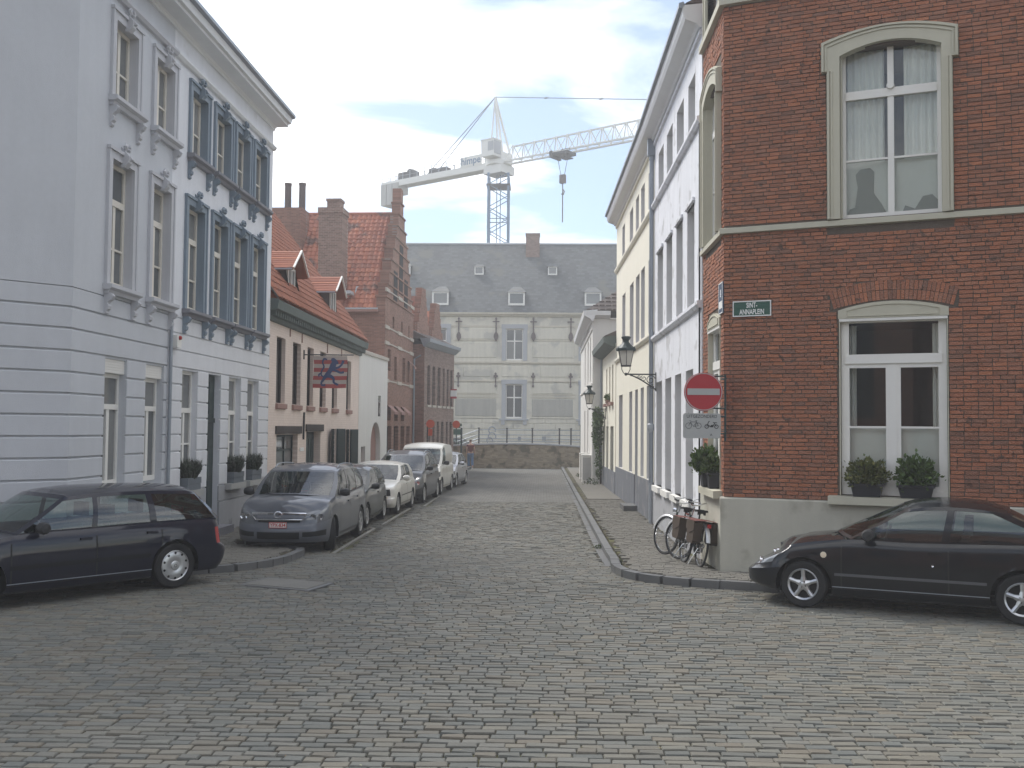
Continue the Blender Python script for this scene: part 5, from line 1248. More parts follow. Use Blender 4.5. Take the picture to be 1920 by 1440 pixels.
# ================================================================== right: white house and cream house
def plain_house(name, label, p0, p1, wallm, revm, top, mid, gr, z_top, z_mid, z_gr, plinthm, plinth_z, frm, doors=(), mouldm=None, lintels=False):
    loc, az, L = facade(p0, p1); h = thing(name, label, 'house', loc, az, group=None)
    holes = [(a, b, *z_top) for a, b in top] + [(a, b, *z_mid) for a, b in mid] + [(a, b, *z_gr) for i, (a, b) in enumerate(gr) if i not in doors] + [(gr[i][0], gr[i][1], 0.05, z_gr[1]) for i in doors]
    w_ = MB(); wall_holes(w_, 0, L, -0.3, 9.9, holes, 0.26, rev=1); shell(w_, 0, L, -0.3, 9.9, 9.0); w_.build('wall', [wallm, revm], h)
    for k, (a, b, c, d) in enumerate(holes):
        if c < 0.1:
            dd = MB().box(a, b, 0.2, 0.25, c, d).build('door', mt['iron_green'], h); MB().box(a + 0.1, b - 0.1, 0.185, 0.2, 0.3, 1.4).build('door_panel', mt['iron_green'], dd); MB().box(a + 0.1, b - 0.1, 0.185, 0.2, 1.6, 2.5).build('door_panel', mt['iron_green'], dd); continue
        rows = [(c + (d - c) * 0.72, 0.08), (c + (d - c) * 0.38, 0.03)] if d - c > 1.6 else [((c + d) / 2, 0.03)]
        window(h, a, b, c, d, 0.20, frm, mt['glass_dark'], rows=rows, cols=(0.5,), fw=0.06, bar=0.04)
        if lintels and c > 4 and d < 8:
            MB().box(a - 0.06, b + 0.06, -0.05, 0.04, d + 0.02, d + 0.09).box(a - 0.02, b + 0.02, -0.025, 0.04, d - 0.0, d + 0.02).build('lintel', wallm, h)
        if lintels and c < 2: MB().box(a - 0.06, b + 0.06, -0.11, 0.1, c - 0.13, c).build('sill', mt['white_wash'], h)
    MB().box(0, L, -0.02, 0.0, -0.3, plinth_z) if False else None
    q = MB()
    for a, b in segments(0, L, [gr[i] for i in doors]): q.box(a, b, -0.025, 0.0, -0.3, plinth_z)
    q.build('plinth', plinthm, h)
    for z in (z_top[0] - 0.14, z_mid[0] - 0.10): MB().prism([(0.0, z - 0.10), (-0.05, z - 0.09), (-0.09, z - 0.03), (-0.09, z + 0.03), (0.0, z + 0.05)], 0, L).build('string_course', mouldm or wallm, h)
    MB().prism([(0, 9.52), (-0.05, 9.53), (-0.05, 9.60), (0, 9.62)], 0, L).build('string_course', mouldm or wallm, h)
    return h, L
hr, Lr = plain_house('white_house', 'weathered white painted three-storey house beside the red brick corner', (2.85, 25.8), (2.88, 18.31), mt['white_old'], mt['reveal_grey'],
    [(0.88, 1.88), (2.50, 3.50), (4.17, 5.20), (5.82, 6.70)], [(0.75, 1.80), (2.46, 3.44), (4.12, 5.06), (5.70, 6.62)], [(0.54, 1.66), (2.28, 3.33), (3.93, 4.88), (5.52, 6.48)],
    (8.12, 9.10), (4.70, 6.62), (0.92, 3.46), mt['plinth_grey'], 0.80, mt['white_paint'], lintels=True)
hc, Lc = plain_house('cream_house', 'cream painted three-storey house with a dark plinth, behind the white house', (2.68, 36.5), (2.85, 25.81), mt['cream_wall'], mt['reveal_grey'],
    [(2.1, 3.0), (4.58, 5.57), (6.33, 7.15), (7.70, 8.58), (9.45, 10.2)], [(2.2, 3.25), (4.67, 5.77), (6.4, 7.38), (7.76, 8.66), (9.5, 10.25)], [(1.12, 2.42), (4.6, 5.48), (6.3, 7.02), (7.76, 8.5), (9.2, 10.0)],
    (8.12, 9.15), (4.84, 6.80), (0.98, 3.46), mt['plinth_blue'], 0.96, mt['cream_paint'], doors=(2,))
for h_, L_ in ((hr, Lr), (hc, Lc)):
    MB().prism([(0, 9.66), (-0.06, 9.66), (-0.10, 9.72), (-0.30, 9.80), (-0.34, 9.88), (-0.36, 10.06), (0.3, 10.12)], -0.2 if h_ is hc else 0, L_).build('cornice', mt['cornice_white'], h_)
    MB().prism([(-0.36, 10.0), (-0.42, 10.02), (-0.42, 10.10), (-0.34, 10.13), (-0.30, 10.07)], -0.22 if h_ is hc else 0, L_).build('gutter', mt['zinc'], h_)
    MB().prism([(-0.3, 10.1), (4.5, 12.6), (9, 10.1)], 0, L_).build('roof', mt['tile_grey'], h_)
MB().box(6.1, 7.2, -0.42, -0.03, -0.2, 0.10).build('doorstep', mt['kerb'], hc)
# downpipe between them
dp = MB().tube([(0.0, -0.07, 0.95), (0.0, -0.07, 9.35)], 0.06, 8).box(-0.10, 0.10, -0.18, 0.02, 9.3, 9.72).tube([(0.0, -0.07, 9.2), (0.0, -0.07, 9.35)], 0.075, 8).build('downpipe', mt['zinc'], hr)
MB().tube([(0.0, -0.08, -0.1), (0.0, -0.08, 2.25)], 0.045, 8).lathe([(0.05, 2.2), (0.09, 2.32), (0.09, 2.42), (0.05, 2.45)], 10, (0, -0.08, 0)).build('drain_boot', mt['lead'], hr)
MB().tube([(7.42, -0.03, 0.8), (7.42, -0.03, 8.0)], 0.018, 6).build('cable', mt['iron'], hr)

# ================================================================== right: low cream house with climbers
loc, az, L = facade((2.6, 43.5), (2.66, 36.55))
lo = thing('low_house', 'low cream house with dark doors, beyond the three-storey cream house', 'house', loc, az)
holes = [(2.3, 2.9, 3.3, 4.7), (3.9, 4.5, 3.3, 4.7), (5.3, 5.95, 3.3, 4.7), (2.45, 3.6, 0.3, 2.4), (4.58, 6.1, 0.2, 2.4), (0.5, 1.3, 0.1, 2.4)]
w = MB(); wall_holes(w, 0, L, -0.3, 5.4, holes, 0.2); shell(w, 0, L, -0.3, 5.4, 7); w.build('wall', mt['cream_wall'], lo)
for a, b, c, d in holes[:3]: window(lo, a, b, c, d, 0.14, mt['white_paint'], mt['glass_dark'], rows=[(4.1, 0.04)], fw=0.05)
for a, b, c, d in holes[3:]: MB().box(a, b, 0.10, 0.15, c, d).build('door', mt['green_dark'], lo)
for a, b, c, d in holes[:3]: MB().box(a - 0.1, b + 0.1, -0.12, 0.05, c - 0.12, c).build('sill', mt['pink_dull'], lo)
MB().box(0, L, -0.02, 0, -0.3, 0.75).build('plinth', mt['plinth_blue'], lo)
MB().prism([(0, 5.25), (-0.15, 5.28), (-0.42, 5.42), (-0.45, 5.62), (0.2, 5.72)], -0.1, L - 0.02).build('cornice', mt['gutter_green'], lo)
MB().prism([(-0.4, 5.66), (3.5, 7.4), (7, 5.66)], 0, L).build('roof', mt['tile_grey'], lo)
MB().tube([(0.25, -0.06, 0), (0.25, -0.06, 5.3)], 0.05, 6).build('drainpipe', mt['zinc'], lo)
t = thing('climbing_plant', 'climbing plant covering the far end of the low cream house wall', 'plant', on_facade(lo, 1.4, -0.1, 0), az)
leaf_cloud(900, 0.35, 0.2, 0.9, (-0.4, -0.15, 2.2), 0.10, seed=4).add(leaf_cloud(500, 0.5, 0.22, 0.4, (-0.1, -0.15, 2.75), 0.10, seed=6)).add(leaf_cloud(300, 0.25, 0.15, 0.6, (-0.5, -0.1, 0.8), 0.09, seed=7)).build('foliage', mt['foliage_fresh'], t, kind='stuff')
MB().tube([(-0.4, -0.02, 0), (-0.45, -0.05, 1.2), (-0.3, -0.05, 2.4)], 0.03, 5).build('stem', mt['wood_dark'], t)
t = thing('window_plant', 'small green plant on an upper sill of the low cream house', 'plant', on_facade(lo, 4.2, -0.08, 3.3), az)
leaf_cloud(200, 0.28, 0.12, 0.16, (0, 0, 0.2), 0.07, seed=14).build('foliage', mt['foliage_fresh'], t, kind='stuff'); MB().box(-0.2, 0.2, -0.08, 0.08, 0, 0.12).build('pot', mt['pink_dull'], t)

# ================================================================== right: far white house
loc, az, L = facade((2.22, 57.5), (2.18, 43.55))
fh_ = thing('white_house', 'far white house with hipped tiled roof at the end of the right side', 'house', loc, az)
holes = [(9.0, 10.0, 4.4, 6.4), (11.5, 12.5, 4.4, 6.4), (5.5, 6.5, 4.4, 6.4), (9.0, 10.0, 0.9, 3.2), (5.5, 6.5, 0.9, 3.2)]
w = MB(); wall_holes(w, 0, L, -0.3, 7.2, holes, 0.2); w.build('wall', mt['white_wash'], fh_)
for a, b, c, d in holes: window(fh_, a, b, c, d, 0.14, mt['white_paint'], mt['glass_dark'], rows=[((c + d) / 2, 0.05)], fw=0.06)
Me, LE = rel(fh_, (2.18, 43.55), (10.0, 43.55))
w = MB(); wall_holes(w, 0, LE, -0.3, 7.2, [], 0.2); w.build('end_wall', mt['white_wash'], fh_, M=Me)
MB().prism([(0, 6.9), (-0.06, 6.92), (-0.12, 7.0), (-0.38, 7.14), (-0.42, 7.34), (0.2, 7.40)], -0.1, L + 0.30).build('cornice', mt['cornice_white'], fh_)
MB().prism([(0, 7.02), (-0.05, 7.03), (-0.30, 7.16), (-0.32, 7.34), (0.2, 7.40)], -0.3, 0.75).build('cornice', mt['cornice_white'], fh_, M=Me)
MB().box(0.75, LE, -0.1, 0.1, 7.0, 7.06).build('gutter', mt['white_paint'], fh_, M=Me)
MB().box(0.75, LE, -0.02, 0.1, 7.06, 7.36).build('slate_strip', mt['slate'], fh_, M=Me)
MB().box(0, L, -0.05, 0.0, 4.15, 4.25).box(0, L, -0.05, 0, 5.25 + 1.3, 5.3 + 1.35).build('string_course', mt['white_wash'], fh_)
MB().box(0.02, 0.75, -0.04, 0.0, -0.3, 7.0).build('pilaster', mt['white_wash'], fh_, M=Me)
r = MB(); zt_ = 10.6
r.face([(-0.3, -0.25, 7.38), (LE, -0.25, 7.38), (LE, 4.2, zt_), (4.2, 4.2, zt_)]); r.face([(-0.3, -0.25, 7.38), (4.2, 4.2, zt_), (4.2, L, zt_), (-0.3, L, 7.38)])
rfw = r.build('roof', mt['tile_grey'], fh_, M=Me)
lap = MB()
for k in range(16):
    t0 = k / 16; x0 = -0.3 + 4.5 * t0; zc = 7.38 + (zt_ - 7.38) * t0; yc = -0.25 + 4.45 * t0
    n = int((LE - x0) / 0.28)
    for i in range(n): lap.box(x0 + i * 0.28 + 0.03, x0 + i * 0.28 + 0.25, yc - 0.01, yc + 0.05, zc, zc + 0.055 + 0.01 * (i % 2))
lap.build('roof_tiles', mt['tile_grey'], rfw, kind='stuff', M=Me)
for i, (y, lab) in enumerate(((44.6, 'white utility cabinet against the far white house, the nearer one'), (47.2, 'white utility cabinet against the far white house, the farther one'))):
    t = thing('utility_cabinet', lab, 'cabinet', (1.98, y, -0.03), 0, group='white cabinets by the far white house')
    MB().box(-0.19, 0.19, -0.35, 0.35, 0, 1.15).build('housing', mt['white_wash'], t); MB().box(-0.21, 0.2, -0.38, 0.38, 1.15, 1.2).build('lid', mt['white_paint'], t); MB().box(-0.16, 0.16, -0.362, -0.35, 0.1, 1.08).build('door', mt['concrete'], t)
for i, (x, y, s, lab) in enumerate(((2.1, 42.6, 0.35, 'clump of green weeds at the wall foot before the white cabinets'), (1.9, 49.5, 0.2, 'small tuft of weeds on the pavement edge near the far white house'), (1.2, 21.0, 0.10, 'tuft of weeds and litter in the right gutter'), (1.36, 18.2, 0.12, 'weed tuft growing at the right kerb'))):
    t = thing('weed_tuft', lab, 'plant', (x, y, gz(x, y) + (0.1 if i < 2 else -0.01)), 0, group='weeds along the kerb and walls')
    leaf_cloud(160, s, s * 1.3, s * 0.6, (0, 0, s * 0.25), 0.06 if i < 2 else 0.03, seed=20 + i, up=0.6).build('foliage', mt['foliage'], t, kind='stuff')

# ================================================================== lanterns on brackets
def lantern(name, label, x, y, z, wall_dx, group):
    t = thing(name, label, 'street lamp', (x, y, z), 0, group=group)
    # hexagonal body, z = 0 at the hook ring
    a6 = R(30)
    g_ = MB().lathe([(0.125, 0.22), (0.205, 0.58)], 6, a0=a6); g_.build('glass', mt['lamp_glass'], t)
    f = MB()
    for k in range(6):
        c, s = math.cos(a6 + k * R(60)), math.sin(a6 + k * R(60)); f.tube([(0.128 * c, 0.128 * s, 0.21), (0.21 * c, 0.21 * s, 0.59)], 0.010, 4)
    f.lathe([(0.0, 0.19), (0.14, 0.19), (0.15, 0.215), (0.12, 0.225)], 6, a0=a6); f.build('frame', mt['iron'], t)
    r = MB().lathe([(0.235, 0.575), (0.25, 0.60), (0.245, 0.64), (0.18, 0.69), (0.10, 0.76), (0.075, 0.80), (0.075, 0.84), (0.115, 0.90), (0.12, 0.93), (0.08, 0.945), (0.0, 0.95)], 12); r.build('cap', mt['iron_green'], t)
    fi = MB()
    for k in range(6):
        c, s = math.cos(a6 + k * R(60)), math.sin(a6 + k * R(60)); fi.tube([(0.235 * c, 0.235 * s, 0.62), (0.235 * c, 0.235 * s, 0.70)], 0.014, 4, r2=0.004)
    fi.build('finial', mt['iron_green'], t)
    b = MB(); 
    for s in (-1, 1): b.tube([(0.10 * s, 0, 0.20), (0.105 * s, 0, 0.12), (0.06 * s, 0, 0.03), (0.0, 0, 0.0)], 0.010, 5)
    b.lathe([(0, -0.04), (0.03, -0.03), (0.04, 0), (0.03, 0.03), (0, 0.04)], 10)
    D = wall_dx
    b.tube([(0, 0, 0), (D, 0, 0)], 0.018, 6); b.tube([(D, 0, 0.05), (D, 0, -0.42)], 0.016, 5)
    arc = [(0.10 + (D - 0.10) * t_, 0, -0.02 - 0.36 * t_ ** 1.3) for t_ in [k / 10 for k in range(11)]]; b.tube(arc, 0.018, 5)
    def spiral(cx, cz, r0, turns, dr, st):
        return [(cx + (r0 * (1 - k / 26 * dr)) * math.cos(st + turns * 6.28 * k / 26), 0, cz + (r0 * (1 - k / 26 * dr)) * math.sin(st + turns * 6.28 * k / 26)) for k in range(27)]
    b.tube(spiral(D - 0.13, -0.14, 0.12, 1.5, 0.8, 0.3), 0.014, 4); b.tube(spiral(D - 0.30, -0.10, 0.075, 1.4, 0.8, 2.0), 0.012, 4); b.tube(spiral(D - 0.09, -0.31, 0.06, 1.3, 0.7, 1.0), 0.012, 4); b.tube(spiral(D - 0.42, -0.06, 0.045, 1.3, 0.7, 3.0), 0.011, 4)
    b.build('bracket', mt['iron'], t)
    return t
lantern('street_lamp', 'black street lantern on a scrolled bracket beside the downpipe of the white house', 2.09, 25.2, 3.66, 0.74, 'wall lanterns')
lantern('street_lamp', 'farther black street lantern on a scrolled bracket on the low cream house', 1.93, 41.0, 3.1, 0.66, 'wall lanterns')

# ================================================================== end of the street
py = 62.0
pw = MB(); n = 30; X0, X1 = -7.2, 3.4
def ptop(x):
    t = (x + 1.5) / 5.2; return max(0.93, 1.30 - 0.26 * t * t)
for i in range(n):
    a, b = X0 + (X1 - X0) * i / n, X0 + (X1 - X0) * (i + 1) / n
    pw.face([(a, py, -0.4), (b, py, -0.4), (b, py, ptop(b)), (a, py, ptop(a))]); pw.face([(a, py + .4, -0.4), (a, py + .4, ptop(a)), (b, py + .4, ptop(b)), (b, py + .4, -0.4)])
pwo = thing('parapet_wall', 'low yellowish brick parapet wall closing the street before the big pale building', 'wall', (0, 0, 0))
pw.build('wall', mt['brick_yellow'], pwo)
cp = MB()
for i in range(n):
    a, b = X0 + (X1 - X0) * i / n, X0 + (X1 - X0) * (i + 1) / n; za, zb = ptop(a), ptop(b)
    for y0, y1, s0, s1 in ((py - .05, py + .45, .09, .09),): cp.face([(a, y0, za + .09), (b, y0, zb + .09), (b, y1, zb + .09), (a, y1, za + .09)])
    cp.face([(a, py - .05, za), (b, py - .05, zb), (b, py - .05, zb + .09), (a, py - .05, za + .09)]); cp.face([(a, py + .45, za), (a, py + .45, za + .09), (b, py + .45, zb + .09), (b, py + .45, zb)])
cp.build('coping', mt['bluestone'], pwo)
rl = thing('railing', 'grey metal railing standing behind the brick parapet', 'railing', (0, 65.0, 0))
k = 65 / 62
for x in (-4.0, -2.2, -0.57, 1.16, 1.9, 3.1): MB().box(x - 0.045, x + 0.045, -0.045, 0.045, 0.4, 2.28).box(x - 0.07, x + 0.07, -0.07, 0.07, 2.26, 2.31).build('post', mt['iron'], rl)
for z in (2.18, 1.86, 1.62, 1.45): MB().tube([(-5.5, 0, z - (0.5 if z < 2 else 0.55)), (-4.0, 0, z), (3.4, 0, z)], 0.028, 6).build('rail', mt['zinc'], rl)
or_ = MB()
for cx, cz, rr in ((-3.15, 2.15, 0.22), (-3.15, 1.75, 0.24), (-3.3, 1.5, 0.18)):
    or_.tube([(cx + rr * math.cos(R(a)), -0.03, cz + rr * math.sin(R(a))) for a in range(-30, 250, 20)], 0.04, 5)
or_.build('scroll_ornament', mt['zinc'], rl)
MB().box(-1.5, -1.3, -0.03, 0.03, 1.5, 1.75).box(0.05, 0.3, -0.03, 0.03, 1.5, 1.78).build('panel', mt['zinc'], rl)
# posts and small signs there
t = thing('sign_post', 'dark post with small green direction boards left of the pedestrian', 'sign post', (-4.75, 60.3, -0.12))
MB().tube([(0, 0, 0), (0, 0, 2.45)], 0.06, 8).build('post', mt['iron_green'], t); MB().tube([(0, 0, 2.4), (0, 0, 2.5)], 0.075, 8).build('cap', mt['sign_white'], t)
t = thing('direction_sign', 'two dark green direction boards on a post behind the brown brick building', 'sign', (-5.35, 63.8, 0))
MB().tube([(0, 0, 0), (0, 0, 2.6)], 0.04, 6).build('post', mt['iron_green'], t); MB().box(-0.35, 0.35, -0.03, 0.0, 2.28, 2.55).build('board', mt['sign_green'], t); MB().box(-0.35, 0.35, -0.03, 0.0, 1.85, 2.2).build('board', mt['sign_green'], t)
t = thing('road_sign', 'small distant no entry sign on a dark post by the far white house', 'road sign', (2.28, 58.6, -0.03))
MB().tube([(0, 0, 0), (0, 0, 2.55)], 0.055, 8).build('post', mt['iron_green'], t)
MB().lathe([(0, 0.0), (0.24, 0.0), (0.24, -0.02), (0, -0.02)], 24, (0.32, -0.07, 2.25), 'y').build('disc', mt['sign_red'], t)
MB().box(0.13, 0.51, -0.098, -0.09, 2.21, 2.29).build('bar', mt['sign_white'], t); MB().box(0.14, 0.5, -0.09, -0.07, 1.72, 1.96).build('plate', mt['sign_white'], t)

# ================================================================== big pale building beyond the canal
CX0, CX1, CY = -22.0, 14.0, 80.0
cb_ = thing('canal_building', 'large pale rendered building with blue-grey window surrounds and a long slate roof closing the view', 'building', (0, CY, 0))
EV = 11.25
sp_ = 6.08                                             # bay of the windows
wx = [-2.17 + sp_ * i for i in (-3, -2, -1, 0, 1, 2)]
holes = [(c - 0.68, c + 0.68, 7.67, 10.15) for c in wx] + [(c - 0.66, c + 0.66, 3.08, 5.75) for c in wx]
w = MB(); wall_holes(w, CX0, CX1, -1.0, EV, holes, 0.25); shell(w, CX0, CX1, -1.0, EV, 12); w.build('wall', mt['render_old'], cb_)
for c in wx:
    for (z0, z1, hw2) in ((7.67, 10.15, 0.68), (3.08, 5.75, 0.66)):
        window(cb_, c - hw2, c + hw2, z0, z1, 0.12, mt['white_paint'], mt['glass_dark'], rows=[(z0 + (z1 - z0) * 0.61, 0.10)], cols=(0.5,), fw=0.08, bar=0.05)
        s = MB().box(c - hw2 - 0.33, c - hw2, -0.06, 0.1, z0 - 0.05, z1 + 0.02).box(c + hw2, c + hw2 + 0.33, -0.06, 0.1, z0 - 0.05, z1 + 0.02).box(c - hw2 - 0.36, c + hw2 + 0.36, -0.08, 0.1, z1 + 0.02, z1 + 0.36)
        s.build('window_surround', mt['bluestone'], cb_)
    MB().box(c - 1.15, c + 1.15, -0.18, 0.1, 2.90, 3.04).box(c - 1.0, c - 0.72, -0.14, 0.1, 2.55, 2.90).box(c + 0.72, c + 1.0, -0.14, 0.1, 2.55, 2.9).build('sill', mt['bluestone'], cb_)
def gaps(z0, z1, inset=0.0):
    out_ = []; xs_ = [CX0 - 0] + wx + [CX1]
    a = CX0 + 0.3
    for c in wx: out_.append((a, c - 1.25)); a = c + 1.25
    out_.append((a, CX1 - 0.3)); return out_
for z0, z1 in ((10.28, 10.42),):
    mb = MB()
    for a, b in gaps(0, 0): mb.box(a - 0.15, b + 0.15, -0.05, 0.0, z0, z1)
    mb.build('string_course', mt['render_stone'], cb_)
MB().box(CX0, CX1, -0.12, 0.0, 7.42, 7.54).box(CX0, CX1, -0.06, 0.0, 7.34, 7.42).build('string_course', mt['render_stone'], cb_)
mb = MB()
for a, b in gaps(0, 0): mb.box(a - 0.2, b + 0.2, -0.10, 0.0, 5.96, 6.06)
mb.build('string_course', mt['render_stone'], cb_)
for a, b in gaps(0, 0):
    for z0, z1, m_ in ((9.32, 10.20, mt['render_old']), (7.86, 9.06, mt['render_old']), (5.02, 5.85, mt['render_old']), (3.22, 4.60, mt['render_dark'])):
        mb = MB(); cbox(mb, a + 0.18, b - 0.18, z0, z1, -0.045, 0.0, 0.03); mb.build('render_panel', m_, cb_)
    for z in (4.70, 4.92, 3.02, 9.2): MB().box(a, b, -0.05, 0.0, z, z + 0.06).build('string_course', mt['render_stone'], cb_)
x = CX0 + 0.6
while x < CX1 - 2.5:
    cbm = MB(); cbox(cbm, x, x + 2.15, 6.34, 7.18, -0.04, 0, 0.03); cbm.build('render_panel', mt['render_old'], cb_); x += sp_ / 2
# coursed base with recessed joints
z = -0.9; r_ = 0
while z < 2.85:
    x = CX0 - (0.0 if r_ % 2 else 0.8)
    while x < CX1:
        a, b = max(CX0, x), min(CX1, x + 1.62)
        if b - a > 0.1: mb = MB(); cbox(mb, a + 0.012, b - 0.012, z + 0.014, z + 0.43, -0.05, 0.0, 0.02); mb.build('base_stone', mt['render_old'], cb_)
        x += 1.65
    z += 0.445; r_ += 1
# iron ties
tie = MB(); 
tie.box(-0.05, 0.05, -0.12, -0.06, 0.0, 1.75).box(-0.24, 0.24, -0.12, -0.06, 1.42, 1.5).lathe([(0, 1.60), (0.09, 1.66), (0.06, 1.76), (0, 1.82)], 6, (0, -0.09, 0))
tie.prism([(0, -0.12), (0.10, 0.02), (0.19, 0.22), (0.17, 0.42), (0.07, 0.62), (-0.07, 0.62), (-0.17, 0.42), (-0.19, 0.22), (-0.10, 0.02)], -0.13, -0.05, 'y')
for s in (-1, 1): tie.lathe([(0, -0.03), (0.07, 0), (0, 0.03)], 6, (0.24 * s, -0.09, 1.46))
tme = tie.mesh('wall_tie', mt['iron_rust'])
tie2 = MB(); tie2.box(-0.045, 0.045, -0.12, -0.06, 0.1, 1.1).prism([(0, 1.22), (0.1, 1.1), (0.06, 1.0), (0.17, 0.95), (0.16, 0.82), (0.06, 0.8), (0, 0.6), (-0.06, 0.8), (-0.16, 0.82), (-0.17, 0.95), (-0.06, 1.0), (-0.1, 1.1)], -0.13, -0.05, 'y').prism([(0, -0.02), (0.09, 0.12), (0.03, 0.3), (-0.03, 0.3), (-0.09, 0.12)], -0.13, -0.05, 'y')
tme2 = tie2.mesh('wall_tie', mt['iron_rust'])
tx = -6.6 - 2.96 * 5
while tx < CX1 - 0.5:
    for me_, zz_ in ((tme, 9.25), (tme2, 5.48)):
        o = bpy.data.objects.new('wall_tie', me_); COL.objects.link(o); o.parent = cb_; o.location = (tx, 0, zz_)
    tx += 2.96
MB().prism([(0, 11.10), (-0.15, 11.12), (-0.22, 11.25), (-0.32, 11.28), (-0.34, 11.42), (0.2, 11.5)], CX0 - 0.2, CX1 + 0.2).build('cornice', mt['render_stone'], cb_)
# roof
RY, RZ_ = 6.6, 18.1
r = MB(); r.face([(CX0 - 0.2, -0.32, 11.42), (CX1 + 0.2, -0.32, 11.42), (CX1 + 0.2, RY, RZ_), (CX0 - 0.2, RY, RZ_)]); r.face([(CX0 - .2, RY, RZ_), (CX1 + .2, RY, RZ_), (CX1 + .2, 13, 11.4), (CX0 - .2, 13, 11.4)])
r.face([(CX0 - .2, -.32, 11.42), (CX0 - .2, RY, RZ_), (CX0 - .2, 13, 11.4)]); r.face([(CX1 + .2, -.32, 11.42), (CX1 + .2, 13, 11.4), (CX1 + .2, RY, RZ_)])
r.build('roof', mt['slate'], cb_)
MB().tube([(CX0, RY, RZ_ + 0.02), (CX1, RY, RZ_ + 0.02)], 0.10, 6).build('roof_ridge', mt['lead'], cb_)
ry = lambda z: -0.32 + (z - 11.42) * (RY + 0.32) / (RZ_ - 11.42)
def cdorm(x, zb, wd, hh, m2=True):
    yb = ry(zb) - 0.02; d = MB(); a, b = x - wd / 2, x + wd / 2
    yt = ry(zb + hh + 0.25)
    for s in (a, b): d.face([(s, yb, zb), (s, yb, zb + hh), (s, yt, zb + hh + 0.25)])
    d.face([(a - .1, yb - .12, zb + hh - 0.02), (b + .1, yb - .12, zb + hh - 0.02), (x + wd * 0.2, yt + 0.6, zb + hh + wd * 0.4 + .2), (x - wd * 0.2, yt + 0.6, zb + hh + wd * 0.4 + .2)])
    d.face([(a - .1, yb - .12, zb + hh - 0.02), (x - wd * 0.2, yt + .6, zb + hh + wd * 0.4 + .2), (a, yt, zb + hh)]); d.face([(b + .1, yb - .12, zb + hh - 0.02), (b, yt, zb + hh), (x + wd * .2, yt + .6, zb + hh + wd * 0.4 + .2)])
    o = d.build('dormer', mt['slate'], cb_)
    window(o, a, b, zb, zb + hh, yb - 0.05, mt['white_paint'], mt['glass_dark'], fw=0.075 * wd + 0.03, cols=())
for i in (-3, -2, -1, 0, 1, 2): cdorm(-2.05 + 6.08 * i, 12.05, 1.32, 1.08)
for i in (-2, -1, 0, 1, 2): cdorm(-5.25 + 6.08 * i, 14.95, 0.76, 0.70)
MB().box(-1.42, -0.26, RY - 1.4, RY - 0.4, 16.2, 18.75).box(-1.46, -0.22, RY - 1.44, RY - 0.36, 18.65, 18.8).build('chimney', mt['chimney_brick'], cb_)

# ================================================================== tower crane far behind
cr = thing('tower_crane', 'white tower crane with a blue lattice mast rising behind the big pale building', 'crane', (-4.86, 110, 0))
def bar(mb, a, b, r=0.05): mb.tube([a, b], r, 4, cap=False)
m = MB(); hw_ = 1.08
for sx in (-1, 1):
    for sy in (-1, 1): m.box(sx * hw_ - 0.12, sx * hw_ + 0.12, sy * hw_ - 0.12, sy * hw_ + 0.12, 0, 30.0)
z = 0.0; k = 0
while z < 29.9:
    z1 = z + 1.25
    for s in (-1, 1):
        a, b = (-hw_, hw_) if k % 2 else (hw_, -hw_)
        bar(m, (a, s * hw_, z), (b, s * hw_, z1), 0.055); bar(m, (s * hw_, a, z), (s * hw_, b, z1), 0.055)
        if k % 4 == 0: bar(m, (-hw_, s * hw_, z), (hw_, s * hw_, z), 0.06); bar(m, (s * hw_, -hw_, z), (s * hw_, hw_, z), 0.06)
    z = z1; k += 1
m.tube([(0.2, -0.2, 0), (0.2, -0.2, 30)], 0.05, 5).tube([(-0.2, -0.2, 0), (-0.2, -0.2, 30)], 0.05, 5)
mast = m.build('mast', mt['crane_blue'], cr)
for zz in (19.2, 28.6): MB().box(-1.3, 1.3, -1.3, 1.3, zz, zz + 0.18).build('platform', mt['iron'], mast)
MB().box(-2.4, -1.5, -0.9, -0.4, 20.4, 20.9).tube([(-1.6, -0.6, 20.5), (-1.1, -0.9, 20.2)], 0.06, 4).build('floodlight', mt['zinc'], mast)
jx, jy = 0.812, -0.584
J = Matrix.Rotation(math.atan2(jy, jx), 4, 'Z')     # crane frame whose x runs along the jib
s = MB().box(-1.25, 1.25, -1.15, 1.15, 30.0, 30.9).lathe([(1.25, 30.9), (1.45, 31.0), (1.45, 31.45), (0.9, 31.6)], 16).box(-1.1, 1.1, -1.0, 1.0, 31.4, 32.3)
s.build('slewing_ring', mt['crane_white'], cr, M=J)
cbm = MB().box(-0.75, 0.95, -2.2, -0.85, 31.65, 33.45).box(-0.8, 1.0, -2.25, -0.8, 33.4, 33.52); cab = cbm.build('cab', mt['crane_white'], cr, M=J)
MB().box(0.2, 0.97, -2.23, -2.19, 32.2, 33.2).build('cab_window', mt['bluestone'], cab, M=J); MB().box(0.95, 0.99, -2.1, -0.95, 31.9, 33.3).build('cab_window', mt['bluestone'], cab, M=J)
h = MB(); ap = (-0.6, 0, 38.8)
for sy in (-1, 1):
    bar(h, (1.0, sy * 0.7, 32.2), ap, 0.13); bar(h, (-0.7, sy * 0.7, 32.2), ap, 0.09)
for t_ in (0.2, 0.4, 0.6, 0.8):
    L_ = lambda p, q: tuple(p[i] + (q[i] - p[i]) * t_ for i in range(3)); a = L_((1.0, -0.7, 32.2), ap); b = L_((1.0, 0.7, 32.2), ap); bar(h, a, b, 0.04)
h.build('tower_head', mt['crane_white'], cr, M=J)
jb = MB(); JL = 34.0; n = 23; st = (JL - 1.2) / n; zb_, zt_ = 31.2, 33.05
for sy in (-0.65, 0.65): bar(jb, (1.2, sy, zb_), (JL, sy, zb_), 0.12)
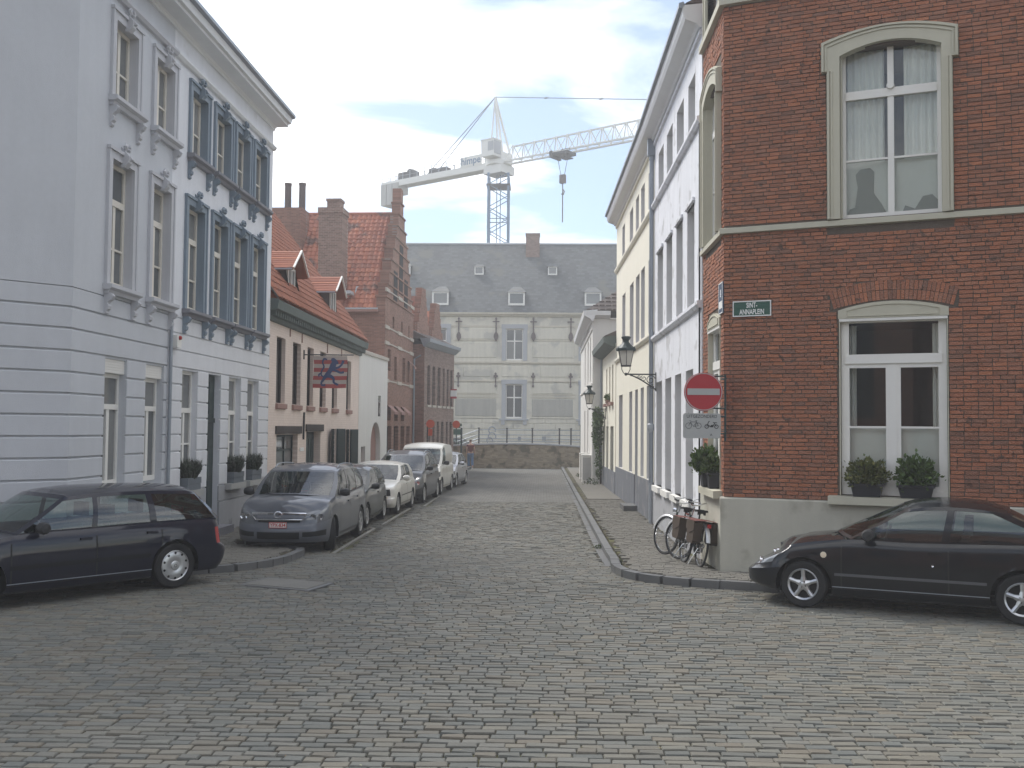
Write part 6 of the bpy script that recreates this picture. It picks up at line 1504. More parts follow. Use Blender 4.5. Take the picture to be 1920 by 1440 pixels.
bar(jb, (1.9, 0, zt_ - 0.2), (JL - 1, 0, zt_), 0.11)
for i in range(n):
    x0, x1 = 1.2 + i * st, 1.2 + (i + 1) * st; xm = (x0 + x1) / 2
    for sy in (-0.65, 0.65): bar(jb, (x0, sy, zb_), (xm, 0, zt_), 0.06); bar(jb, (xm, 0, zt_), (x1, sy, zb_), 0.06)
    bar(jb, (x0, -0.65, zb_), (x1, 0.65, zb_), 0.03); bar(jb, (x0, -0.65, zb_), (x0, 0.65, zb_), 0.03)
jb.build('jib', mt['crane_white'], cr, M=J)
cj = MB(); cj.box(-17.3, -1.0, -0.75, -0.6, 30.72, 31.42).box(-17.3, -1.0, 0.6, 0.75, 30.72, 31.42).box(-17.3, -1.0, -0.6, 0.6, 31.2, 31.26); cjo = cj.build('counter_jib', mt['crane_white'], cr, M=J)
r = MB()
for sy in (-0.7, 0.7):
    for i in range(15): bar(r, (-1.4 - i * 1.13, sy, 31.3), (-1.4 - i * 1.13, sy, 32.35), 0.045)
    bar(r, (-1.4, sy, 32.35), (-17.2, sy, 32.35), 0.03); bar(r, (-1.4, sy, 31.85), (-17.2, sy, 31.85), 0.025)
r.build('handrail', mt['zinc'], cjo, M=J)
MB().box(-14.8, -12.3, -0.5, 0.5, 31.3, 32.3).lathe([(0.4, -0.45), (0.4, 0.45)], 12, (-13.0, 0, 32.2), 'y').box(-10, -9.0, -0.4, 0.4, 31.3, 32.1).box(-8.2, -7.4, -0.5, 0.5, 31.3, 32.0).build('winch', mt['iron'], cjo, M=J)
for k in range(3): MB().box(-17.2 + k * 0.95, -16.35 + k * 0.95, -0.9, 0.9, 28.6 + (0 if k < 2 else 1.3), 31.1).build('counterweight', mt['concrete'], cjo, M=J)
MB().box(-4.9, -1.8, -0.80, -0.76, 31.38, 32.5).build('name_board', mt['crane_white'], cjo, M=J)
text_mesh('himpe', 1.15, 'lettering', mt['crane_blue'], cjo, J @ Matrix.Translation((-3.35, -0.83, 31.95)) @ FX, sx=1.0, bold=0.02)
ti = MB()
for q in ((27.0, 0, 33.1), (-8.4, -0.6, 31.6), (-11.5, 0.6, 31.6)): bar(ti, ap, q, 0.055)
for t_ in (0.25, 0.5, 0.75): ti.box(ap[0] + 27.6 * t_ - 0.2, ap[0] + 27.6 * t_ + 0.2, -0.08, 0.08, 38.8 - 5.7 * t_ - 0.07, 38.8 - 5.7 * t_ + 0.07)
ti.build('tie_rod', mt['zinc'], cr, M=J)
tr = MB().box(7.6, 9.6, -0.85, 0.85, 30.8, 31.1).box(7.4, 7.7, -0.9, 0.9, 30.6, 31.3).box(9.4, 10.4, -1.5, -0.85, 30.0, 30.1)
for a, b in (((9.4, -1.5, 30.1), (9.4, -1.5, 31.0)), ((10.4, -1.5, 30.1), (10.4, -1.5, 31.0)), ((9.4, -1.5, 31.0), (10.4, -1.5, 31.0)), ((9.4, -.85, 30.1), (9.4, -.85, 31.0))): bar(tr, a, b, 0.035)
tr.build('trolley', mt['iron'], cr, M=J)
hk = MB()
for a in (7.8, 9.2): bar(hk, (a, 0, 30.9), (8.5 + (a - 8.5) * 0.3, 0, 28.7), 0.03)
hk.box(8.2, 8.8, -0.2, 0.2, 27.9, 28.8); bar(hk, (8.5, 0, 27.9), (8.5, 0, 23.8), 0.06)
hk.tube([(8.5, 0, 27.3), (8.72, 0, 27.0), (8.6, 0, 26.7), (8.35, 0, 26.8)], 0.07, 5)
hk.build('hook_block', mt['iron_rust'], cr, M=J)

# ================================================================== cars
def sstep(a, b, x):
    t = min(1, max(0, (x - a) / (b - a))); return t * t * (3 - 2 * t)
def interp(tab, x):
    "smooth interpolation through (x, value) with x descending or ascending"
    t = sorted(tab)
    if x <= t[0][0]: return t[0][1]
    for i in range(len(t) - 1):
        if x <= t[i + 1][0]:
            f = (x - t[i][0]) / (t[i + 1][0] - t[i][0]); a, b = t[i][1], t[i + 1][1]
            m0 = (t[i + 1][1] - t[i - 1][1]) / (t[i + 1][0] - t[i - 1][0]) if i > 0 else (b - a) / (t[i + 1][0] - t[i][0])
            m1 = (t[i + 2][1] - t[i][1]) / (t[i + 2][0] - t[i][0]) if i + 2 < len(t) else (b - a) / (t[i + 1][0] - t[i][0])
            d = t[i + 1][0] - t[i][0]; f2, f3 = f * f, f * f * f
            return (2 * f3 - 3 * f2 + 1) * a + (f3 - 2 * f2 + f) * m0 * d + (-2 * f3 + 3 * f2) * b + (f3 - f2) * m1 * d
    return t[-1][1]
def wheel(parent, c, side, rad, wid, style, steer=0.0):
    "alloy or cap with a tyre as its child; side +1 left of the car"
    rr = rad * 0.66; w2 = wid / 2; s = side
    r = MB()
    r.lathe([(rr * 1.02, -w2 * 0.8), (rr * 0.97, -w2 * 0.75), (rr * 0.92, 0), (rr * 0.95, w2 * 0.80), (rr * 1.03, w2 * 0.92), (rr * 1.0, w2 * 0.98), (rr * 0.90, w2 * 0.80)], 28, ax='y')
    r.mat(1); r.lathe([(0, w2 * 0.30), (rr * 0.93, w2 * 0.30)], 28, ax='y'); r.mat(0)
    if style == 'star5':
        for k in range(5):
            a = 2 * math.pi * k / 5 + 0.3; ca, sa = math.cos(a), math.sin(a); P = lambda q, t, y: (q * ca - t * sa, y, q * sa + t * ca)
            pts = [(rr * 0.16, rr * 0.22), (rr * 0.5, rr * 0.115), (rr * 0.95, rr * 0.13)]
            for i in range(2):
                (q0, t0), (q1, t1) = pts[i], pts[i + 1]; y0, y1 = (w2 * (0.86, 0.80)[i], w2 * (0.80, 0.84)[i])
                r.face([P(q0, -t0, y0), P(q1, -t1, y1), P(q1, 0, y1 + 0.012), P(q0, 0, y0 + 0.012)]); r.face([P(q0, 0, y0 + .012), P(q1, 0, y1 + .012), P(q1, t1, y1), P(q0, t0, y0)])
                for q in (-1, 1): r.face([P(q0, q * t0, y0), P(q1, q * t1, y1), P(q1, q * t1, w2 * .35), P(q0, q * t0, w2 * .35)])
        r.lathe([(0, w2 * 0.95), (rr * 0.14, w2 * 0.95), (rr * 0.22, w2 * 0.88), (rr * 0.24, w2 * 0.5)], 16, ax='y')
        r.mat(1)
        for k in range(4): a = 2 * math.pi * k / 4 + 0.5; r.lathe([(0, w2 * 0.935), (0.012, w2 * 0.93)], 6, (rr * 0.19 * math.cos(a), 0.002, rr * 0.19 * math.sin(a)), 'y')
    elif style == 'cap':
        r.lathe([(rr * 0.95, w2 * 0.86), (rr * 0.80, w2 * 0.93), (rr * 0.45, w2 * 0.98), (rr * 0.36, w2 * 0.90), (rr * 0.32, w2 * 0.90), (rr * 0.28, w2 * 0.99), (rr * 0.10, w2 * 1.03), (0, w2 * 1.03)], 32, ax='y')
        r.mat(1)
        for k in range(10):
            a = 2 * math.pi * (k + 0.5) / 10; ca, sa = math.cos(a), math.sin(a)
            r.face([(q * ca - t * sa, w2 * 0.96, q * sa + t * ca) for q, t in ((rr * .74, 0), (rr * .84, -rr * .095), (rr * .915, -rr * .06), (rr * .925, 0), (rr * .915, rr * .06), (rr * .84, rr * .095))])
        r.lathe([(rr * 0.085, w2 * 1.035), (rr * 0.11, w2 * 1.035)], 16, ax='y')
    else:
        n = 7 if style == 'cap7' else 9
        for k in range(n):
            a = 2 * math.pi * k / n; ca, sa = math.cos(a), math.sin(a); P = lambda q, t, y: (q * ca - t * sa, y, q * sa + t * ca)
            r.face([P(rr * .2, -rr * .09, w2 * .9), P(rr * .95, -rr * .15, w2 * .86), P(rr * .95, rr * .15, w2 * .86), P(rr * .2, rr * .09, w2 * .9)])
        r.lathe([(0, w2 * 0.96), (rr * 0.2, w2 * 0.95), (rr * 0.30, w2 * 0.86)], 16, ax='y')
    t = MB(); q = rad
    t.lathe([(rr * 0.99, -w2 * .8), (rr * 1.1, -w2 * .97), (q * .93, -w2), (q * .985, -w2 * .86), (q, -w2 * .6), (q, w2 * .6), (q * .985, w2 * .86), (q * .93, w2), (rr * 1.12, w2 * .99), (rr * 1.0, w2 * .86)], 36, ax='y')
    t.mat(1)
    for yy in (-w2 * .35, w2 * .35): t.lathe([(q * 1.001, yy - 0.004), (q * 1.001, yy + 0.004)], 36, ax='y')
    M = Matrix.Translation(c) @ Matrix.Rotation((math.pi if side < 0 else 0) + steer, 4, 'Z')
    w = r.build('wheel', [mt['alloy'], mt['black']], parent, smooth=True, M=M); autosmooth(w, 30)
    o = t.build('tyre', [mt['rubber'], mt['black']], w, smooth=True, M=M); autosmooth(o, 40)
    return w
def car(name, label, S, loc, rz, group='parked cars'):
    """S: L length, W width, xf/xr axle positions, R wheel radius, hood/belt table ztop (x -> z of the shoulder line), roof table zroof,
    A, D: base x of windscreen and rear window, At, Dt: their top x, pillars: list of (x_base, x_top, half width), zb sill height"""
    L, W = S['L'], S['W']; h = W / 2; xF, xR = L / 2 + S.get('dx', 0), -L / 2 + S.get('dx', 0)
    t = thing(name, label, 'car', loc, rz, group=group)
    body, blk = S['paint'], mt['plastic_dark']
    fb, rb = S.get('fbow', 0.10), S.get('rbow', 0.06); cf, crr = S.get('cf', 0.36), S.get('cr', 0.26)
    zb, Rw = S.get('zb', 0.19), S['R']; Ra = Rw + 0.055
    # ---- plan outline (half), from the front centre to the rear centre
    def plan(seq):
        pass
    ring = []
    nfr = 8
    for i in range(nfr): y = (h - cf) * i / nfr; ring.append((xF - fb * (y / h) ** 2, y))
    x_c = xF - fb * ((h - cf) / h) ** 2
    for i in range(9):
        a = R(90 * i / 8); ring.append((x_c - cf * 1.25 * (1 - math.cos(a)), h - cf + cf * math.sin(a)))
    xs_f = ring[-1][0]; x_cr = xR + rb * ((h - crr) / h) ** 2; xs_r = x_cr + crr * 1.1
    stops = sorted({*S.get('seams', []), S['A'], S['D']} | {p[0] for p in S['pillars']}, reverse=True)
    xs_ = []; x = xs_f - 0.055
    while x > xs_r + 0.03: xs_.append(x); x -= 0.055
    for s_ in stops:
        if xs_r + 0.03 < s_ < xs_f - 0.03:
            k = min(range(len(xs_)), key=lambda q: abs(xs_[q] - s_)); xs_[k] = s_
    taper = S.get('taper', 0.03)
    def wy(x): # gentle plan taper
        return h * (1 - taper * ((x - S.get('dx', 0)) / (L / 2)) ** 4)
    for x in xs_: ring.append((x, h))
    for i in range(9):
        a = R(90 * i / 8); ring.append((xs_r - crr * 1.1 * math.sin(a), h - crr + crr * math.cos(a)))
    for i in range(1, 7): y = (h - crr) * (1 - i / 6); ring.append((xR + rb * (y / h) ** 2, y))
    ring = [(x, y * wy(x) / h) for x, y in ring]
    V = [0, 0.05, 0.12, 0.20, 0.28, 0.36, 0.44, 0.52, 0.60, 0.68, 0.76, 0.84, 0.90, 0.94, 0.97, 1.0]
    side_s = S.get('side', [(0, 0.945), (0.12, 0.985), (0.35, 1.0), (0.6, 0.998), (0.8, 0.985), (0.92, 0.965), (1.0, 0.925)])
    nose = S.get('nose', [(0, 0.06), (0.15, 0.0), (0.45, 0.0), (0.62, 0.05), (0.85, 0.12), (1.0, 0.30)])
    tail = S.get('tail', [(0, 0.07), (0.2, 0.0), (0.45, 0.0), (0.55, 0.05), (1.0, 0.10)])
    def ztop(x): return interp(S['ztop'], x)
    def zbot(x): return zb + 0.02 * sstep(xF - 0.7, xF, x)
    def pt(i, v):
        x, y = ring[i]; z0, z1 = zbot(x), ztop(x); z = z0 + (z1 - z0) * v
        wf = sstep(xF - 0.75, xF - 0.12, x); wr = sstep(xR + 0.55, xR + 0.1, x) if False else 1 - sstep(xR + 0.1, xR + 0.55, x)
        ss = interp(side_s, v); X = x - interp(nose, v) * wf + interp(tail, v) * wr
        return [X, y * ss, z]
    NR = len(ring)
    G = [[pt(i, v) for v in V] for i in range(NR)]
    xa = (S['xf'], S['xr'])
    def arch_in(p, rad=Ra):
        return any(math.hypot(p[0] - ax_, p[2] - Rw) < rad for ax_ in xa) and p[1] > h * 0.75
    inside = [[arch_in(G[i][j]) for j in range(len(V))] for i in range(NR)]
    for i in range(NR):
        for j in range(len(V)):
            if inside[i][j]:
                nb = [(a, b) for a in (i - 1, i, i + 1) for b in (j - 1, j, j + 1) if 0 <= a < NR and 0 <= b < len(V)]
                if any(not inside[a][b] for a, b in nb):
                    p = G[i][j]; ax_ = min(xa, key=lambda q: abs(q - p[0])); dx, dz = p[0] - ax_, p[2] - Rw; d = math.hypot(dx, dz) + 1e-6
                    p[0] = ax_ + dx / d * Ra; p[2] = max(Rw + dz / d * Ra, zbot(p[0]) * 0.98 if dz < 0 else 0); inside[i][j] = 'edge'
    regs = {}
    doors = S['doors']; reg_fn = S.get('region')
    def region(i, j):
        x = (ring[i][0] + ring[i + 1][0]) / 2; y = (ring[i][1] + ring[i + 1][1]) / 2; v = (V[j] + V[j + 1]) / 2
        if reg_fn:
            q = reg_fn(x, y, v, h, xF, xR)
            if q: return q
        for k, (d1, d0) in enumerate(doors):
            if d0 < x < d1 and v > 0.12 and y > h * 0.8: return ('door', k)
        return ('body', 0)
    for i in range(NR - 1):
        for j in range(len(V) - 1):
            c = [inside[a][b] for a, b in ((i, j), (i + 1, j), (i + 1, j + 1), (i, j + 1))]
            if all(c): continue
            regs.setdefault(region(i, j), []).append((i, j))
    def surf(cells, sgn):
        mb = MB(); idx = {}
        for i, j in cells:
            f = []
            for a, b in ((i, j), (i + 1, j), (i + 1, j + 1), (i, j + 1)):
                if (a, b) not in idx: p = G[a][b]; idx[(a, b)] = len(mb.v); mb.v.append((p[0], p[1] * sgn, p[2]))
                f.append(idx[(a, b)])
            mb.f.append(tuple(f if sgn > 0 else f[::-1])); mb.mi.append(0)
        return mb
    full = MB()
    full.add(surf(regs.pop(('body', 0)), 1)); full.add(surf([c for c in G and []], 1)) if False else None
    bcells = None
    # rebuild both halves
    full = MB()
    all_body = [(i, j) for i in range(NR - 1) for j in range(len(V) - 1) if region(i, j) == ('body', 0) and not all(inside[a][b] for a, b in ((i, j), (i + 1, j), (i + 1, j + 1), (i, j + 1)))]
    for sgn in (1, -1): full.add(surf(all_body, sgn))
    # hood / deck caps
    def cap(idx, xc0, xc1, crown, rows=6):
        n = len(idx); out_ = []
        for q, i in enumerate(idx):
            p = G[i][-1]; f = q / (n - 1); xc = xc0 + (xc1 - xc0) * f
            zc = ztop(xc) + crown * (sstep(0, 0.25, f)) ; row = []
            for k in range(rows + 1):
                u = k / rows; e = 1 - (1 - u) ** 2.2
                row.append((p[0] + (xc - p[0]) * u, p[1] * (1 - u), p[2] + (zc - p[2]) * e))
            out_.append(row)
        return out_
    iA = [i for i in range(NR) if ring[i][0] >= S['A'] - 0.02]
    rows = cap(iA, G[0][-1][0], S['A'] + S.get('cowl', 0.16), S.get('crown', 0.05))
    full.grid(rows); full.grid([[(x, -y, z) for x, y, z in r] for r in rows][::-1])
    if S.get('deck'):
        iD = [i for i in range(NR) if ring[i][0] <= S['D'] + 0.02][::-1]
        rows = cap(iD, G[NR - 1][-1][0], S['D'], 0.02, 4); full.grid(rows[::-1]); full.grid([[(x, -y, z) for x, y, z in r] for r in rows])
    # ---- greenhouse: nodes along the half plan, base and top
    P_ = S['pillars']; yb = lambda x: wy(x) * 0.925
    zr = lambda x: interp(S['zroof'], x); tum = S.get('tumble', 0.80)
    nodes = []                                     # (base, top, kind of the span that follows)
    A, D, At, Dt = S['A'], S['D'], S['At'], S['Dt']; cw = S.get('cowl', 0.16); tw_ = S.get('topbow', 0.10)
    ns = 7
    y0b, y0t = yb(A) * 0.86, h * tum * 0.90
    for k in range(ns + 1):
        u = k / ns; xb_ = A + cw * (1 - u ** 2); xt_ = At + tw_ * (1 - u ** 2)
        nodes.append(((xb_, y0b * u, ztop(A) + S.get('crown', .05) * (1 - u * u) * 0.9 + 0.005), (xt_, y0t * u, zr(At) + 0.012 - 0.02 * u * u), 'front' if k < ns else 'post'))
    for (xb_, xt_, hw2) in P_:
        pass
    # sides: spans between pillars
    edges = [(A - 0.03, At - 0.02)] 
    for (xb_, xt_, hw2) in P_: edges += [(xb_ + hw2, xt_ + hw2 * 0.9), (xb_ - hw2, xt_ - hw2 * 0.9)]
    edges.append((D + S.get('dpost', 0.10), Dt + S.get('dpost_top', 0.10)))
    kinds = []
    for q in range(len(edges) - 1): kinds.append(('side', q // 2) if q % 2 == 0 else 'post')
    def side_node(xb_, xt_):
        return ((xb_, yb(xb_), ztop(xb_) - 0.002), (xt_, h * tum * (1 - 0.06 * abs((xt_ - (At + Dt) / 2) / (L / 2)) ** 2), zr(xt_) - 0.035))
    for q, (xb_, xt_) in enumerate(edges):
        if q == len(edges) - 1: nodes.append((*side_node(xb_, xt_), 'post')); break
        kd = kinds[q]; m_ = 6 if kd != 'post' else 1
        xb1, xt1 = edges[q + 1]
        for k in range(m_): nodes.append((*side_node(xb_ + (xb1 - xb_) * k / m_, xt_ + (xt1 - xt_) * k / m_), kd))
    for k in range(5):
        u = 1 - k / 4; zbz = ztop(D); nodes.append(((D - S.get('rbulge', 0.05) * (1 - u * u), yb(D) * 0.90 * u, zbz), (Dt - 0.06 * (1 - u * u), h * tum * 0.88 * u, zr(Dt) - 0.01 - 0.02 * u * u), 'rear'))
    VG = [0.0, S.get('gb', 0.05), 0.35, 0.65, 1 - S.get('gt', 0.08), 1.0]
    def gp(n_, v):
        b, tp, _ = n_; bul = 0.035 * math.sin(math.pi * v); p = [b[i] + (tp[i] - b[i]) * v for i in range(3)]
        d = math.hypot(b[0] - tp[0], 0) 
        p[1] += bul * (1 if b[1] > 0.3 else 0) * S.get('gbul', 1)
        return tuple(p)
    H = [[gp(n_, v) for v in VG] for n_ in nodes]
    gl = {}
    for i in range(len(nodes) - 1):
        kd = nodes[i][2]
        for j in range(len(VG) - 1):
            isg = kd != 'post' and 1 <= j <= 3
            if isg and isinstance(kd, tuple) and kd[1] in S.get('blank', ()): isg = False
            for sgn in (1, -1):
                q = [H[i][j], H[i + 1][j], H[i + 1][j + 1], H[i][j + 1]]; q = [(a, b * sgn, c) for a, b, c in q]
                if sgn < 0: q = q[::-1]
                if isg: gl.setdefault((kd, sgn if isinstance(kd, tuple) else 0), MB()).face([(a, b * 0.994, c) for a, b, c in q])
                else: full.face(q)
    top = [H[i][-1] for i in range(len(nodes))]; n = len(top); rows = []
    xc0, xc1 = top[0][0], top[-1][0]
    for q, p in enumerate(top):
        f = q / (n - 1); f = sum(1 for _ in range(0)) + f
        # centre point with the same x as the rim point, clamped to the roof
        xc = min(xc0, max(xc1, p[0] + (tw_ * 0.9 if q <= ns else 0) * 0)) if ns < q < n - 5 else (xc0 if q <= ns else xc1)
        zc = zr(min(At, max(Dt, xc))) + 0.012 + (S.get('roofcrown', 0.035) if ns < q < n - 5 else 0.0); row = []
        for k in range(7):
            u = k / 6; e = 1 - (1 - u) ** 2.4; row.append((p[0] + (xc - p[0]) * u, p[1] * (1 - u), p[2] + (zc - p[2]) * e))
        rows.append(row)
    full.grid(rows); full.grid([[(x, -y, z) for x, y, z in r] for r in rows][::-1])
    bo = full.build('body', body, t, smooth=True, weld=True); autosmooth(bo, 42)
    names = {'front': 'windscreen', 'rear': 'rear_window'}
    for (kd, sg), mb in gl.items():
        o = mb.build(names.get(kd, 'side_window') if isinstance(kd, str) else 'side_window', S.get('glass', mt['glass_car']), t, smooth=True, weld=True)
    for (nm, k), cells in regs.items():
        for sgn in (1, -1):
            m_ = {'door': body, 'headlight': mt['lamp_lens'], 'tail_light': mt['tail_red'], 'grille': mt['black'], 'bumper': S.get('bumper_m', body), 'intake': mt['black'], 'sill_skirt': blk}[nm]
            mb = surf(cells, sgn)
            if nm in ('grille', 'intake', 'bumper') :
                if sgn < 0: continue
                mb.add(surf(cells, -1))
            o = mb.build(nm, m_, t, smooth=True); autosmooth(o, 42)
            if nm == 'door':
                d1, d0 = doors[k]; hx = d0 + 0.16; zz = ztop(hx) - 0.12; yy = wy(hx) * interp(side_s, 0.8)
                MB().box(hx - 0.09, hx + 0.07, yy * sgn - 0.005 * sgn, yy * sgn + 0.022 * sgn, zz - 0.016, zz + 0.016).build('handle', S.get('handle', body), o)
            if nm == 'headlight':
                cs = [G[i][j] for i, j in cells]; c = [sum(q[a] for q in cs) / len(cs) for a in (0, 1, 2)]
                for dy_ in (-0.085, 0.045):
                    yq = c[1] + dy_; kq = min(cs, key=lambda q: abs(q[1] - yq) + abs(q[2] - c[2])); MB().lathe([(0, -0.02), (0.045, -0.015), (0.058, 0.014), (0.046, 0.014), (0.03, 0.004), (0, 0.004)], 14, (kq[0] - 0.004, yq * sgn, c[2]), 'x').build('lamp', mt['chrome'], o)
    # ---- surface lookups for seams and trims
    def sy(x, z, off=0.004):
        v = min(1, max(0, (z - zbot(x)) / (ztop(x) - zbot(x)))); k = min(range(NR), key=lambda q: abs(ring[q][0] - x) if ring[q][1] > h * 0.6 else 9)
        return ring[k][1] * interp(side_s, v) + off
    tr = MB()
    def strip(pts, wd, sgn, off=0.003, mbx=None):
        mbx = mbx or tr
        for (x0, z0), (x1, z1) in zip(pts, pts[1:]):
            m_ = max(1, int(math.hypot(x1 - x0, z1 - z0) / 0.08)); 
            for q in range(m_):
                a = (x0 + (x1 - x0) * q / m_, z0 + (z1 - z0) * q / m_); b = (x0 + (x1 - x0) * (q + 1) / m_, z0 + (z1 - z0) * (q + 1) / m_)
                vert = abs(x1 - x0) < abs(z1 - z0); o = (wd / 2, 0) if vert else (0, wd / 2)
                ps = [(a[0] - o[0], a[1] - o[1]), (b[0] - o[0], b[1] - o[1]), (b[0] + o[0], b[1] + o[1]), (a[0] + o[0], a[1] + o[1])]
                mbx.face([(px, sgn * sy(px, pz, off), pz) for px, pz in ps])
    for sgn in (1, -1):
        tr = MB()
        for d1, d0 in doors:
            for x in sorted({d1, d0}):
                near = any(abs(x - ax_) < Ra + 0.04 for ax_ in xa)
                zl = zb + 0.08
                if near: ax_ = min(xa, key=lambda q: abs(q - x)); zl = Rw + math.sqrt(max(0, (Ra + 0.02) ** 2 - (x - ax_) ** 2))
                strip([(x, zl), (x, ztop(x) - 0.01)], 0.018, sgn, 0.003, tr)
        strip([(S['xf'] - Ra, zb + 0.075), (S['xr'] + Ra, zb + 0.075)], 0.010, sgn, 0.003, tr)
        tr.build('panel_gap', mt['black'], t, kind='stuff')
    if S.get('moulding'):
        z_, m_, w_ = S['moulding']
        for sgn in (1, -1): mo = MB(); strip([(S['xf'] - Ra - 0.03, z_), (S['xr'] + Ra + 0.03, z_)], w_, sgn, 0.012, mo); mo.build('side_moulding', m_, t)
    if S.get('sill_trim'):
        for sgn in (1, -1): mo = MB(); strip([(S['xf'] - Ra - 0.0, zb + 0.10), (S['xr'] + Ra, zb + 0.10)], 0.012, sgn, 0.006, mo); mo.build('sill_trim', mt['zinc'], t)
    # ---- wheel wells, floor
    ub = MB()
    for ax_ in xa:
        for sgn in (1, -1):
            n = 16
            for q in range(n):
                a0, a1 = math.pi * (q / n) * 1.16 - 0.25, math.pi * ((q + 1) / n) * 1.16 - 0.25
                p0 = (ax_ + Ra * math.cos(a0), Rw + Ra * math.sin(a0)); p1 = (ax_ + Ra * math.cos(a1), Rw + Ra * math.sin(a1))
                ub.face([(p0[0], sgn * h * 0.985, p0[1]), (p1[0], sgn * h * 0.985, p1[1]), (p1[0], sgn * (h - .34), p1[1]), (p0[0], sgn * (h - .34), p0[1])])
            ub.box(ax_ - Ra, ax_ + Ra, sgn * (h - .36), sgn * (h - .34), 0.16, Rw + Ra)
    ub.box(xR + 0.3, xF - 0.42, -h * 0.70, h * 0.70, zb - 0.03, zb + 0.03)
    ub.box(S['xr'] + Ra, S['xf'] - Ra, -h * 0.93, h * 0.93, zb - 0.02, zb + 0.02)
    ub.box(xF - 0.9, xF - 0.40, -h * 0.6, h * 0.6, zb + 0.01, zb + 0.18); ub.box(xR + 0.35, xR + 0.8, -h * .6, h * .6, zb + 0.01, zb + 0.2)
    ub.build('underbody', mt['black'], t)
    for ax_ in xa:
        for sgn in (1, -1): wheel(t, (ax_, sgn * (h - 0.115), Rw), sgn, Rw, 0.20, S.get('wheel', 'cap'), S.get('steer', 0.0) if ax_ == xa[0] else 0.0)
    # ---- inside
    it = MB(); it.box(A - 0.25, A + 0.08, -h * .8, h * .8, ztop(A) - 0.30, ztop(A) - 0.03); it.box(D, A, -h * .84, h * .84, zb + 0.05, zb + 0.09)
    it.build('dashboard', mt['plastic_dark'], t)
    def seat(x, y, z, wd):
        s = MB(); s.prism([(x + .22, z), (x + .25, z + .12), (x - .22, z + .14), (x - .40, z + .62), (x - .50, z + .60), (x - .30, z)], y - wd / 2, y + wd / 2, 'y')
        for q in ((0,) if wd < 0.7 else (-0.38, 0.38)): s.box(x - .53, x - .43, y + q - .13, y + q + .13, z + .64, z + .83)
        s.build('seat', mt['seat_cloth'], t)
    zs_ = zb + 0.16; sx_ = (A + D) / 2 + 0.30
    seat(S.get('sx', A - 0.95), h * .42, zs_, .5); seat(S.get('sx', A - 0.95), -h * .42, zs_, .5); seat(S.get('sx', A - 0.95) - 0.85, 0, zs_, h * 1.5)
    sw = MB(); c0 = (A - 0.42, h * .42, ztop(A) + 0.0)
    sw.tube([(c0[0] - 0.06 * math.sin(R(a)), c0[1] + 0.18 * math.cos(R(a)), c0[2] + 0.17 * math.sin(R(a))) for a in range(0, 361, 24)], 0.014, 5); sw.tube([c0, (A - 0.2, h * .42, ztop(A) - .15)], 0.03, 5); sw.build('steering_wheel', mt['black'], t)
    # mirrors, plates, wipers
    for sgn in (1, -1):
        mx, my, mz = A - S.get('mir', 0.28), sgn * (h + 0.02), ztop(A) + 0.06
        mi = MB(); mi.lathe([(0, -0.11), (0.055, -0.10), (0.075, -0.04), (0.08, 0.03), (0.06, 0.09), (0.0, 0.10)], 12, (mx, my + sgn * 0.07, mz + 0.02), 'y').box(mx - .02, mx + .04, my - sgn * 0.06, my + sgn * 0.02, mz - 0.04, mz)
        m2 = mi.build('mirror', S.get('mirror', mt['plastic_dark']), t, smooth=True); autosmooth(m2, 50)
    wp = MB()
    for y_, e in ((0.35, -0.35), (-0.12, -0.62)): wp.tube([(A + cw * 0.9 + 0.02, y_, ztop(A) + 0.035), (A + cw * 0.6 - 0.06, e, ztop(A) + 0.075)], 0.009, 4)
    wp.build('wiper', mt['black'], t)
    if S.get('plate'):
        txt, px, pz = S['plate']; p = MB().box(px, px + 0.012, -0.17, 0.17, pz - 0.055, pz + 0.055).build('number_plate', mt['plate'], t)
        q = MB(); e = 0.006
        for a, b, c, d in ((-.17, .17, .045, .055), (-.17, .17, -.055, -.045), (-.17, -.16, -.045, .045), (.16, .17, -.045, .045)): q.box(px + 0.010, px + 0.014, a, b, pz + c, pz + d)
        q.build('rim', mt['plate_red'], p)
        RX = Matrix(((0, 0, 1, 0), (1, 0, 0, 0), (0, 1, 0, 0), (0, 0, 0, 1)))
        text_mesh(txt, 0.095, 'lettering', mt['plate_red'], p, Matrix.Translation((px + 0.013, 0, pz - 0.002)) @ RX, sx=0.85, bold=0.0015)
    if S.get('rails'):
        rl_ = MB()
        for sgn in (1, -1):
            pts = [(At - 0.25 + (Dt + 0.2 - At + 0.25) * q / 8, sgn * h * (tum - 0.07), zr(At - 0.25 + (Dt + 0.2 - At + 0.25) * q / 8) + (0.035 if 0 < q < 8 else -0.01)) for q in range(9)]; rl_.tube(pts, 0.012, 6)
        rl_.build('roof_rail', S['rails'], t)
    if S.get('extra'): S['extra'](t, S, dict(G=G, ring=ring, V=V, sy=sy, ztop=ztop, xF=xF, xR=xR, h=h, strip=strip, zr=zr))
    return t

